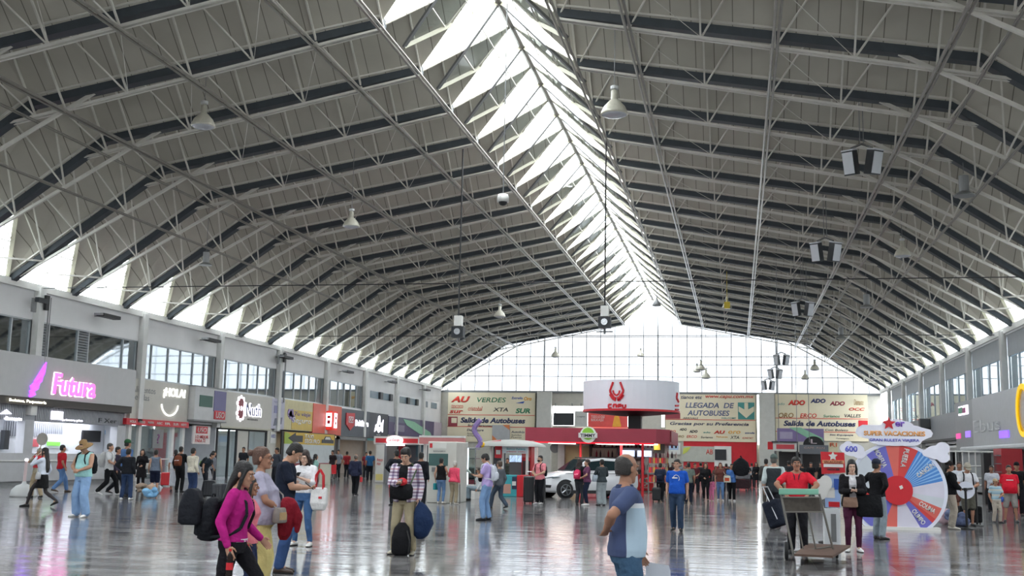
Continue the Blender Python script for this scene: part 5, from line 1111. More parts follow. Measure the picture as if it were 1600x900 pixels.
    b.bar(Hh(0, .096, .155), Hh(0, .118, .118), .008, 8, .014); b.ell(Hh(0, .112, .114), .016, .012, .01, 8, 6)
    b.ell(Hh(0, .092, .082), .024, .014, .013, 10, 6); b.ell(Hh(0, .082, .045), .022, .016, .016, 10, 6)
    for sx in (-1, 1): b.ell(Hh(sx * .074, -.004, .133), .012, .019, .03, 8, 6); b.ell(Hh(sx * .038, .082, .108), .02, .016, .02, 8, 6)
    b.bar(Hh(-.05, .088, .168), Hh(.05, .088, .168), .012, 8)
    for nm, sx in (('L', -1), ('R', 1)):
        sh, el, wr, arm = J['arm' + nm]; limb(b, [sh, el, wr], list(ar)); limb(b, [sh + (el - sh) * .25, sh + (el - sh) * .6], [ar[0] + .003, ar[0] - .002]); limb(b, [el + (wr - el) * .1, el + (wr - el) * .45], [ar[1], ar[1] + .002])
        # hand: palm, four unequal bent fingers and a thumb from the side of the palm
        fd = (wr - el).normalized(); an_ = arm if isinstance(arm, str) else 'down'
        inward = V3((-sx, 0, 0)); pn = inward if an_ in ('down', 'swing_f', 'swing_b') else V3((0, 0, 1)) if an_ in ('phone', 'phone_high', 'hold') else V3((-sx * .6, -.8, 0)) if an_ in ('hip', 'fold', 'belly', 'strap') else V3((0, 0, -1))
        pn = pn - fd * pn.dot(fd); pn = pn.normalized() if pn.length > .1 else fd.orthogonal().normalized(); lat = fd.cross(pn)
        if lat.dot(V3((0, 1, 0)) if abs(fd.z) > .6 else V3((-sx, 0, .3))) < 0: lat = -lat
        pc = wr + fd * .052; vs = MB(); M_ = Matrix((lat, pn, fd)).transposed(); b.ell(pc, .038, .016, .055, 12, 8, M_); b.ell(wr + fd * .075, .04, .014, .03, 12, 8, M_)
        curl = {'down': .35, 'swing_f': .4, 'swing_b': .4}.get(an_, .75)
        for k, (off, L) in enumerate(((.03, .062), (.01, .072), (-.011, .067), (-.031, .052))):
            p = wr + fd * (.093 - abs(k - 1.3) * .004) + lat * off; a = curl * .5; r = .0085
            for seg in (.44, .32, .24):
                q = p + (fd * math.cos(a) + pn * math.sin(a)) * L * seg; b.bar(p, q, r, 8, r * .92); b.ell(q, r * .95, r * .95, r * .95, 8, 5); p = q; a += curl * .7; r *= .92
        p = wr + fd * .03 + lat * .033; q = p + (fd * .75 + lat * .6 + pn * .25).normalized() * .036; q2 = q + (fd * .9 + lat * .1 + pn * .4).normalized() * .03
        b.bar(p, q, .012, 8, .01); b.bar(q, q2, .01, 8, .008); b.ell(q, .01, .01, .01, 8, 5); b.ell(q2, .008, .008, .008, 8, 5)
        J['hand' + nm] = wr + fd * .09
        hip, kn, an = J['leg' + nm]; limb(b, [hip, kn, an], [.078, .052, .036]); limb(b, [hip, hip + (kn - hip) * .5], [.082, .07]); limb(b, [kn + (an - kn) * .15, kn + (an - kn) * .4], [.052, .055]); limb(b, [an, an + V3((0, .09, -.05))], [.034, .022])
    P = b.build('person', skm, None); P.location = at; P.rotation_euler = (0, 0, math.radians(face)); P.scale = (s, s, s); tag(P, label, 'person', group); vox(P, v_b, 2)
    Mw = Matrix.Translation(at) @ Matrix.Rotation(math.radians(face), 4, 'Z') @ Matrix.Scale(s, 4)
    R = dict(o=P, M=Mw, J=J, s=s, face=math.radians(face), U=U, lean=lean, dz=dz, H=Hh)
    # ---- clothes
    tc, tk = top[:2]; cm = top[2] if len(top) > 2 else cloth(tc)
    if stripes: cm = stripe_mat(*stripes)
    b = MB(); hz = hem if hem else {'crop': .98, 'tank': .9, 'coat': .55}.get(tk, .87)
    if tk == 'coat':
        torso(b, .82, 1.44, .022); b.loft([ering(V3((0, 0, z)) + dz, .17 + e, .13 + e) for z, e in ((.9, .02), (.7, .04), (hz, .06))])
    else: torso(b, max(hz, .81), 1.44 if tk != 'tank' else 1.41, .025 + loose * .5, .06 + loose)
    for sx in (-1, 1): limb(b, [U((sx * .045, -.018, 1.425)), U((sx * shw * .8, -.014, 1.395))], [.055, .062])
    fr = {'short': .62, 'tank': 0, 'long': 2, 'coat': 2, 'crop': .55, 'mid': 1.35}.get(tk, .62)
    for nm in 'LR':
        sh, el, wr, _a = J['arm' + nm]; g = .014 + loose * .4
        if fr <= 0: b.ell(sh + V3((0, 0, .02)), .04, .05, .05); continue
        if fr <= 1: limb(b, [sh, sh + (el - sh) * fr], [ar[0] + g + .003, ar[0] + g])
        else: limb(b, [sh, el, el + (wr - el) * min(.97, fr - 1)], [ar[0] + g, ar[1] + g, ar[2] + g])
    vox(b.build({'tank': 'tank_top', 'long': 'long_sleeve_top', 'coat': 'coat'}.get(tk, 'shirt'), cm, P), v_c * .9, 3)
    if jacket:   # sleeveless or sleeved open layer: sides and back, with the shirt showing in front
        jc, jk = jacket[:2]; b = MB()
        for sx in (-1, 1):
            rings = []
            for z in (.84, .9, .98, 1.08, 1.18, 1.28, 1.36, 1.42):
                hw, hd, yo = prof(z); g = .05; c = U((0, yo, z)); ring = []
                for t_ in list(np.linspace(-PI/2, PI/2 - .38, 9)): ring.append(c + V3((sx * (hw + g) * math.cos(t_), 0, 0)) + rx @ V3((0, (hd + g) * math.sin(t_), 0)))
                for t_ in list(np.linspace(PI/2 - .38, -PI/2, 9)): ring.append(c + V3((sx * (hw + g - .03) * math.cos(t_), 0, 0)) + rx @ V3((0, (hd + g - .03) * math.sin(t_), 0)))
                rings.append(ring)
            b.loft(rings)
        for nm in 'LR':
            sh, el, wr, _a = J['arm' + nm]
            if jk == 'long': limb(b, [sh, el, el + (wr - el) * .95], [ar[0] + .026, ar[1] + .026, ar[2] + .022])
            elif jk == 'short': limb(b, [sh, sh + (el - sh) * .8], [ar[0] + .028, ar[0] + .03])
        vox(b.build('jacket', jacket[2] if len(jacket) > 2 else cloth(jc), P), v_c * .9, 2)
    # ---- trousers / skirt
    bc, bk = bot; bm_ = cloth(bc); b = MB()
    if bk in ('skirt', 'dress'):
        z1 = .5 if bk == 'skirt' else .22; b.loft([ering(V3((0, 0, z)) + dz, w_, d_) for z, w_, d_ in ((1.0, .155, .12), (.92, .182, .135), (.8, .19, .15), (z1 + .1, .2, .17), (z1 if bk == 'dress' else .6, .21, .18))]); vox(b.build('skirt', bm_, P), v_c, 2)
        if bk == 'skirt':
            b = MB()
            for nm in 'LR': hip, kn, an = J['leg' + nm]; limb(b, [hip, kn, an], [.084, .056, .04]); limb(b, [kn + (an - kn) * .15, kn + (an - kn) * .4], [.056, .06])
            vox(b.build('tights', mat('tights', '#2a2426', .6), P), v_c * .8, 2)
    else:
        torso2 = [(z, prof(z)) for z in (.81, .87, .93, 1.0)]
        b.loft([ering(V3((0, q[2], z)) + dz, q[0] + .018, q[1] + .016) for z, q in torso2])
        lw = {'pants': (.106, .08, .072), 'slim': (.098, .066, .05), 'wide': (.112, .1, .1), 'shorts': (.11, .095, .09)}[bk]
        for nm in 'LR':
            hip, kn, an = J['leg' + nm]; hip = hip + V3((0, 0, -.02))
            if bk == 'shorts': limb(b, [hip, hip + (kn - hip) * .95], [lw[0], lw[1]])
            else: limb(b, [hip, kn, an + (kn - an) * .06], list(lw)); limb(b, [hip + (kn - hip) * .3, hip + (kn - hip) * .6], [lw[0] - .004, lw[0] - .012]); limb(b, [kn + (an - kn) * .15, kn + (an - kn) * .45], [lw[1] - .002, lw[1]])
        vox(b.build('shorts' if bk == 'shorts' else 'trousers', bm_, P), v_c * .95, 3)
    # ---- shoes
    for nm, sx, ft in (('L', -1, la), ('R', 1, ra)):
        an = J['leg' + nm][2]; to = math.radians(12) * sx; d = V3((math.sin(to), math.cos(to), 0)); pit = ft[2] * 4; d = V3((d.x, d.y * math.cos(pit), -math.sin(pit))) if ft[2] > 0 else d
        c = an + V3((0, 0, -.085)); up = V3((0, 0, 1)); sd = d.cross(up).normalized(); up = sd.cross(d); b = MB()
        if ft[2] > 0: c = c + V3((0, 0, .0))
        b.loft([[c + d * y + sd * w_ * math.cos(a) + up * (h_ * .5 + h_ * .5 * math.sin(a)) for a in np.linspace(0, 2*PI, 13)[:-1]] for y, w_, h_ in ((-.07, .02, .05), (-.06, .034, .075), (-.02, .038, .095), (.04, .04, .085), (.1, .045, .062), (.15, .042, .05), (.185, .028, .04), (.198, .012, .025))])
        o = b.build('shoe', mat('shoe_' + shoes, shoes, .5, noise=.03), P, smooth=True)
        if near:
            b = MB(); b.loft([[c + d * y + sd * w_ * math.cos(a) + up * (.009 + .009 * math.sin(a)) for a in np.linspace(0, 2*PI, 13)[:-1]] for y, w_ in ((-.075, .02), (-.06, .038), (.04, .043), (.1, .048), (.15, .045), (.19, .03), (.203, .012))]); b.build('sole', mat('sole', '#d8d6d0' if shoes.lower() > '#7' else '#161616', .6), o)
    # ---- hair
    hk, hc = hair; hmat = mat('hair_' + hc, hc, .5, noise=.1, scale=40, bump=.3, bscale=60); b = MB()
    if hk == 'bald': rr = [(.09, .066, .05, -.04), (.12, .075, .078, -.026), (.15, .0775, .086, -.022), (.18, .0785, .088, -.022), (.205, .071, .074, -.03), (.222, .058, .056, -.036), (.236, .03, .03, -.038)]
    else: rr = [(.075, .06, .04, -.045), (.1, .072, .062, -.036), (.13, .078, .084, -.02), (.16, .0805, .094, -.012), (.19, .082, .101, -.006), (.22, .077, .096, -.006), (.247, .06, .073, -.008), (.266, .028, .035, -.008)]
    if hk == 'thick': rr = [(z, w_ * 1.07, d_ * 1.06, y_) for z, w_, d_, y_ in rr]
    b.loft([ering(Hh(0, yo, z), hw, hd, HX, HY, 20, .95) for z, hw, hd, yo in rr])
    dn = lambda x, y, z: Hh(x, y, z) if z > -.02 else hn + hm @ V3((x, y, -.02)) + V3((0, 0, z + .02))
    if hk in ('long', 'pony', 'curly'):
        ln = {'long': 1.0, 'pony': .8, 'curly': .55}[hk]; wd = .6 if hk == 'pony' else 1.1
        b.loft([ering(dn(0, yo, z), hw * wd, hd, HX, HY) for z, hw, hd, yo in ((.16, .06, .05, -.05), (.05, .08, .045, -.07), (-.02, .09, .04, -.085), (-.14 * ln, .1, .038, -.115), (-.3 * ln, .09, .034, -.125), (-.42 * ln, .05, .02, -.12))])
        if hk != 'pony':
            for sx in (-1, 1): limb(b, [Hh(sx * .06, .045, .19), Hh(sx * .08, .03, .1), dn(sx * .085, .02, -.03), dn(sx * .09, .02, -.25 * ln)], [.02, .022, .022, .012], 8)
        if hk == 'curly':
            for i in range(16): a = i * 2.4; b.ell(dn(.085 * math.cos(a), -.03 + .06 * math.sin(a), .16 - i * .022), .035, .035, .035, 8, 6)
    if hk == 'bun': b.ell(Hh(0, -.115, .2), .04, .035, .04)
    if hk != 'none': vox(b.build('hair', hmat, P), v_b, 1)
    # ---- hats
    if hat:
        kind, hcx = hat; m_ = cloth(hcx); b = MB()
        if kind == 'cap':
            b.loft([ering(Hh(0, yo, z), hw, hd, HX, HY) for z, hw, hd, yo in ((.175, .087, .108, -.002), (.215, .086, .106, -.004), (.25, .072, .09, -.006), (.272, .045, .056, -.006), (.282, .012, .014, -.006))])
            b.loft([[Hh(w_ * math.cos(a), y_ , .178 - dd) for a, w_, y_ in ((0, .07, .08), (.5, .075, .1 + e), (1.57, .04, .115 + e * 1.3), (2.64, .075, .1 + e), (3.14, .07, .08))] for dd, e in ((0, .055), (.008, .058))]); b.build('cap', m_, P, smooth=True)
        else:
            M4 = Matrix((HX, HY, hm @ V3((0, 0, 1)))).transposed(); bb = MB(); bb.lathe([(0, .31), (.05, .305), (.085, .28), (.095, .2), (.12, .18), (.19, .16), (.2, .15), (.19, .15), (.1, .17), (0, .18)], n=28); b.add([hn + M4 @ (V3(v) + V3((0, -.005, 0))) for v in bb.v], bb.f); b.build('hat', m_, P, smooth=True)
    # ---- face details on people near enough to show them
    if dist < 32:
        for sx in (-1, 1):
            e = MB(); e.ell(Hh(sx * .03, .0915, .143), .014, .008, .008, 10, 6); eo = e.build('eye', mat('eye_white', '#d8d2cb', .3), P, smooth=True); e = MB(); e.ell(Hh(sx * .03, .0985, .143), .0065, .004, .007, 8, 5); e.build('iris', mat('iris', '#20140e', .2), eo, smooth=True)
            e = MB(); limb(e, [Hh(sx * .014, .1, .163), Hh(sx * .035, .0985, .168), Hh(sx * .05, .086, .162)], [.0045, .005, .003], 6); e.build('eyebrow', hmat, P)
        if not mask: e = MB(); e.ell(Hh(0, .1035, .083), .021, .006, .006, 10, 5); e.build('lips', mat('lips', '#8f4f46', .5), P, smooth=True)
    if mask: e = MB(); e.ell(Hh(0, .078, .085), .058, .048, .045, 14, 8); e.build('face_mask', cloth(mask), P, smooth=True)
    if glasses:
        e = MB()
        for sx in (-1, 1): e.tube([Hh(sx * (.031 + .021 * math.cos(a)), .109, .143 + .018 * math.sin(a)) for a in np.linspace(0, 2*PI, 11)], .0022, 4); e.bar(Hh(sx * .052, .108, .146), Hh(sx * .077, .0, .145), .002, 4)
        e.bar(Hh(-.01, .11, .146), Hh(.01, .11, .146), .002, 4); e.build('glasses', dark, P)
    return R
def stripe_mat(name, cols, per, axis='Z', cross=None):
    if name in _M: return _M[name]
    m = bpy.data.materials.new(name); m.use_nodes = True; n = m.node_tree.nodes; l = m.node_tree.links; b = n['Principled BSDF']; b.inputs['Roughness'].default_value = .85
    tc = n.new('ShaderNodeTexCoord'); sx = n.new('ShaderNodeSeparateXYZ'); l.new(tc.outputs['Object'], sx.inputs[0]); a = n.new('ShaderNodeMath'); a.operation = 'MULTIPLY'; a.inputs[1].default_value = 1 / per; l.new(sx.outputs[axis], a.inputs[0]); fr = n.new('ShaderNodeMath'); fr.operation = 'FRACT'; l.new(a.outputs[0], fr.inputs[0])
    cr = n.new('ShaderNodeValToRGB'); cr.color_ramp.interpolation = 'CONSTANT'; e = cr.color_ramp.elements; e[0].color = (*srgb(cols[0]), 1); e[1].position = 1 / len(cols); e[1].color = (*srgb(cols[1]), 1)
    for i, c in enumerate(cols[2:]): x = e.new((i + 2) / len(cols)); x.color = (*srgb(c), 1)
    l.new(fr.outputs[0], cr.inputs[0]); l.new(cr.outputs[0], b.inputs['Base Color'])
    if cross:
        a2 = n.new('ShaderNodeMath'); a2.operation = 'MULTIPLY'; a2.inputs[1].default_value = 1 / cross; l.new(sx.outputs['X'], a2.inputs[0]); f2 = n.new('ShaderNodeMath'); f2.operation = 'FRACT'; l.new(a2.outputs[0], f2.inputs[0])
        c2 = n.new('ShaderNodeValToRGB'); c2.color_ramp.interpolation = 'CONSTANT'; c2.color_ramp.elements[0].color = (1, 1, 1, 1); c2.color_ramp.elements[1].position = .6; c2.color_ramp.elements[1].color = (.45, .38, .5, 1); l.new(f2.outputs[0], c2.inputs[0])
        mx = n.new('ShaderNodeMix'); mx.data_type = 'RGBA'; mx.blend_type = 'MULTIPLY'; mx.inputs['Factor'].default_value = 1; l.new(cr.outputs[0], mx.inputs['A']); l.new(c2.outputs[0], mx.inputs['B']); l.new(mx.outputs['Result'], b.inputs['Base Color'])
    _M[name] = m; return m
def zones_mat(name, rules, base):
    """cloth made of panels: rules = [(axis, '>' or '<', value, colour)...] over the garment's own coordinates, later ones on top"""
    m = bpy.data.materials.new(name); m.use_nodes = True; n = m.node_tree.nodes; l = m.node_tree.links; b = n['Principled BSDF']; b.inputs['Roughness'].default_value = .85
    tc = n.new('ShaderNodeTexCoord'); sx = n.new('ShaderNodeSeparateXYZ'); l.new(tc.outputs['Object'], sx.inputs[0]); prev = None; c0 = (*srgb(base), 1)
    for conds, col in rules:
        f = None
        for ax, op, v in conds:
            k = n.new('ShaderNodeMath'); k.operation = 'GREATER_THAN' if op == '>' else 'LESS_THAN'; k.inputs[1].default_value = v; l.new(sx.outputs[ax], k.inputs[0])
            if f is None: f = k
            else: mm = n.new('ShaderNodeMath'); mm.operation = 'MULTIPLY'; l.new(f.outputs[0], mm.inputs[0]); l.new(k.outputs[0], mm.inputs[1]); f = mm
        mx = n.new('ShaderNodeMix'); mx.data_type = 'RGBA'
        if prev: l.new(prev.outputs['Result'], mx.inputs['A'])
        else: mx.inputs['A'].default_value = c0
        mx.inputs['B'].default_value = (*srgb(col), 1); l.new(f.outputs[0], mx.inputs['Factor']); prev = mx
    l.new(prev.outputs['Result'], b.inputs['Base Color']); _M[name] = m; return m
def spot(px_, py, head_py, hmin=1.45, hmax=1.9):
    g = on_floor(px_, py); H = at_y(px_, head_py, g.y).z; return g, min(hmax, max(hmin, H))
# ---- things people carry (each a thing of its own, placed against its owner)
def on_body(R, p, upper=True):
    return R['M'] @ (R['U'](p) if upper else V3(p) + R['dz'])
def holder(R, p, name, label, cat, upper=True, tilt=0, turn=0, group=None):
    t = thing(name, label, cat, on_body(R, p, upper) if not isinstance(p, str) else R['M'] @ R['J'][p], R['face'] + turn, group); t.rotation_euler = (-tilt, 0, R['face'] + turn); t.scale = (R['s'],) * 3; return t
def backpack(R, col, label, w_=.28, h_=.42, d_=.16, y=-.2, z=1.2, turn=0, straps=True, accent=None):
    t = holder(R, (0, y, z), 'backpack', label, 'backpack', tilt=math.radians(R['lean']), turn=turn); m_ = cloth(col)
    b = MB(); b.loft([ering(V3((0, yo, zz)), hw, hd, n=20, sq=.55) for zz, hw, hd, yo in ((-h_/2, w_*.36, d_*.3, 0), (-h_*.45, w_*.47, d_*.48, 0), (0, w_*.5, d_*.5, 0), (h_*.3, w_*.48, d_*.45, .01), (h_*.44, w_*.38, d_*.32, .02), (h_*.5, w_*.2, d_*.15, .02))]); b.build('bag_body', m_, t, smooth=True)
    b = MB(); b.loft([ering(V3((0, yo, zz)), hw, hd, n=16, sq=.6) for zz, hw, hd, yo in ((-h_*.4, w_*.32, .03, -d_*.45), (-h_*.36, w_*.36, .045, -d_*.48), (-.02, w_*.36, .045, -d_*.5), (.03, w_*.3, .02, -d_*.45))]); b.build('front_pocket', cloth(accent) if accent else m_, t, smooth=True)
    MB().tube([(-.05, .0, h_*.48), (-.04, .0, h_*.56), (.04, 0, h_*.56), (.05, 0, h_*.48)], .008).build('grab_handle', m_, t)
    MB().bar((-w_*.3, -d_*.5 - .03, 0), (w_*.3, -d_*.5 - .03, .01), .005, 5).build('zip', chrome, t)
    if straps:
        for sx in (-1, 1): MB().tube([(sx*.08, d_*.4, h_*.4), (sx*.1, -y - .02, .27), (sx*.115, -y + .12, .2), (sx*.125, -y + .145, .08), (sx*.14, -y + .1, -.06), (sx*.16, -y, -.14), (sx*.12, d_*.3, -h_*.4)], .017, 6).build('strap', m_, t)
    return t
def shoulder_bag(R, col, label, p=(.2, -.05, .98), w_=.28, h_=.22, d_=.1, cat='bag', strap_to=(-.1, 0, 1.44), name='shoulder_bag', turn=0, patch=None):
    t = holder(R, p, name, label, cat, turn=turn); m_ = cloth(col); b = MB()
    b.loft([ering(V3((0, 0, zz)), hw, hd, n=20, sq=.5) for zz, hw, hd in ((-h_/2, w_*.44, d_*.35), (-h_*.42, w_*.5, d_*.5), (0, w_*.49, d_*.5), (h_*.42, w_*.44, d_*.3), (h_*.5, w_*.42, d_*.12))]); b.build('bag_body', m_, t, smooth=True)
    if patch: MB().box(-w_*.3, d_*.48, -h_*.3, w_*.3, d_*.53, h_*.2).build('flap', cloth(patch), t, bevel=.01)
    if strap_to:
        q = V3(strap_to) - V3(p); qr = Matrix.Rotation(-turn, 3, 'Z') @ q; mid = qr * .5 + Matrix.Rotation(-turn, 3, 'Z') @ V3((0, .13 if p[1] > -.12 else -.1, .0))
        MB().tube([(-w_*.35, 0, h_*.45), tuple(mid), tuple(qr), tuple(qr * .55 + Matrix.Rotation(-turn, 3, 'Z') @ V3((0, -.12, 0))), (w_*.35, 0, h_*.45)], .009, 5).build('strap', m_, t)
    return t
def hand_item(R, hand, kind, label, col='#111111'):
    J = R['J']['hand' + hand]
    if kind == 'phone': t = holder(R, 'hand' + hand, 'mobile_phone', label, 'phone', tilt=-.9); MB().box(-.037, -.005, -.03, .037, .005, .12).build('phone_body', mat('phone_' + col, col, .25), t, bevel=.004); MB().box(-.033, -.0065, -.025, .033, -.005, .115).build('screen', mat('phone_screen', '#1c2430', .05), t); return t
    if kind == 'bottle':
        t = holder(R, 'hand' + hand, 'soda_bottle', label, 'bottle'); MB().lathe([(0, -.22), (.03, -.22), (.034, -.2), (.034, -.08), (.03, -.06), (.034, -.03), (.014, .02), (.014, .04), (0, .04)], n=14).build('bottle_body', mat('cola', '#1d0f0d', .12), t, smooth=True); MB().lathe([(.0355, -.15), (.0355, -.08)], n=14).build('bottle_label', red_p, t); MB().lathe([(.0, .055), (.017, .055), (.017, .03), (0, .03)], n=12).build('cap', red_p, t); return t
    if kind in ('bag', 'tote', 'paper'):
        t = holder(R, 'hand' + hand, {'bag': 'carrier_bag', 'tote': 'tote_bag', 'paper': 'sheet_of_paper'}[kind], label, 'bag' if kind != 'paper' else 'paper')
        return t
def suitcase(loc, rz, col, label, w_=.42, h_=.62, d_=.25, handle=.35, soft=False):
    t = thing('suitcase', label, 'suitcase', loc, rz); m_ = cloth(col) if soft else mat('case_' + col, col, .4)
    MB().box(-w_/2, -d_/2, .05, w_/2, d_/2, h_).build('case_body', m_, t, bevel=.05)
    b = MB()
    for i in range(4): x = -w_*.35 + i * w_*.23; b.box(x, -d_/2 - .008, .12, x + .03, -d_/2, h_ - .07)
    b.build('ribs', m_, t)
    if handle: MB().bar((-.08, d_*.3, h_), (-.08, d_*.3, h_ + handle), .009).bar((.08, d_*.3, h_), (.08, d_*.3, h_ + handle), .009).bar((-.08, d_*.3, h_ + handle), (.08, d_*.3, h_ + handle), .013).build('pull_handle', chrome, t)
    for sx in (-1, 1):
        for sy in (-1, 1): MB().lathe([(0, -.015), (.028, -.015), (.028, .015), (0, .015)], (sx*w_*.38, sy*d_*.32, .028), 12, 'x').build('wheel', black, t)
    return t
# ------------------------------------------------------------------ who stands where
def PP(label, px_, py, hy, face, **k):
    g, H = spot(px_, py, hy, k.pop('hmin', 1.5), k.pop('hmax', 1.88)); return person(label, g, H, face, **k)
def PD(label, px_, depth, hy, face, H=None, **k):
    g = at_y(px_, 800, depth); g.z = 0; return person(label, g, H or at_y(px_, hy, depth).z, face, **k)
B1, B2, B3 = '#5b7ba6', '#8aa9cf', '#3c5069'
# ---- nearest
polo = zones_mat('polo_panels', [((('Y', '>', -.05), ('Z', '<', 1.315)), '#b4cbdc'), ((('Z', '>', 1.28), ('Z', '<', 1.32), ('Y', '>', -.05)), '#dfe4ea'), ((('X', '>', .215), ('Z', '>', 1.2)), '#3f4c70')], '#3f4c70')
A = PD('balding man in a navy and pale blue polo looking away, holding a white paper', 978, 9.3, 708, -68, H=1.66, top=('#3f4c70', 'short', polo), bot=('#43607c', 'pants'), hair=('bald', '#2f2b29'), arms=(((.2, .16, .9), (.2, -1, 0)), ((.1, -.2, 1.1), (1, -.8, -.3))), legs='contra', head=(30, 3), fat=.45, skin='b', shoes='#2b2420')
t = hand_item(A, 'L', 'paper', 'white sheet of paper hanging from the hand of the polo shirt man', ''); MB().loft([[(-.02 + .0 * k, .02 + .018 * math.sin(k), -.02 - .05 * k) for k in range(6)] + [(.0, .24 + .018 * math.sin(k), -.05 - .05 * k) for k in range(5, -1, -1)], [(-.018, .02 + .018 * math.sin(k), -.02 - .05 * k) for k in range(6)] + [(.002, .24 + .018 * math.sin(k), -.05 - .05 * k) for k in range(5, -1, -1)]]).build('sheet', mat('paper', '#dfe3ec', .7, noise=.02), t)
b = MB(); b.loft([ering(A['U']((0, -.012, z)), w_, w_ * .95, X=V3((1,0,0))) for z, w_ in ((1.435, .085), (1.47, .075), (1.475, .066), (1.44, .066))]); b.build('collar', cloth('#33405f'), A['o'])
W1 = PD('woman with long black hair in a magenta jacket walking right with a black backpack', 367, 10.0, 710, -82, H=1.60, sex='f', top=('#b0207a', 'long'), bot=('#1b1a1f', 'slim'), hair=('long', '#120f10'), arms=('swing_f', 'down'), legs='big', head=(-4, 8), skin='a', shoes='#1a1a1c', hem=.93, lean=4)
backpack(W1, '#1d1f24', 'black backpack on the back of the woman in the magenta jacket', .3, .44, .2, y=-.26, z=1.13, accent='#24262c')
shoulder_bag(W1, '#22242a', 'second black bag slung low behind the woman in the magenta jacket', (.1, -.44, 1.24), .24, .36, .24, name='duffel_bag', strap_to=None)
t = hand_item(W1, 'R', 'bottle', 'dark soda bottle with red label in the hand of the magenta jacket woman')
b = MB(); b.loft([ering(W1['U']((0, 0, z)), .178, .137) for z in (.925, .955)]); b.build('white_waistband', cloth('#d8d4d8'), W1['o'])
W2 = PD('girl in a salmon pink t-shirt half hidden behind the magenta jacket woman', 388, 11.0, 740, -75, H=1.36, sex='f', top=('#e5808c', 'short'), bot=('#2a3350', 'pants'), hair=('long', '#17110f'), arms=('down', 'down'), legs='stand', skin='b')
hand_item(W2, 'R', 'bottle', 'dark soda bottle with red label held low by the girl in salmon pink')
W3 = PD('woman with glasses and tied hair in a lavender top and pale yellow trousers', 406, 11.6, 697, -72, H=1.67, sex='f', top=('#a9a5b8', 'short'), bot=('#d6c584', 'wide'), hair=('bun', '#5a4034'), arms=('belly', 'belly'), legs='stand', head=(0, -2), fat=1.2, skin='b', glasses=True, shoes='#3a2f2c')
t = thing('maroon_jacket', 'maroon padded jacket draped over the forearm of the woman with glasses', 'jacket', on_body(W3, (.04, .3, 1.06)), W3['face']); t.scale = (.72, .62, .82)
b = MB(); b.loft([ering(V3((0, yo, z)), hw, hd, n=16) for z, hw, hd, yo in ((-.42, .04, .06, -.03), (-.36, .09, .11, -.02), (-.2, .11, .15, 0), (-.05, .12, .17, .03), (.06, .11, .15, .04), (.12, .07, .1, .02), (.14, .02, .03, 0))]); limb(b, [V3((.02, .12, .03)), V3((.03, .22, -.12)), V3((.02, .2, -.28))], [.07, .07, .05]); vox(b.build('padded_cloth', cloth('#7c1826'), t), .012, 4)
shoulder_bag(W3, '#8d8580', 'small printed grey pouch on a long strap of the woman with glasses', (.17, .24, .98), .2, .17, .09, strap_to=(-.12, 0, 1.42), patch='#b79a72', turn=-.6)
W4 = PD('dark haired man in a navy polo and jeans bent over his phone', 440, 14.6, 688, -70, H=1.78, top=('#1e2433', 'short'), bot=('#38507a', 'pants'), hair=('short', '#15110f'), arms=('phone', 'phone'), legs='stand', head=(0, 30), skin='a', shoes='#3a2a22', fat=.3, lean=5)
hand_item(W4, 'L', 'phone', 'dark phone held by the man in the navy polo')
# white blouse woman
W5 = PP('woman with curly dark hair, white tied blouse and blue jeans reading her phone', 472, 853, 701, 176, sex='f', top=('#dedde0', 'mid'), bot=('#44648f', 'slim'), hair=('curly', '#2a1a16'), arms=('phone_high', 'phone'), legs='wide', head=(0, 18), skin='e', shoes='#e4e2de', hem=.95)
hand_item(W5, 'L', 'phone', 'black phone held up by the woman in the white blouse')
t = holder(W5, (-.33, .08, .98), 'tote_bag', 'white tote bag with red straps on the arm of the woman in white', 'bag'); MB().loft([[(x * w_, y * d_, z) for x, y in ((-1, -1), (1, -1), (1, 1), (-1, 1))] for z, w_, d_ in ((-.33, .12, .04), (-.2, .16, .07), (.08, .155, .03))]).build('bag_body', cloth('#d8d7d6'), t, bevel=.03)
for sy in (-.03, .03): MB().tube([(-.08, sy, .05), (-.07, sy, .3), (0, sy, .4), (.07, sy, .3), (.08, sy, .05)], .013, 6).build('strap', red_p, t)
MB().box(-.08, -.06, -.12, -.02, .075, -.08).build('red_mark', red_p, t)
# plaid shirt man
pl = stripe_mat('plaid', ('#cfc6cf', '#8a7388', '#d9d4dc', '#c49aa2', '#e0dce2', '#9a90a8'), .16, cross=.1)
M1 = PP('young man in an open plaid shirt, black t-shirt and khaki trousers reading his phone', 630, 866, 697, 178, top=('#1d1d20', 'short'), bot=('#a79b80', 'pants'), hair=('thick', '#100d0c'), arms=(('down'), 'phone'), jacket=('#cfc6cf', 'long', pl), legs='wide', head=(4, 20), skin='c', shoes='#b3ab98')
hand_item(M1, 'R', 'phone', 'phone lying in the raised palm of the young man in plaid')
t = holder(M1, (.0, .21, 1.02), 'waist_bag', 'black belly bag with red edge worn in front by the young man in plaid', 'bag'); MB().loft([ering(V3((0, 0, z)), hw, hd, n=18, sq=.6) for z, hw, hd in ((-.13, .12, .03), (-.1, .19, .06), (.05, .2, .075), (.12, .17, .04))]).build('bag_body', cloth('#18181b'), t, smooth=True); MB().bar((.19, 0, -.1), (.21, 0, .1), .008).build('red_piping', red_p, t); MB().tube([(-.15, 0, .1), (-.2, -.15, .35), (-.1, -.2, .45)], .012).build('strap', cloth('#4a5a45'), t)
t = holder(M1, (-.02, .2, 1.17), 'red_visor_hat', 'red cap clipped to the front of the young man in plaid', 'cap'); MB().ell((0, .03, 0), .09, .06, .07).build('crown', red_p, t, smooth=True)
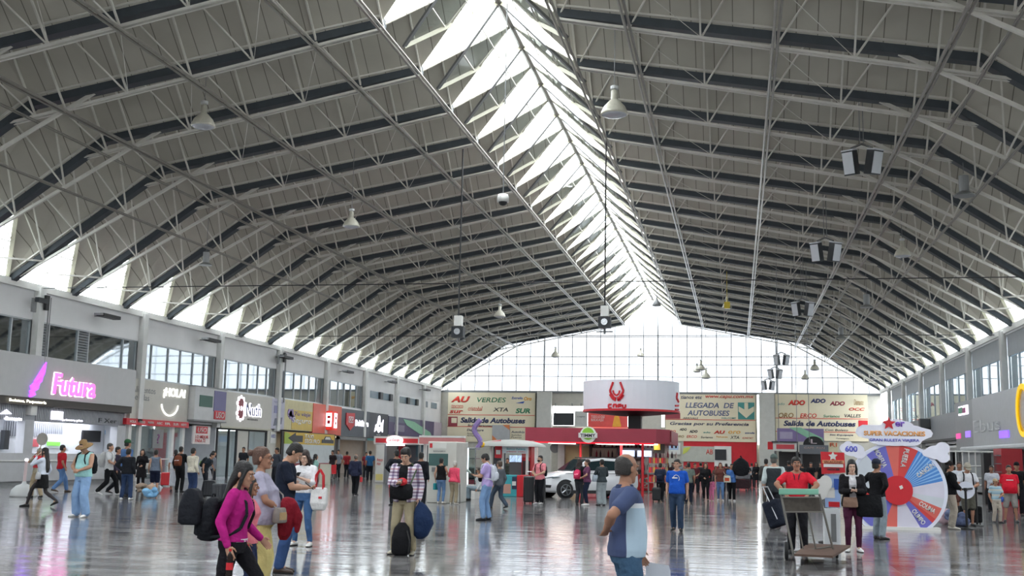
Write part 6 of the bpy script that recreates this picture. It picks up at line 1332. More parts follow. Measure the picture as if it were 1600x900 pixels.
t = thing('duffel_bag', 'navy blue sagging bag hanging from the hand of the young man in plaid', 'bag', on_body(M1, (-.33, .05, .56), False), M1['face']); b = MB(); b.loft([ering(V3((x, 0, 0)), .001 + hw, .1, n=4) for x, hw in ()]) if False else None
b.loft([ering(V3((sh_, 0, z)), hw, hd, n=18, sq=.7) for z, hw, hd, sh_ in ((-.3, .05, .04, .03), (-.24, .11, .1, .02), (-.05, .16, .13, -.02), (.12, .14, .12, -.0), (.24, .08, .07, .03), (.29, .03, .03, .05))]); b.build('bag_body', cloth('#1f3050'), t, smooth=True); MB().tube([(.05, 0, .25), (.07, 0, .32), (.09, 0, .25)], .012).build('handle', cloth('#1f3050'), t)
g_ = on_floor(634, 866); t = thing('backpack', 'black backpack standing on the floor at the feet of the young man in plaid', 'backpack', g_ + V3((0, -.28, 0))); MB().loft([ering(V3((0, yo, z)), hw, hd, n=18, sq=.7) for z, hw, hd, yo in ((0, .1, .08, 0), (.05, .15, .12, 0), (.28, .155, .12, 0), (.44, .12, .09, .02), (.52, .05, .04, .03))]).build('bag_body', cloth('#1a1a1d'), t, smooth=True); MB().tube([(.12, -.1, .4), (.18, -.12, .22), (.15, -.1, .03)], .012).build('strap', black, t)
# blue t-shirt man
M2 = PP('man in a royal blue t-shirt with a white swirl print walking forward', 1058, 830, 716, 176, top=('#1f55b8', 'short'), bot=('#2f4058', 'pants'), hair=('short', '#1d1814'), arms=('down', 'down'), legs='step', fat=.5, skin='a', shoes='#17171a', head=(-6, 0), hem=.9)
b = MB(); c0 = (0, .148, 1.3)
for i in range(8): a = .4 + i * .5; b.bar((.075 * math.cos(a), .146 + .004, 1.27 + .085 * math.sin(a)), (.075 * math.cos(a + .5), .146 + .004, 1.27 + .085 * math.sin(a + .5)), .008, 5)
b.box(-.03, .14, 1.27, .1, .158, 1.3); b.v = [tuple(M2['U'](v)) for v in b.v]; b.build('shirt_print', white_paint, M2['o'])
# lavender t-shirt man
M3 = PP('young man in a lavender t-shirt and light jeans facing left over his phone', 760, 813, 707, 84, top=('#b9a5d8', 'short'), bot=('#7c9cc4', 'pants'), hair=('thick', '#14100e'), arms=('phone', 'phone'), legs='contra', head=(0, 26), skin='a', shoes='#20242c')
hand_item(M3, 'L', 'phone', 'phone held by the young man in lavender'); backpack(M3, '#c9cdd6', 'pale backpack of the young man in lavender', .26, .4, .13, y=-.19, z=1.22)
t = holder(M3, (.02, .2, 1.06), 'waist_bag', 'small black waist bag of the young man in lavender', 'bag'); MB().ell((0, 0, 0), .12, .05, .08).build('bag_body', cloth('#1a1a1e'), t, smooth=True)
# ---- left cluster
P1 = PP('woman in a white blouse, black skirt and sheer tights striding left', 63, 792, 694, 97, sex='f', top=('#d5dbe8', 'long'), bot=('#151517', 'skirt'), hair=('long', '#16100e'), arms=('face', 'down'), legs='big', skin='c', shoes='#121214', hem=.98)
shoulder_bag(P1, '#b9b9bb', 'pale grey crossbody bag of the woman in the black skirt', (-.2, .02, .95), .26, .2, .1, strap_to=(.1, 0, 1.42))
t = hand_item(P1, 'L', 'bag', 'red paper shopping bag hanging beside the woman in the black skirt'); MB().box(-.05, -.16, -.38, .05, .12, -.04).build('bag_body', red_p, t, bevel=.01); MB().box(-.055, -.08, -.28, .055, .02, -.15).build('white_print', white_paint, t)
PP('man in a cap with a pale hand fan behind the woman in the black skirt', 56, 778, 700, 75, top=('#8f8876', 'short'), bot=('#a3937a', 'pants'), hair=('short', '#7a7570'), hat=('cap', '#a9a49c'), arms=('face', 'down'), legs='step', skin='b')
p_ = at_y(66, 686, on_floor(56, 778).y - .1); t = thing('hand_fan', 'round grey hand fan held up by the ticket counter', 'fan', p_); MB().lathe([(0, -.01), (.2, -.01), (.2, .01), (0, .01)], n=24, ax='y').build('fan_blade', mat('fan_grey', '#9a958d', .6), t); MB().bar((-.02, 0, -.2), (-.12, 0, -.5), .015).build('fan_handle', mat('fan_wood', '#a08560', .6), t)
PP('man in a red shirt and jeans walking away to the right at the counter', 93, 769, 692, -30, top=('#b3202c', 'short'), bot=(B1, 'pants'), hair=('short', '#14110f'), arms=('swing_f', 'down'), legs='walk', skin='b', shoes='#4a3a30')
P3 = PP('man in a straw hat, mint tank top and wide light jeans looking at his phone', 126, 808, 686, 168, top=('#a5d8d6', 'tank'), bot=(B2, 'wide'), hair=('short', '#2a211c'), hat=('straw', '#8f7350'), arms=('belly', 'belly'), legs='wide', fat=.5, head=(0, 25), skin='a', shoes='#e8e6e2')
backpack(P3, '#1a1c20', 'black backpack of the man in the straw hat', .3, .46, .16)
P4 = PP('man with grey hair and white t-shirt walking right along the counter', 167, 774, 685, -75, top=('#cfcfd0', 'short'), bot=('#17181b', 'pants'), hair=('short', '#4a4642'), arms=('belly', 'belly'), legs='walk', skin='a', shoes='#d9d9d9'); backpack(P4, '#b5b5b5', 'big white backpack of the grey haired man by the counter', .32, .5, .2)
PP('person in a dark plaid shirt behind the grey haired man', 180, 772, 695, -70, top=('#3a3444', 'long'), bot=('#1e2026', 'pants'), hair=('short', '#15110f'), arms=('down', 'down'), legs='walk2', skin='b')
PP('tall man in a green cap and blue denim shirt seen from behind', 194, 776, 680, -20, top=('#4f6f9c', 'short'), bot=('#2c3648', 'pants'), hair=('short', '#14110f'), hat=('cap', '#2f5a3a'), arms=('belly', 'down'), legs='stand', skin='b', hmax=1.95)
PP('person in a black hoodie and jeans with white trainers seen from behind', 196, 781, 700, 10, top=('#1f2126', 'long'), bot=('#2e3f5e', 'pants'), hair=('thick', '#120f0e'), arms=('hip', 'down'), legs='wide', skin='b', shoes='#d8d8d8', loose=.02)
PP('woman in a long black coat with dark curly hair facing the counter queue', 219, 767, 701, 200, sex='f', top=('#1a181b', 'coat'), bot=('#181619', 'slim'), hair=('curly', '#1c1412'), arms=('belly', 'down'), legs='stand', skin='a')
P9 = PP('woman in a grey checked vest and navy shorts with a white shoulder bag', 240, 772, 702, 20, sex='f', top=('#6d7888', 'tank'), bot=('#1c2338', 'shorts'), hair=('thick', '#17120f'), arms=('down', 'down'), legs='stand', skin='a', fat=.6)
shoulder_bag(P9, '#c9c6c0', 'round white shoulder bag of the woman in the checked vest', (-.24, .05, 1.08), .28, .24, .12, strap_to=(.12, 0, 1.42))
def bundle(px_, py, label, cols, r, name='plastic_bag', cat='bag'):
    g = on_floor(px_, py); t = thing(name, label, cat, g); rnd = random.Random(px_)
    for i, c in enumerate(cols):
        b = MB(); a = i * 2.3 + .6; ox, oy, oz = r * .42 * math.cos(a), r * .25 * math.sin(a), r * (.42 + .33 * (i % 2))
        for k in range(9): q = r * rnd.uniform(.16, .3); b.ell((ox + r * rnd.uniform(-.34, .34), oy + r * rnd.uniform(-.3, .3), max(q, oz + r * rnd.uniform(-.3, .34))), q * rnd.uniform(.9, 1.5), q, q * rnd.uniform(.8, 1.2), 12, 8)
        vox(b.build(['bag_body', 'side_bulge', 'top_bulge', 'knot'][i % 4], cloth(c), t), .02, 1)
    return t
bundle(229, 778, 'blue and brown plastic bag of shopping on the floor by the checked vest woman', ['#7fb0d8', '#9a8878', '#8cc0e6', '#b59a86'], .38); bundle(243, 771, 'white plastic shopping bag on the floor beside the blue one', ['#d4d8de', '#c4cad2'], .3)
suitcase(on_floor(260, 760), .3, '#c0242c', 'bright red suitcase standing near the glass shop front', .5, .62, .3, .3)
PP('person in a long white dress behind the black jacket man', 271, 768, 702, 20, sex='f', top=('#d2d4da', 'short'), bot=('#cfd2da', 'dress'), hair=('short', '#1a1614'), arms=('down', 'down'), legs='stand', skin='b')
P11 = PP('man in a black jacket and black trousers carrying a brown bag on his back', 279, 769, 697, 0, top=('#17181b', 'long'), bot=('#151618', 'pants'), hair=('short', '#16110f'), arms=('down', 'strap'), legs='stand', skin='b'); backpack(P11, '#7a4430', 'brown backpack of the man in the black jacket', .3, .4, .16, straps=False)
PP('man in a cream sweater and dark jeans seen from behind', 298, 778, 699, -15, top=('#d0c9b8', 'long'), bot=('#2f3f60', 'pants'), hair=('short', '#18130f'), arms=('belly', 'down'), legs='stand', skin='b', shoes='#4a3024')
P13 = PP('person bending forward with a dark backpack beside the cream sweater man', 318, 768, 704, -80, top=('#2b3138', 'short'), bot=('#1d2026', 'pants'), hair=('short', '#14110f'), arms=('down', 'down'), legs='stand', lean=25, skin='a'); backpack(P13, '#262c30', 'dark backpack with green tag on the bending person', .3, .45, .18, accent='#7fa05a')
PP('person in a grey top with dark rucksack beyond the bending one', 331, 762, 704, -60, top=('#7d8088', 'short'), bot=('#24262c', 'pants'), hair=('short', '#14110f'), arms=('down', 'down'), legs='stand', skin='b')
suitcase(on_floor(326, 778), .2, '#22242a', 'black upright suitcase with raised handle behind the magenta jacket woman', .42, .6, .26, .42); suitcase(on_floor(342, 782), -.2, '#2a2c33', 'second black suitcase beside the raised handle one', .45, .55, .28, .0)
PP('dark haired person in the doorway under the Nuth sign', 378, 752, 697, 180, top=('#26282e', 'short'), bot=('#1e2026', 'pants'), hair=('short', '#100e0d'), skin='b'); PP('dark haired person standing beside the taxi panel', 430, 760, 699, 150, top=('#3d424a', 'long'), bot=('#23262c', 'pants'), hair=('thick', '#100e0d'), skin='b')
PP('woman with dark hair in a mint top near the sandwich board', 491, 768, 709, -60, sex='f', top=('#8fb8b0', 'short'), bot=('#23252b', 'pants'), hair=('curly', '#15110f'), arms=('belly', 'down'), skin='a')
P20 = PP('man in a dark blue jacket and black trousers walking away alone', 554, 774, 709, 0, top=('#2a2e44', 'long'), bot=('#16181c', 'pants'), hair=('bald', '#6a625c'), arms=('down', 'down'), legs='step', skin='b', hem=.8, loose=.02)
t = hand_item(P20, 'R', 'bag', 'small dark red bag carried by the man walking away alone'); MB().box(-.03, -.1, -.25, .03, .1, -.04).build('bag_body', red_p, t, bevel=.01)
for x, y_, h, f, c, lab in ((527, 748, 700, 180, '#7d8189', 'person in a grey top at the orange sign shop'), (518, 750, 703, 160, '#2a2225', 'person in dark clothes at the entrance of the orange sign shop'), (541, 747, 705, 0, '#8d2a30', 'person in a red top inside the DabiStore entrance'), (577, 752, 704, 20, '#2f5f8a', 'person in a blue top by the clothes rail'), (571, 748, 706, 200, '#7c2830', 'person in a dark red top by the clothes rail')): PP(lab, x, y_, h, f, top=(c, 'short'), bot=('#1c1e24', 'pants'), hair=('thick', '#15110f'), skin='b')
# ---- middle
PP('person in a black jacket facing away behind the plaid shirt man', 617, 790, 702, 30, top=('#1c1e24', 'long'), bot=('#1a1b1f', 'pants'), hair=('short', '#100e0d'), arms=('hip', 'hip'), skin='b'); shoulder = PP('man in a long black jacket to the right of the plaid shirt man', 656, 793, 706, 0, top=('#191b22', 'long'), bot=('#1b1d22', 'pants'), hair=('short', '#120f0e'), arms=('down', 'down'), skin='b', hem=.75)
PP('woman in black holding a teal bag beside the cash machine', 676, 778, 712, 20, sex='f', top=('#17171a', 'short'), bot=('#17171a', 'slim'), hair=('long', '#120f0e'), arms=('down', 'down'), skin='a')
P24 = PP('woman in a black tank top and blue jeans seen from behind', 688, 787, 715, -10, sex='f', top=('#141416', 'tank'), bot=('#6c8cb4', 'slim'), hair=('thick', '#120f0e'), arms=('down', 'belly'), skin='a', fat=.6, shoes='#cfc8c0')
t = hand_item(P24, 'L', 'bag', 'teal bag held by the woman in the black tank top'); MB().box(-.03, -.18, -.3, .08, .14, -.05).build('bag_body', cloth('#2f8c94'), t, bevel=.02)
P25 = PP('elderly person with white hair, coral cardigan and khaki trousers leaning on a cane', 708, 788, 722, -12, sex='f', top=('#e0506a', 'long'), bot=('#9c8f78', 'pants'), hair=('short', '#c4c0b8'), arms=('belly', 'down'), lean=8, skin='a', shoes='#c9c4bb', loose=.02, hmin=1.45)
c_ = R_ = P25['M'] @ P25['J']['handR']; tag(MB().tube([(c_.x, c_.y, c_.z), (c_.x + .02, c_.y - .02, .02)], .012).build('walking_cane', black), 'dark walking cane of the person in the coral cardigan', 'cane')
P26 = PP('man in a pale green vest with dark sleeves leaning towards the glass case', 717, 781, 715, -40, top=('#c0ccc4', 'long'), bot=('#2a2c32', 'pants'), hair=('short', '#18130f'), arms=('down', 'push'), skin='b')
p_ = on_floor(733, 779); suitcase(p_, 0, '#8a1f30', 'dark red suitcase standing by the glass display case', .48, .72, .28, .1)
t = thing('backpack', 'black backpack resting on top of the dark red suitcase', 'backpack', (p_.x + .05, p_.y, .73)); MB().loft([ering(V3((0, 0, z)), hw, .15, n=16, sq=.6) for z, hw in ((0, .15), (.05, .24), (.3, .25), (.42, .15), (.46, .05))]).build('bag_body', cloth('#1c1d20'), t, smooth=True); MB().tube([(-.1, -.12, .4), (.1, -.18, .2), (.2, -.12, .05)], .012).build('strap', steel_grey, t)
PP('man in a grey jacket walking left behind the lavender t-shirt man', 779, 795, 717, 60, top=('#5c6066', 'long'), bot=('#3c4856', 'pants'), hair=('thick', '#4a3a2e'), arms=('down', 'down'), legs='walk', skin='a')
PP('attendant in a camouflage dark top inside the teal counter kiosk', 792, 768, 715, 180, top=('#3a403a', 'short'), bot=('#26282c', 'pants'), hair=('thick', '#120f0e'), skin='b')
PP('woman seated low in white behind the dark red suitcase', 748, 782, 735, 90, sex='f', top=('#cdd2d4', 'long'), bot=('#7f8f98', 'pants'), hair=('short', '#2a2420'), skin='b', legs='sit', hmin=1.6, hmax=1.65)
M6 = PP('man in a pink t-shirt and black trousers beside tall black suitcases', 843, 788, 711, 150, top=('#e58a93', 'short'), bot=('#18191e', 'pants'), hair=('short', '#17120f'), arms=('belly', 'belly'), skin='c', shoes='#c9c9c9', mask='#2a2a2c', glasses=True); backpack(M6, '#1c1d22', 'black backpack of the man in the pink t-shirt', .28, .42, .15)
suitcase(on_floor(826, 787), .1, '#1b1c20', 'tall black suitcase left of the pink t-shirt man', .36, .95, .28, .15); suitcase(on_floor(838, 785) + V3((.05, .5, 0)), -.1, '#232428', 'second tall black suitcase behind the pink t-shirt man', .36, .9, .28, .15)
P31 = PP('woman in dark clothes with a bright pink backpack in front of the car', 905, 789, 716, -20, sex='f', top=('#26292e', 'long'), bot=('#3a3d42', 'pants'), hair=('curly', '#2a1a16'), skin='b', arms=('belly', 'belly')); backpack(P31, '#e0406a', 'bright pink backpack on the woman in front of the car', .28, .34, .15, y=-.19, z=1.14)
PP('woman in navy leaning close to the pink backpack woman', 917, 790, 717, 110, sex='f', top=('#6b3f5c', 'short'), bot=('#1d2438', 'slim'), hair=('thick', '#2a1a16'), skin='a', arms=('belly', 'down'), shoes='#d0d0d0')
P33 = PP('woman in a dark grey top and pale grey trousers facing the kiosk', 940, 790, 717, 30, sex='f', top=('#3b4347', 'long'), bot=('#9aa3a6', 'wide'), hair=('short', '#17120f'), skin='b', arms=('belly', 'belly'), loose=.015); shoulder_bag(P33, '#aeb9c4', 'pale blue shoulder bag of the woman facing the kiosk', (-.24, .05, 1.02), .26, .26, .1)
PP('person in dark purple at the kiosk counter behind the polo shirt man', 962, 775, 722, 0, top=('#2a1f33', 'long'), bot=('#1b1b20', 'pants'), hair=('short', '#17120f'), skin='b')
P36 = PP('person with a dark backpack and suitcase walking away beside the blue t-shirt man', 1032, 784, 723, -5, top=('#2a3348', 'short'), bot=('#1b1d22', 'pants'), hair=('short', '#17120f'), skin='b', legs='step'); backpack(P36, '#20283c', 'dark blue backpack of the person beside the blue t-shirt man', .32, .48, .18); suitcase(on_floor(1026, 784), 0, '#1b1c20', 'small black suitcase pulled beside the blue t-shirt man', .34, .55, .22, .35)
PP('person in a grey shirt half hidden behind the blue t-shirt man', 1076, 787, 722, 10, top=('#6f7a72', 'short'), bot=('#1d2230', 'pants'), hair=('short', '#17120f'), skin='b')
P39 = PP('woman in black walking with the child in pink', 1103, 783, 722, 175, sex='f', top=('#19191c', 'long'), bot=('#19191c', 'slim'), hair=('curly', '#3a221a'), skin='a', legs='step', arms=('down', 'belly'))
PP('small child dressed all in pink', 1112, 783, 746, 180, sex='f', top=('#e07aa4', 'long'), bot=('#e07aa4', 'pants'), hair=('curly', '#2a1d18'), skin='c', hmin=.8, shoes='#e0b0c0', arms=('down', 'face'))
P41 = PP('woman in a rust brown top and jeans with a white bag', 1126, 783, 722, 178, sex='f', top=('#6a4038', 'short'), bot=(B1, 'slim'), hair=('long', '#5a2a22'), skin='a', legs='step', shoes='#d0d0d0'); shoulder_bag(P41, '#d8d8c8', 'white and red bag on the arm of the woman in rust brown', (-.3, .05, 1.0), .34, .3, .12, patch='#d05a3a')
P42 = PP('man in a blue shirt carrying a big dark sack on his shoulder', 1144, 783, 724, 178, top=('#4a74b4', 'short'), bot=('#17181c', 'pants'), hair=('short', '#17120f'), skin='b', arms=('lift', 'down'), legs='step', shoes='#c0c0c0')
t = thing('sack', 'big dark sack carried on the shoulder of the man in blue', 'sack', on_body(P42, (-.42, .02, 1.52)), P42['face']); MB().loft([ering(V3((0, 0, z)), hw, .2, n=18, sq=.8) for z, hw in ((-.3, .1), (-.24, .28), (.0, .36), (.25, .3), (.4, .12), (.44, .04))]).build('sack_body', cloth('#1d1e22'), t, smooth=True); MB().bar((-.05, 0, .4), (.02, 0, .52), .03).build('neck_knot', cloth('#1d1e22'), t)
g_ = on_floor(1158, 766); t = thing('luggage_cart', 'dark luggage cart with grey load beyond the man carrying a sack', 'cart', g_); MB().box(-.5, -.4, .1, .5, .4, .6).build('load', cloth('#3a2a2e'), t, bevel=.05); MB().box(-.48, -.38, .62, .48, .38, .98).build('upper_load', cloth('#77777c'), t, bevel=.08); MB().tube([(-.5, .4, .1), (-.5, .45, 1.1), (.5, .45, 1.1), (.5, .4, .1)], .02).build('handle', steel_grey, t)
for sx in (-.4, .4): MB().lathe([(0, -.02), (.09, -.02), (.09, .02), (0, .02)], (sx, -.3, .09), 14, 'x').build('wheel', black, t)
PP('woman in a long black dress standing by the right end column', 1182, 765, 722, 180, sex='f', top=('#17171b', 'long'), bot=('#17171b', 'skirt'), hair=('long', '#15110f'), skin='a', arms=('belly', 'down'))
for x, y_, h, f, c, hr, lab in ((1043, 770, 723, 190, '#4a3038', 'curly', 'person in plum brown just right of the kiosk rack'), (1051, 766, 725, 150, '#2b2d33', 'short', 'person in black standing left of the waiting rows'), (1086, 772, 724, 200, '#5a2a32', 'short', 'person in wine red left of the woman in black'), (1095, 768, 722, 20, '#33363c', 'thick', 'person in dark grey facing the waiting rows'),
        (1135, 770, 724, 10, '#222328', 'short', 'person in black between the rust brown top and the blue shirt'), (1168, 764, 724, 170, '#2a2628', 'curly', 'person in dark brown right of the loaded luggage cart'), (1063, 762, 726, 180, '#7a7f86', 'short', 'person in mid grey before the grey board'), (1175, 762, 723, 0, '#8a8c90', 'short', 'person in light grey near the red wall edge')):
    PP(lab, x, y_, h, f, top=(c, 'long' if h % 2 else 'short'), bot=('#1e2026', 'pants'), hair=(hr, '#17120f'), sex='mf'[x % 2], arms=('belly', 'down'), skin='ab'[x % 2], legs='step')
bench_m = mat('bench', '#5a5f66', .4, metal=.3)
for i in range(9):     # waiting rows in front of the red wall
    px_ = 1052 + i * 6.4 if i < 5 else 1066 + i * 10.5
    d_ = 76 + (i * 5) % 7; g = at_y(px_, 750, d_); g.z = 0
    col = ['#7c3038', '#23252c', '#3a3440', '#8a2a3a', '#1f2026', '#5a4a44', '#2c3a4a', '#c9c4c0', '#26262a'][i]
    person('person in %s seated in the waiting rows before the red wall, %s' % (['dark red', 'charcoal', 'dusky violet', 'crimson', 'black', 'brown', 'slate blue', 'off-white', 'near-black'][i], 'left part' if i < 5 else 'right part'), g, 1.7, 180 if i % 3 else 150, top=(col, 'long'), bot=('#22242a', 'pants'), hair=(['short', 'thick', 'curly'][i % 3], '#17120f'), sex='mf'[i % 2], legs='sit', arms=('belly', 'belly'))
    t = thing('waiting_seat', 'metal waiting seat under a seated person before the red wall', 'seat', (g.x, g.y - .0, 0), PI if i % 3 else D2(150), 'waiting seats before the red wall'); MB().box(-.25, -.25, .38, .25, .22, .43).build('seat', bench_m, t); MB().box(-.25, -.3, .43, .25, -.25, .85).build('backrest', bench_m, t)
    for sx in (-.2, .2): MB().bar((sx, 0, 0), (sx, 0, .4), .025).build('leg', steel_grey, t)
# ---- right
P44 = PP('man in a dark padded vest with pale sleeves pulling luggage away', 1211, 822, 706, -8, top=('#b9c4c4', 'mid'), bot=('#25272d', 'pants'), hair=('short', '#55524d'), hat=('cap', '#5d6a66'), arms=('down', 'down'), legs='walk', skin='c', jacket=('#33383c', 'none'))
PP('man in brown grey clothes just beyond the padded vest man', 1198, 787, 716, -10, top=('#454442', 'long'), bot=('#56524c', 'pants'), hair=('short', '#17120f'), legs='step', skin='b')
g_ = on_floor(1213, 826); t = thing('suitcase', 'dark tilted suitcase with pale twin pull bars behind the padded vest man', 'suitcase', g_ + V3((.0, -.25, 0)), -.5); b = MB(); b.box(-.22, -.15, .05, .22, .15, .7); o = b.build('case_body', cloth('#1f2430'), t, bevel=.06); o.rotation_euler = (0, -.35, 0); o.location = (.1, 0, .02)
MB().bar((-.3, -.1, 1.0), (.1, -.16, .25), .014).bar((-.26, .08, 1.0), (.16, -.05, .35), .014).bar((-.3, -.1, 1.0), (-.26, .08, 1.0), .018).build('pull_handle', mat('pale_bar', '#c9ccd0', .3, metal=.5), t)
# porter and hand truck
red_shirt = cloth('#d8283a')
M7 = PD('porter in a red shirt with dark trousers leaning on his hand truck', 1246, 21.0, 722, 176, H=1.72, top=('#d8283a', 'short', red_shirt), bot=('#1a1a1f', 'pants'), hair=('thick', '#15110f'), arms=('elbow_out', 'elbow_out'), legs='contra', lean=8, fat=.6, skin='b', head=(6, -10))
b = MB(); b.ell(M7['H'](0, .108, .102), .026, .008, .007, 10, 5); b.build('moustache', mat('hair_#15110f', '#15110f'), M7['o'], smooth=True)
b = MB()
for sx in (-1, 1): b.prism([M7['U'](v) for v in ((sx * .01, .135, 1.22), (sx * .05, .12, 1.4), (sx * .075, .06, 1.47), (sx * .035, .11, 1.42))], (0, 1, 0), .012)
b.build('collar', cloth('#3a3440'), M7['o'])
tz = 1 / 94.
ty = on_floor(1228, 873).y; t = thing('hand_truck', 'tall steel hand truck with green padded bar and wooden toe plate', 'hand truck', (0, ty, 0)); HX_ = lambda px_, py: at_y(px_, py, ty).x; HZ = lambda px_, py: max(.02, at_y(px_, py, ty).z)
q = lambda px_, py, dy=0: (HX_(px_, py), dy, HZ(px_, py))
tb = mat('truck_steel', '#8f8c86', .35, metal=.6)
for nm, pts in (('side_rail', [q(1220, 772), q(1240, 868, .0)]), ('side_rail', [q(1280, 772), q(1304, 862, .25)]), ('cross_bar', [q(1221, 777, -.02), q(1281, 777, -.02)]), ('cross_bar', [q(1227, 800, -.02), q(1286, 800, .05)]), ('inner_rod', [q(1244, 801), q(1256, 862, .1)]), ('inner_rod', [q(1263, 801), q(1276, 862, .15)]), ('lower_bar', [q(1240, 862, .0), q(1303, 856, .3)])): MB().tube(pts, .02 if 'rail' in nm else .014, 8).build(nm, tb, t)
MB().prism([q(1217, 773, -.04), q(1279, 773, -.04), q(1279, 764, -.04), q(1217, 763, -.04)], (0, 1, 0), .08).build('green_padding', mat('green_pad', '#7fb8a0', .6), t, bevel=.015)
MB().prism([q(1224, 799, .0), q(1283, 799, .05), q(1280, 777, .02), q(1222, 777, .0)], (0, 1, 0), .012).build('metal_panel', mat('truck_panel', '#5a544e', .3, metal=.5, noise=.25, scale=12), t)
fl = lambda px_, py, z: (lambda p: (p.x, p.y - ty, z))(on_floor(px_, py, z))
MB().prism([fl(1241, 869, .13), fl(1301, 872, .13), fl(1329, 855, .13), fl(1262, 852, .13)], (0, 0, 1), .035).build('toe_plate', mat('toe_wood', '#5a4438', .7, noise=.2, scale=10), t)
for (a_, b2) in ((1229, 875), (1308, 873)): p = on_floor(a_, b2); b = MB(); b.lathe([(.0, -.03), (.13, -.03), (.15, -.02), (.15, .02), (.13, .03), (0, .03)] if a_ < 1300 else [(.0, -.02), (.06, -.02), (.07, 0), (.06, .02), (0, .02)], (p.x, p.y - ty, .15 if a_ < 1300 else .07), 20, 'x'); b.build('wheel', mat('tyre', '#1a1b1d'), t, smooth=True)
# purple trousers woman
W8 = PP('young woman with black hair, black jacket and plum trousers looking at her phone', 1334, 862, 717, 180, sex='f', top=('#cfcfd2', 'short'), bot=('#4a2038', 'slim'), hair=('long', '#101014'), arms=('phone', 'phone'), legs='stand', head=(0, 10), skin='e', shoes='#dedede', jacket=('#1a191c', 'long'), mask=None)
hand_item(W8, 'L', 'phone', 'phone held by the young woman in plum trousers')
shoulder_bag(W8, '#8a6f60', 'taupe handbag worn in front by the young woman in plum trousers', (.06, .2, .93), .28, .19, .1, strap_to=None); shoulder_bag(W8, '#16171a', 'very large slouchy black bag of the young woman in plum trousers', (-.3, .08, .87), .5, .42, .16, name='tote_bag', strap_to=(-.15, 0, 1.42))
M8 = PP('man in black sweater and dark cap, hands on hips, before the prize wheel', 1373, 843, 717, -45, top=('#131316', 'long'), bot=('#7f8a92', 'pants'), hair=('short', '#17120f'), hat=('cap', '#2c3140'), arms=('hip', 'hip'), legs='contra', skin='b', shoes='#1b1618', hem=.92)
b = MB(); b.loft([ering(V3((0, 0, z)), .18, .13) for z in (.9, .935)]); b.build('red_shirt_hem', cloth('#c22f44'), M8['o'])
M9 = PP('man in a black padded jacket and beige trousers in profile right of the wheel', 1487, 827, 720, -88, top=('#111215', 'long'), bot=('#a59b8e', 'pants'), hair=('thick', '#15110f'), hat=('cap', '#221d1d'), arms=('belly', 'belly'), legs='stand', skin='b', shoes='#c4beb4', loose=.03, hem=.88); backpack(M9, '#15151a', 'black backpack with dark red edge of the black jacket man', .3, .5, .2, accent='#4a1a24')
P50 = PP('man in a white t-shirt and sand cap with backpack behind the belt barrier', 1514, 822, 722, 185, top=('#d5d5da', 'short'), bot=('#55534a', 'shorts'), hair=('short', '#17120f'), hat=('cap', '#a8a294'), head=(0, 28), arms=('belly', 'belly'), skin='b', shoes='#2a2a2c'); backpack(P50, '#17181c', 'black backpack of the man in the sand cap', .3, .45, .15)
PP('man in a white shirt behind the man in the sand cap', 1502, 806, 721, 175, top=('#c9ccd6', 'short'), bot=('#5a3a34', 'shorts'), hair=('short', '#2a1c16'), skin='d')
t = thing('round_sign', 'round white sign disc leaning by the belt barrier', 'sign', at_y(1509, 766, on_floor(1509, 823).y)); MB().lathe([(0, -.01), (.23, -.01), (.23, .01), (0, .01)], n=26, ax='y').build('disc', mat('disc_white', '#d3d6e2', .4), t); MB().bar((0, .03, -.2), (0, .03, -.97), .012).build('pole', black, t)
suitcase(on_floor(1519, 820) + V3((0, .25, 0)), .1, '#141416', 'large soft black suitcase on the floor behind the belt barrier', .6, .5, .32, 0, soft=True)
bundle(1472, 820, 'clear bag of pink and white bedding beside the prize wheel', ['#b9a9bf', '#c4cadb', '#cdb0b8', '#6f7d9a'], .42, 'bedding_bag'); bundle(1497, 822, 'dusty blue cloth bundle behind the black jacket man', ['#59627e', '#6a7390', '#4f5874'], .36, 'cloth_bundle', 'bundle')
ch = stripe_mat('child_stripes', ('#a9c4d0', '#c9c4b8', '#8fb0c0'), .2)
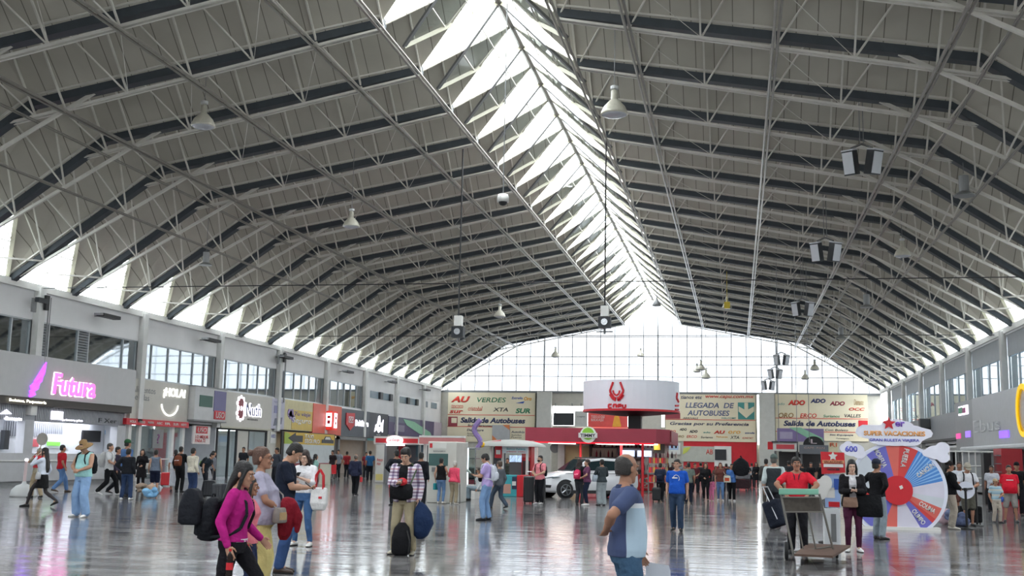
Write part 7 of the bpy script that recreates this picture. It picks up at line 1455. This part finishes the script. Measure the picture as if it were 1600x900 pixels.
PP('small boy in a sand cap, striped t-shirt and beige trousers', 1558, 817, 748, 200, top=('#a9c4d0', 'short', ch), bot=('#b0a598', 'pants'), hair=('short', '#17120f'), hat=('cap', '#b09a7c'), skin='b', hmin=1.0, arms=('belly', 'down'), legs='contra', shoes='#3a3a3c')
M10 = PP('heavy man in a bright red t-shirt and grey shorts with a blue toy', 1580, 816, 726, 172, top=('#cf1f33', 'short'), bot=('#8f8a86', 'shorts'), hair=('short', '#17120f'), arms=('down', 'down'), legs='wide', fat=1.3, skin='b', shoes='#1b1b1e'); b = MB(); b.box(-.1, .175, 1.27, .1, .185, 1.295); b.v = [tuple(M10['U'](v)) for v in b.v]; b.build('shirt_lettering', white_paint, M10['o'])
t = hand_item(M10, 'R', 'bag', 'blue and yellow toy held by the man in the red t-shirt'); t.name = 'stuffed_toy'; MB().ell((0, 0, -.12), .08, .07, .1).build('toy_body', cloth('#4a6ac0'), t, smooth=True); b = MB(); [b.ell((.08 * math.cos(a), 0, -.12 + .1 * math.sin(a)), .025, .03, .03) for a in (.8, 2.3, 4.0, 5.4)]; b.build('toy_paws', cloth('#d8c040'), t, smooth=True); t['category'] = 'toy'
PP('person in a black cap and black shirt behind the man in red', 1592, 806, 722, 180, top=('#17171a', 'short'), bot=('#1b1b1f', 'pants'), hair=('short', '#17120f'), hat=('cap', '#17171a'), skin='b')
PP('person in a pale grey shirt before the barrier fence', 1552, 800, 727, 160, top=('#b9bcc4', 'short'), bot=('#1d1e24', 'pants'), hair=('short', '#2a1c16'), skin='d', arms=('belly', 'down'))
for x, y_, h, f, c, lab in ((1268, 770, 722, 180, '#1d1e22', 'person in black among the dark stalls behind the porter'), (1283, 768, 722, 160, '#17181c', 'dark haired person in black just left of the white totem'), (1254, 766, 724, 0, '#2a2c30', 'person in charcoal facing the dark stall'), (1233, 768, 720, 20, '#3a3c40', 'person in grey behind the head of the porter'), (1276, 760, 724, 200, '#8a7a5a', 'person in tan at the dark stall counter')): PP(lab, x, y_, h, f, top=(c, 'short'), bot=('#1c1e24', 'pants'), hair=('thick', '#15110f'), skin='b')
bake_all()
finish_texts()
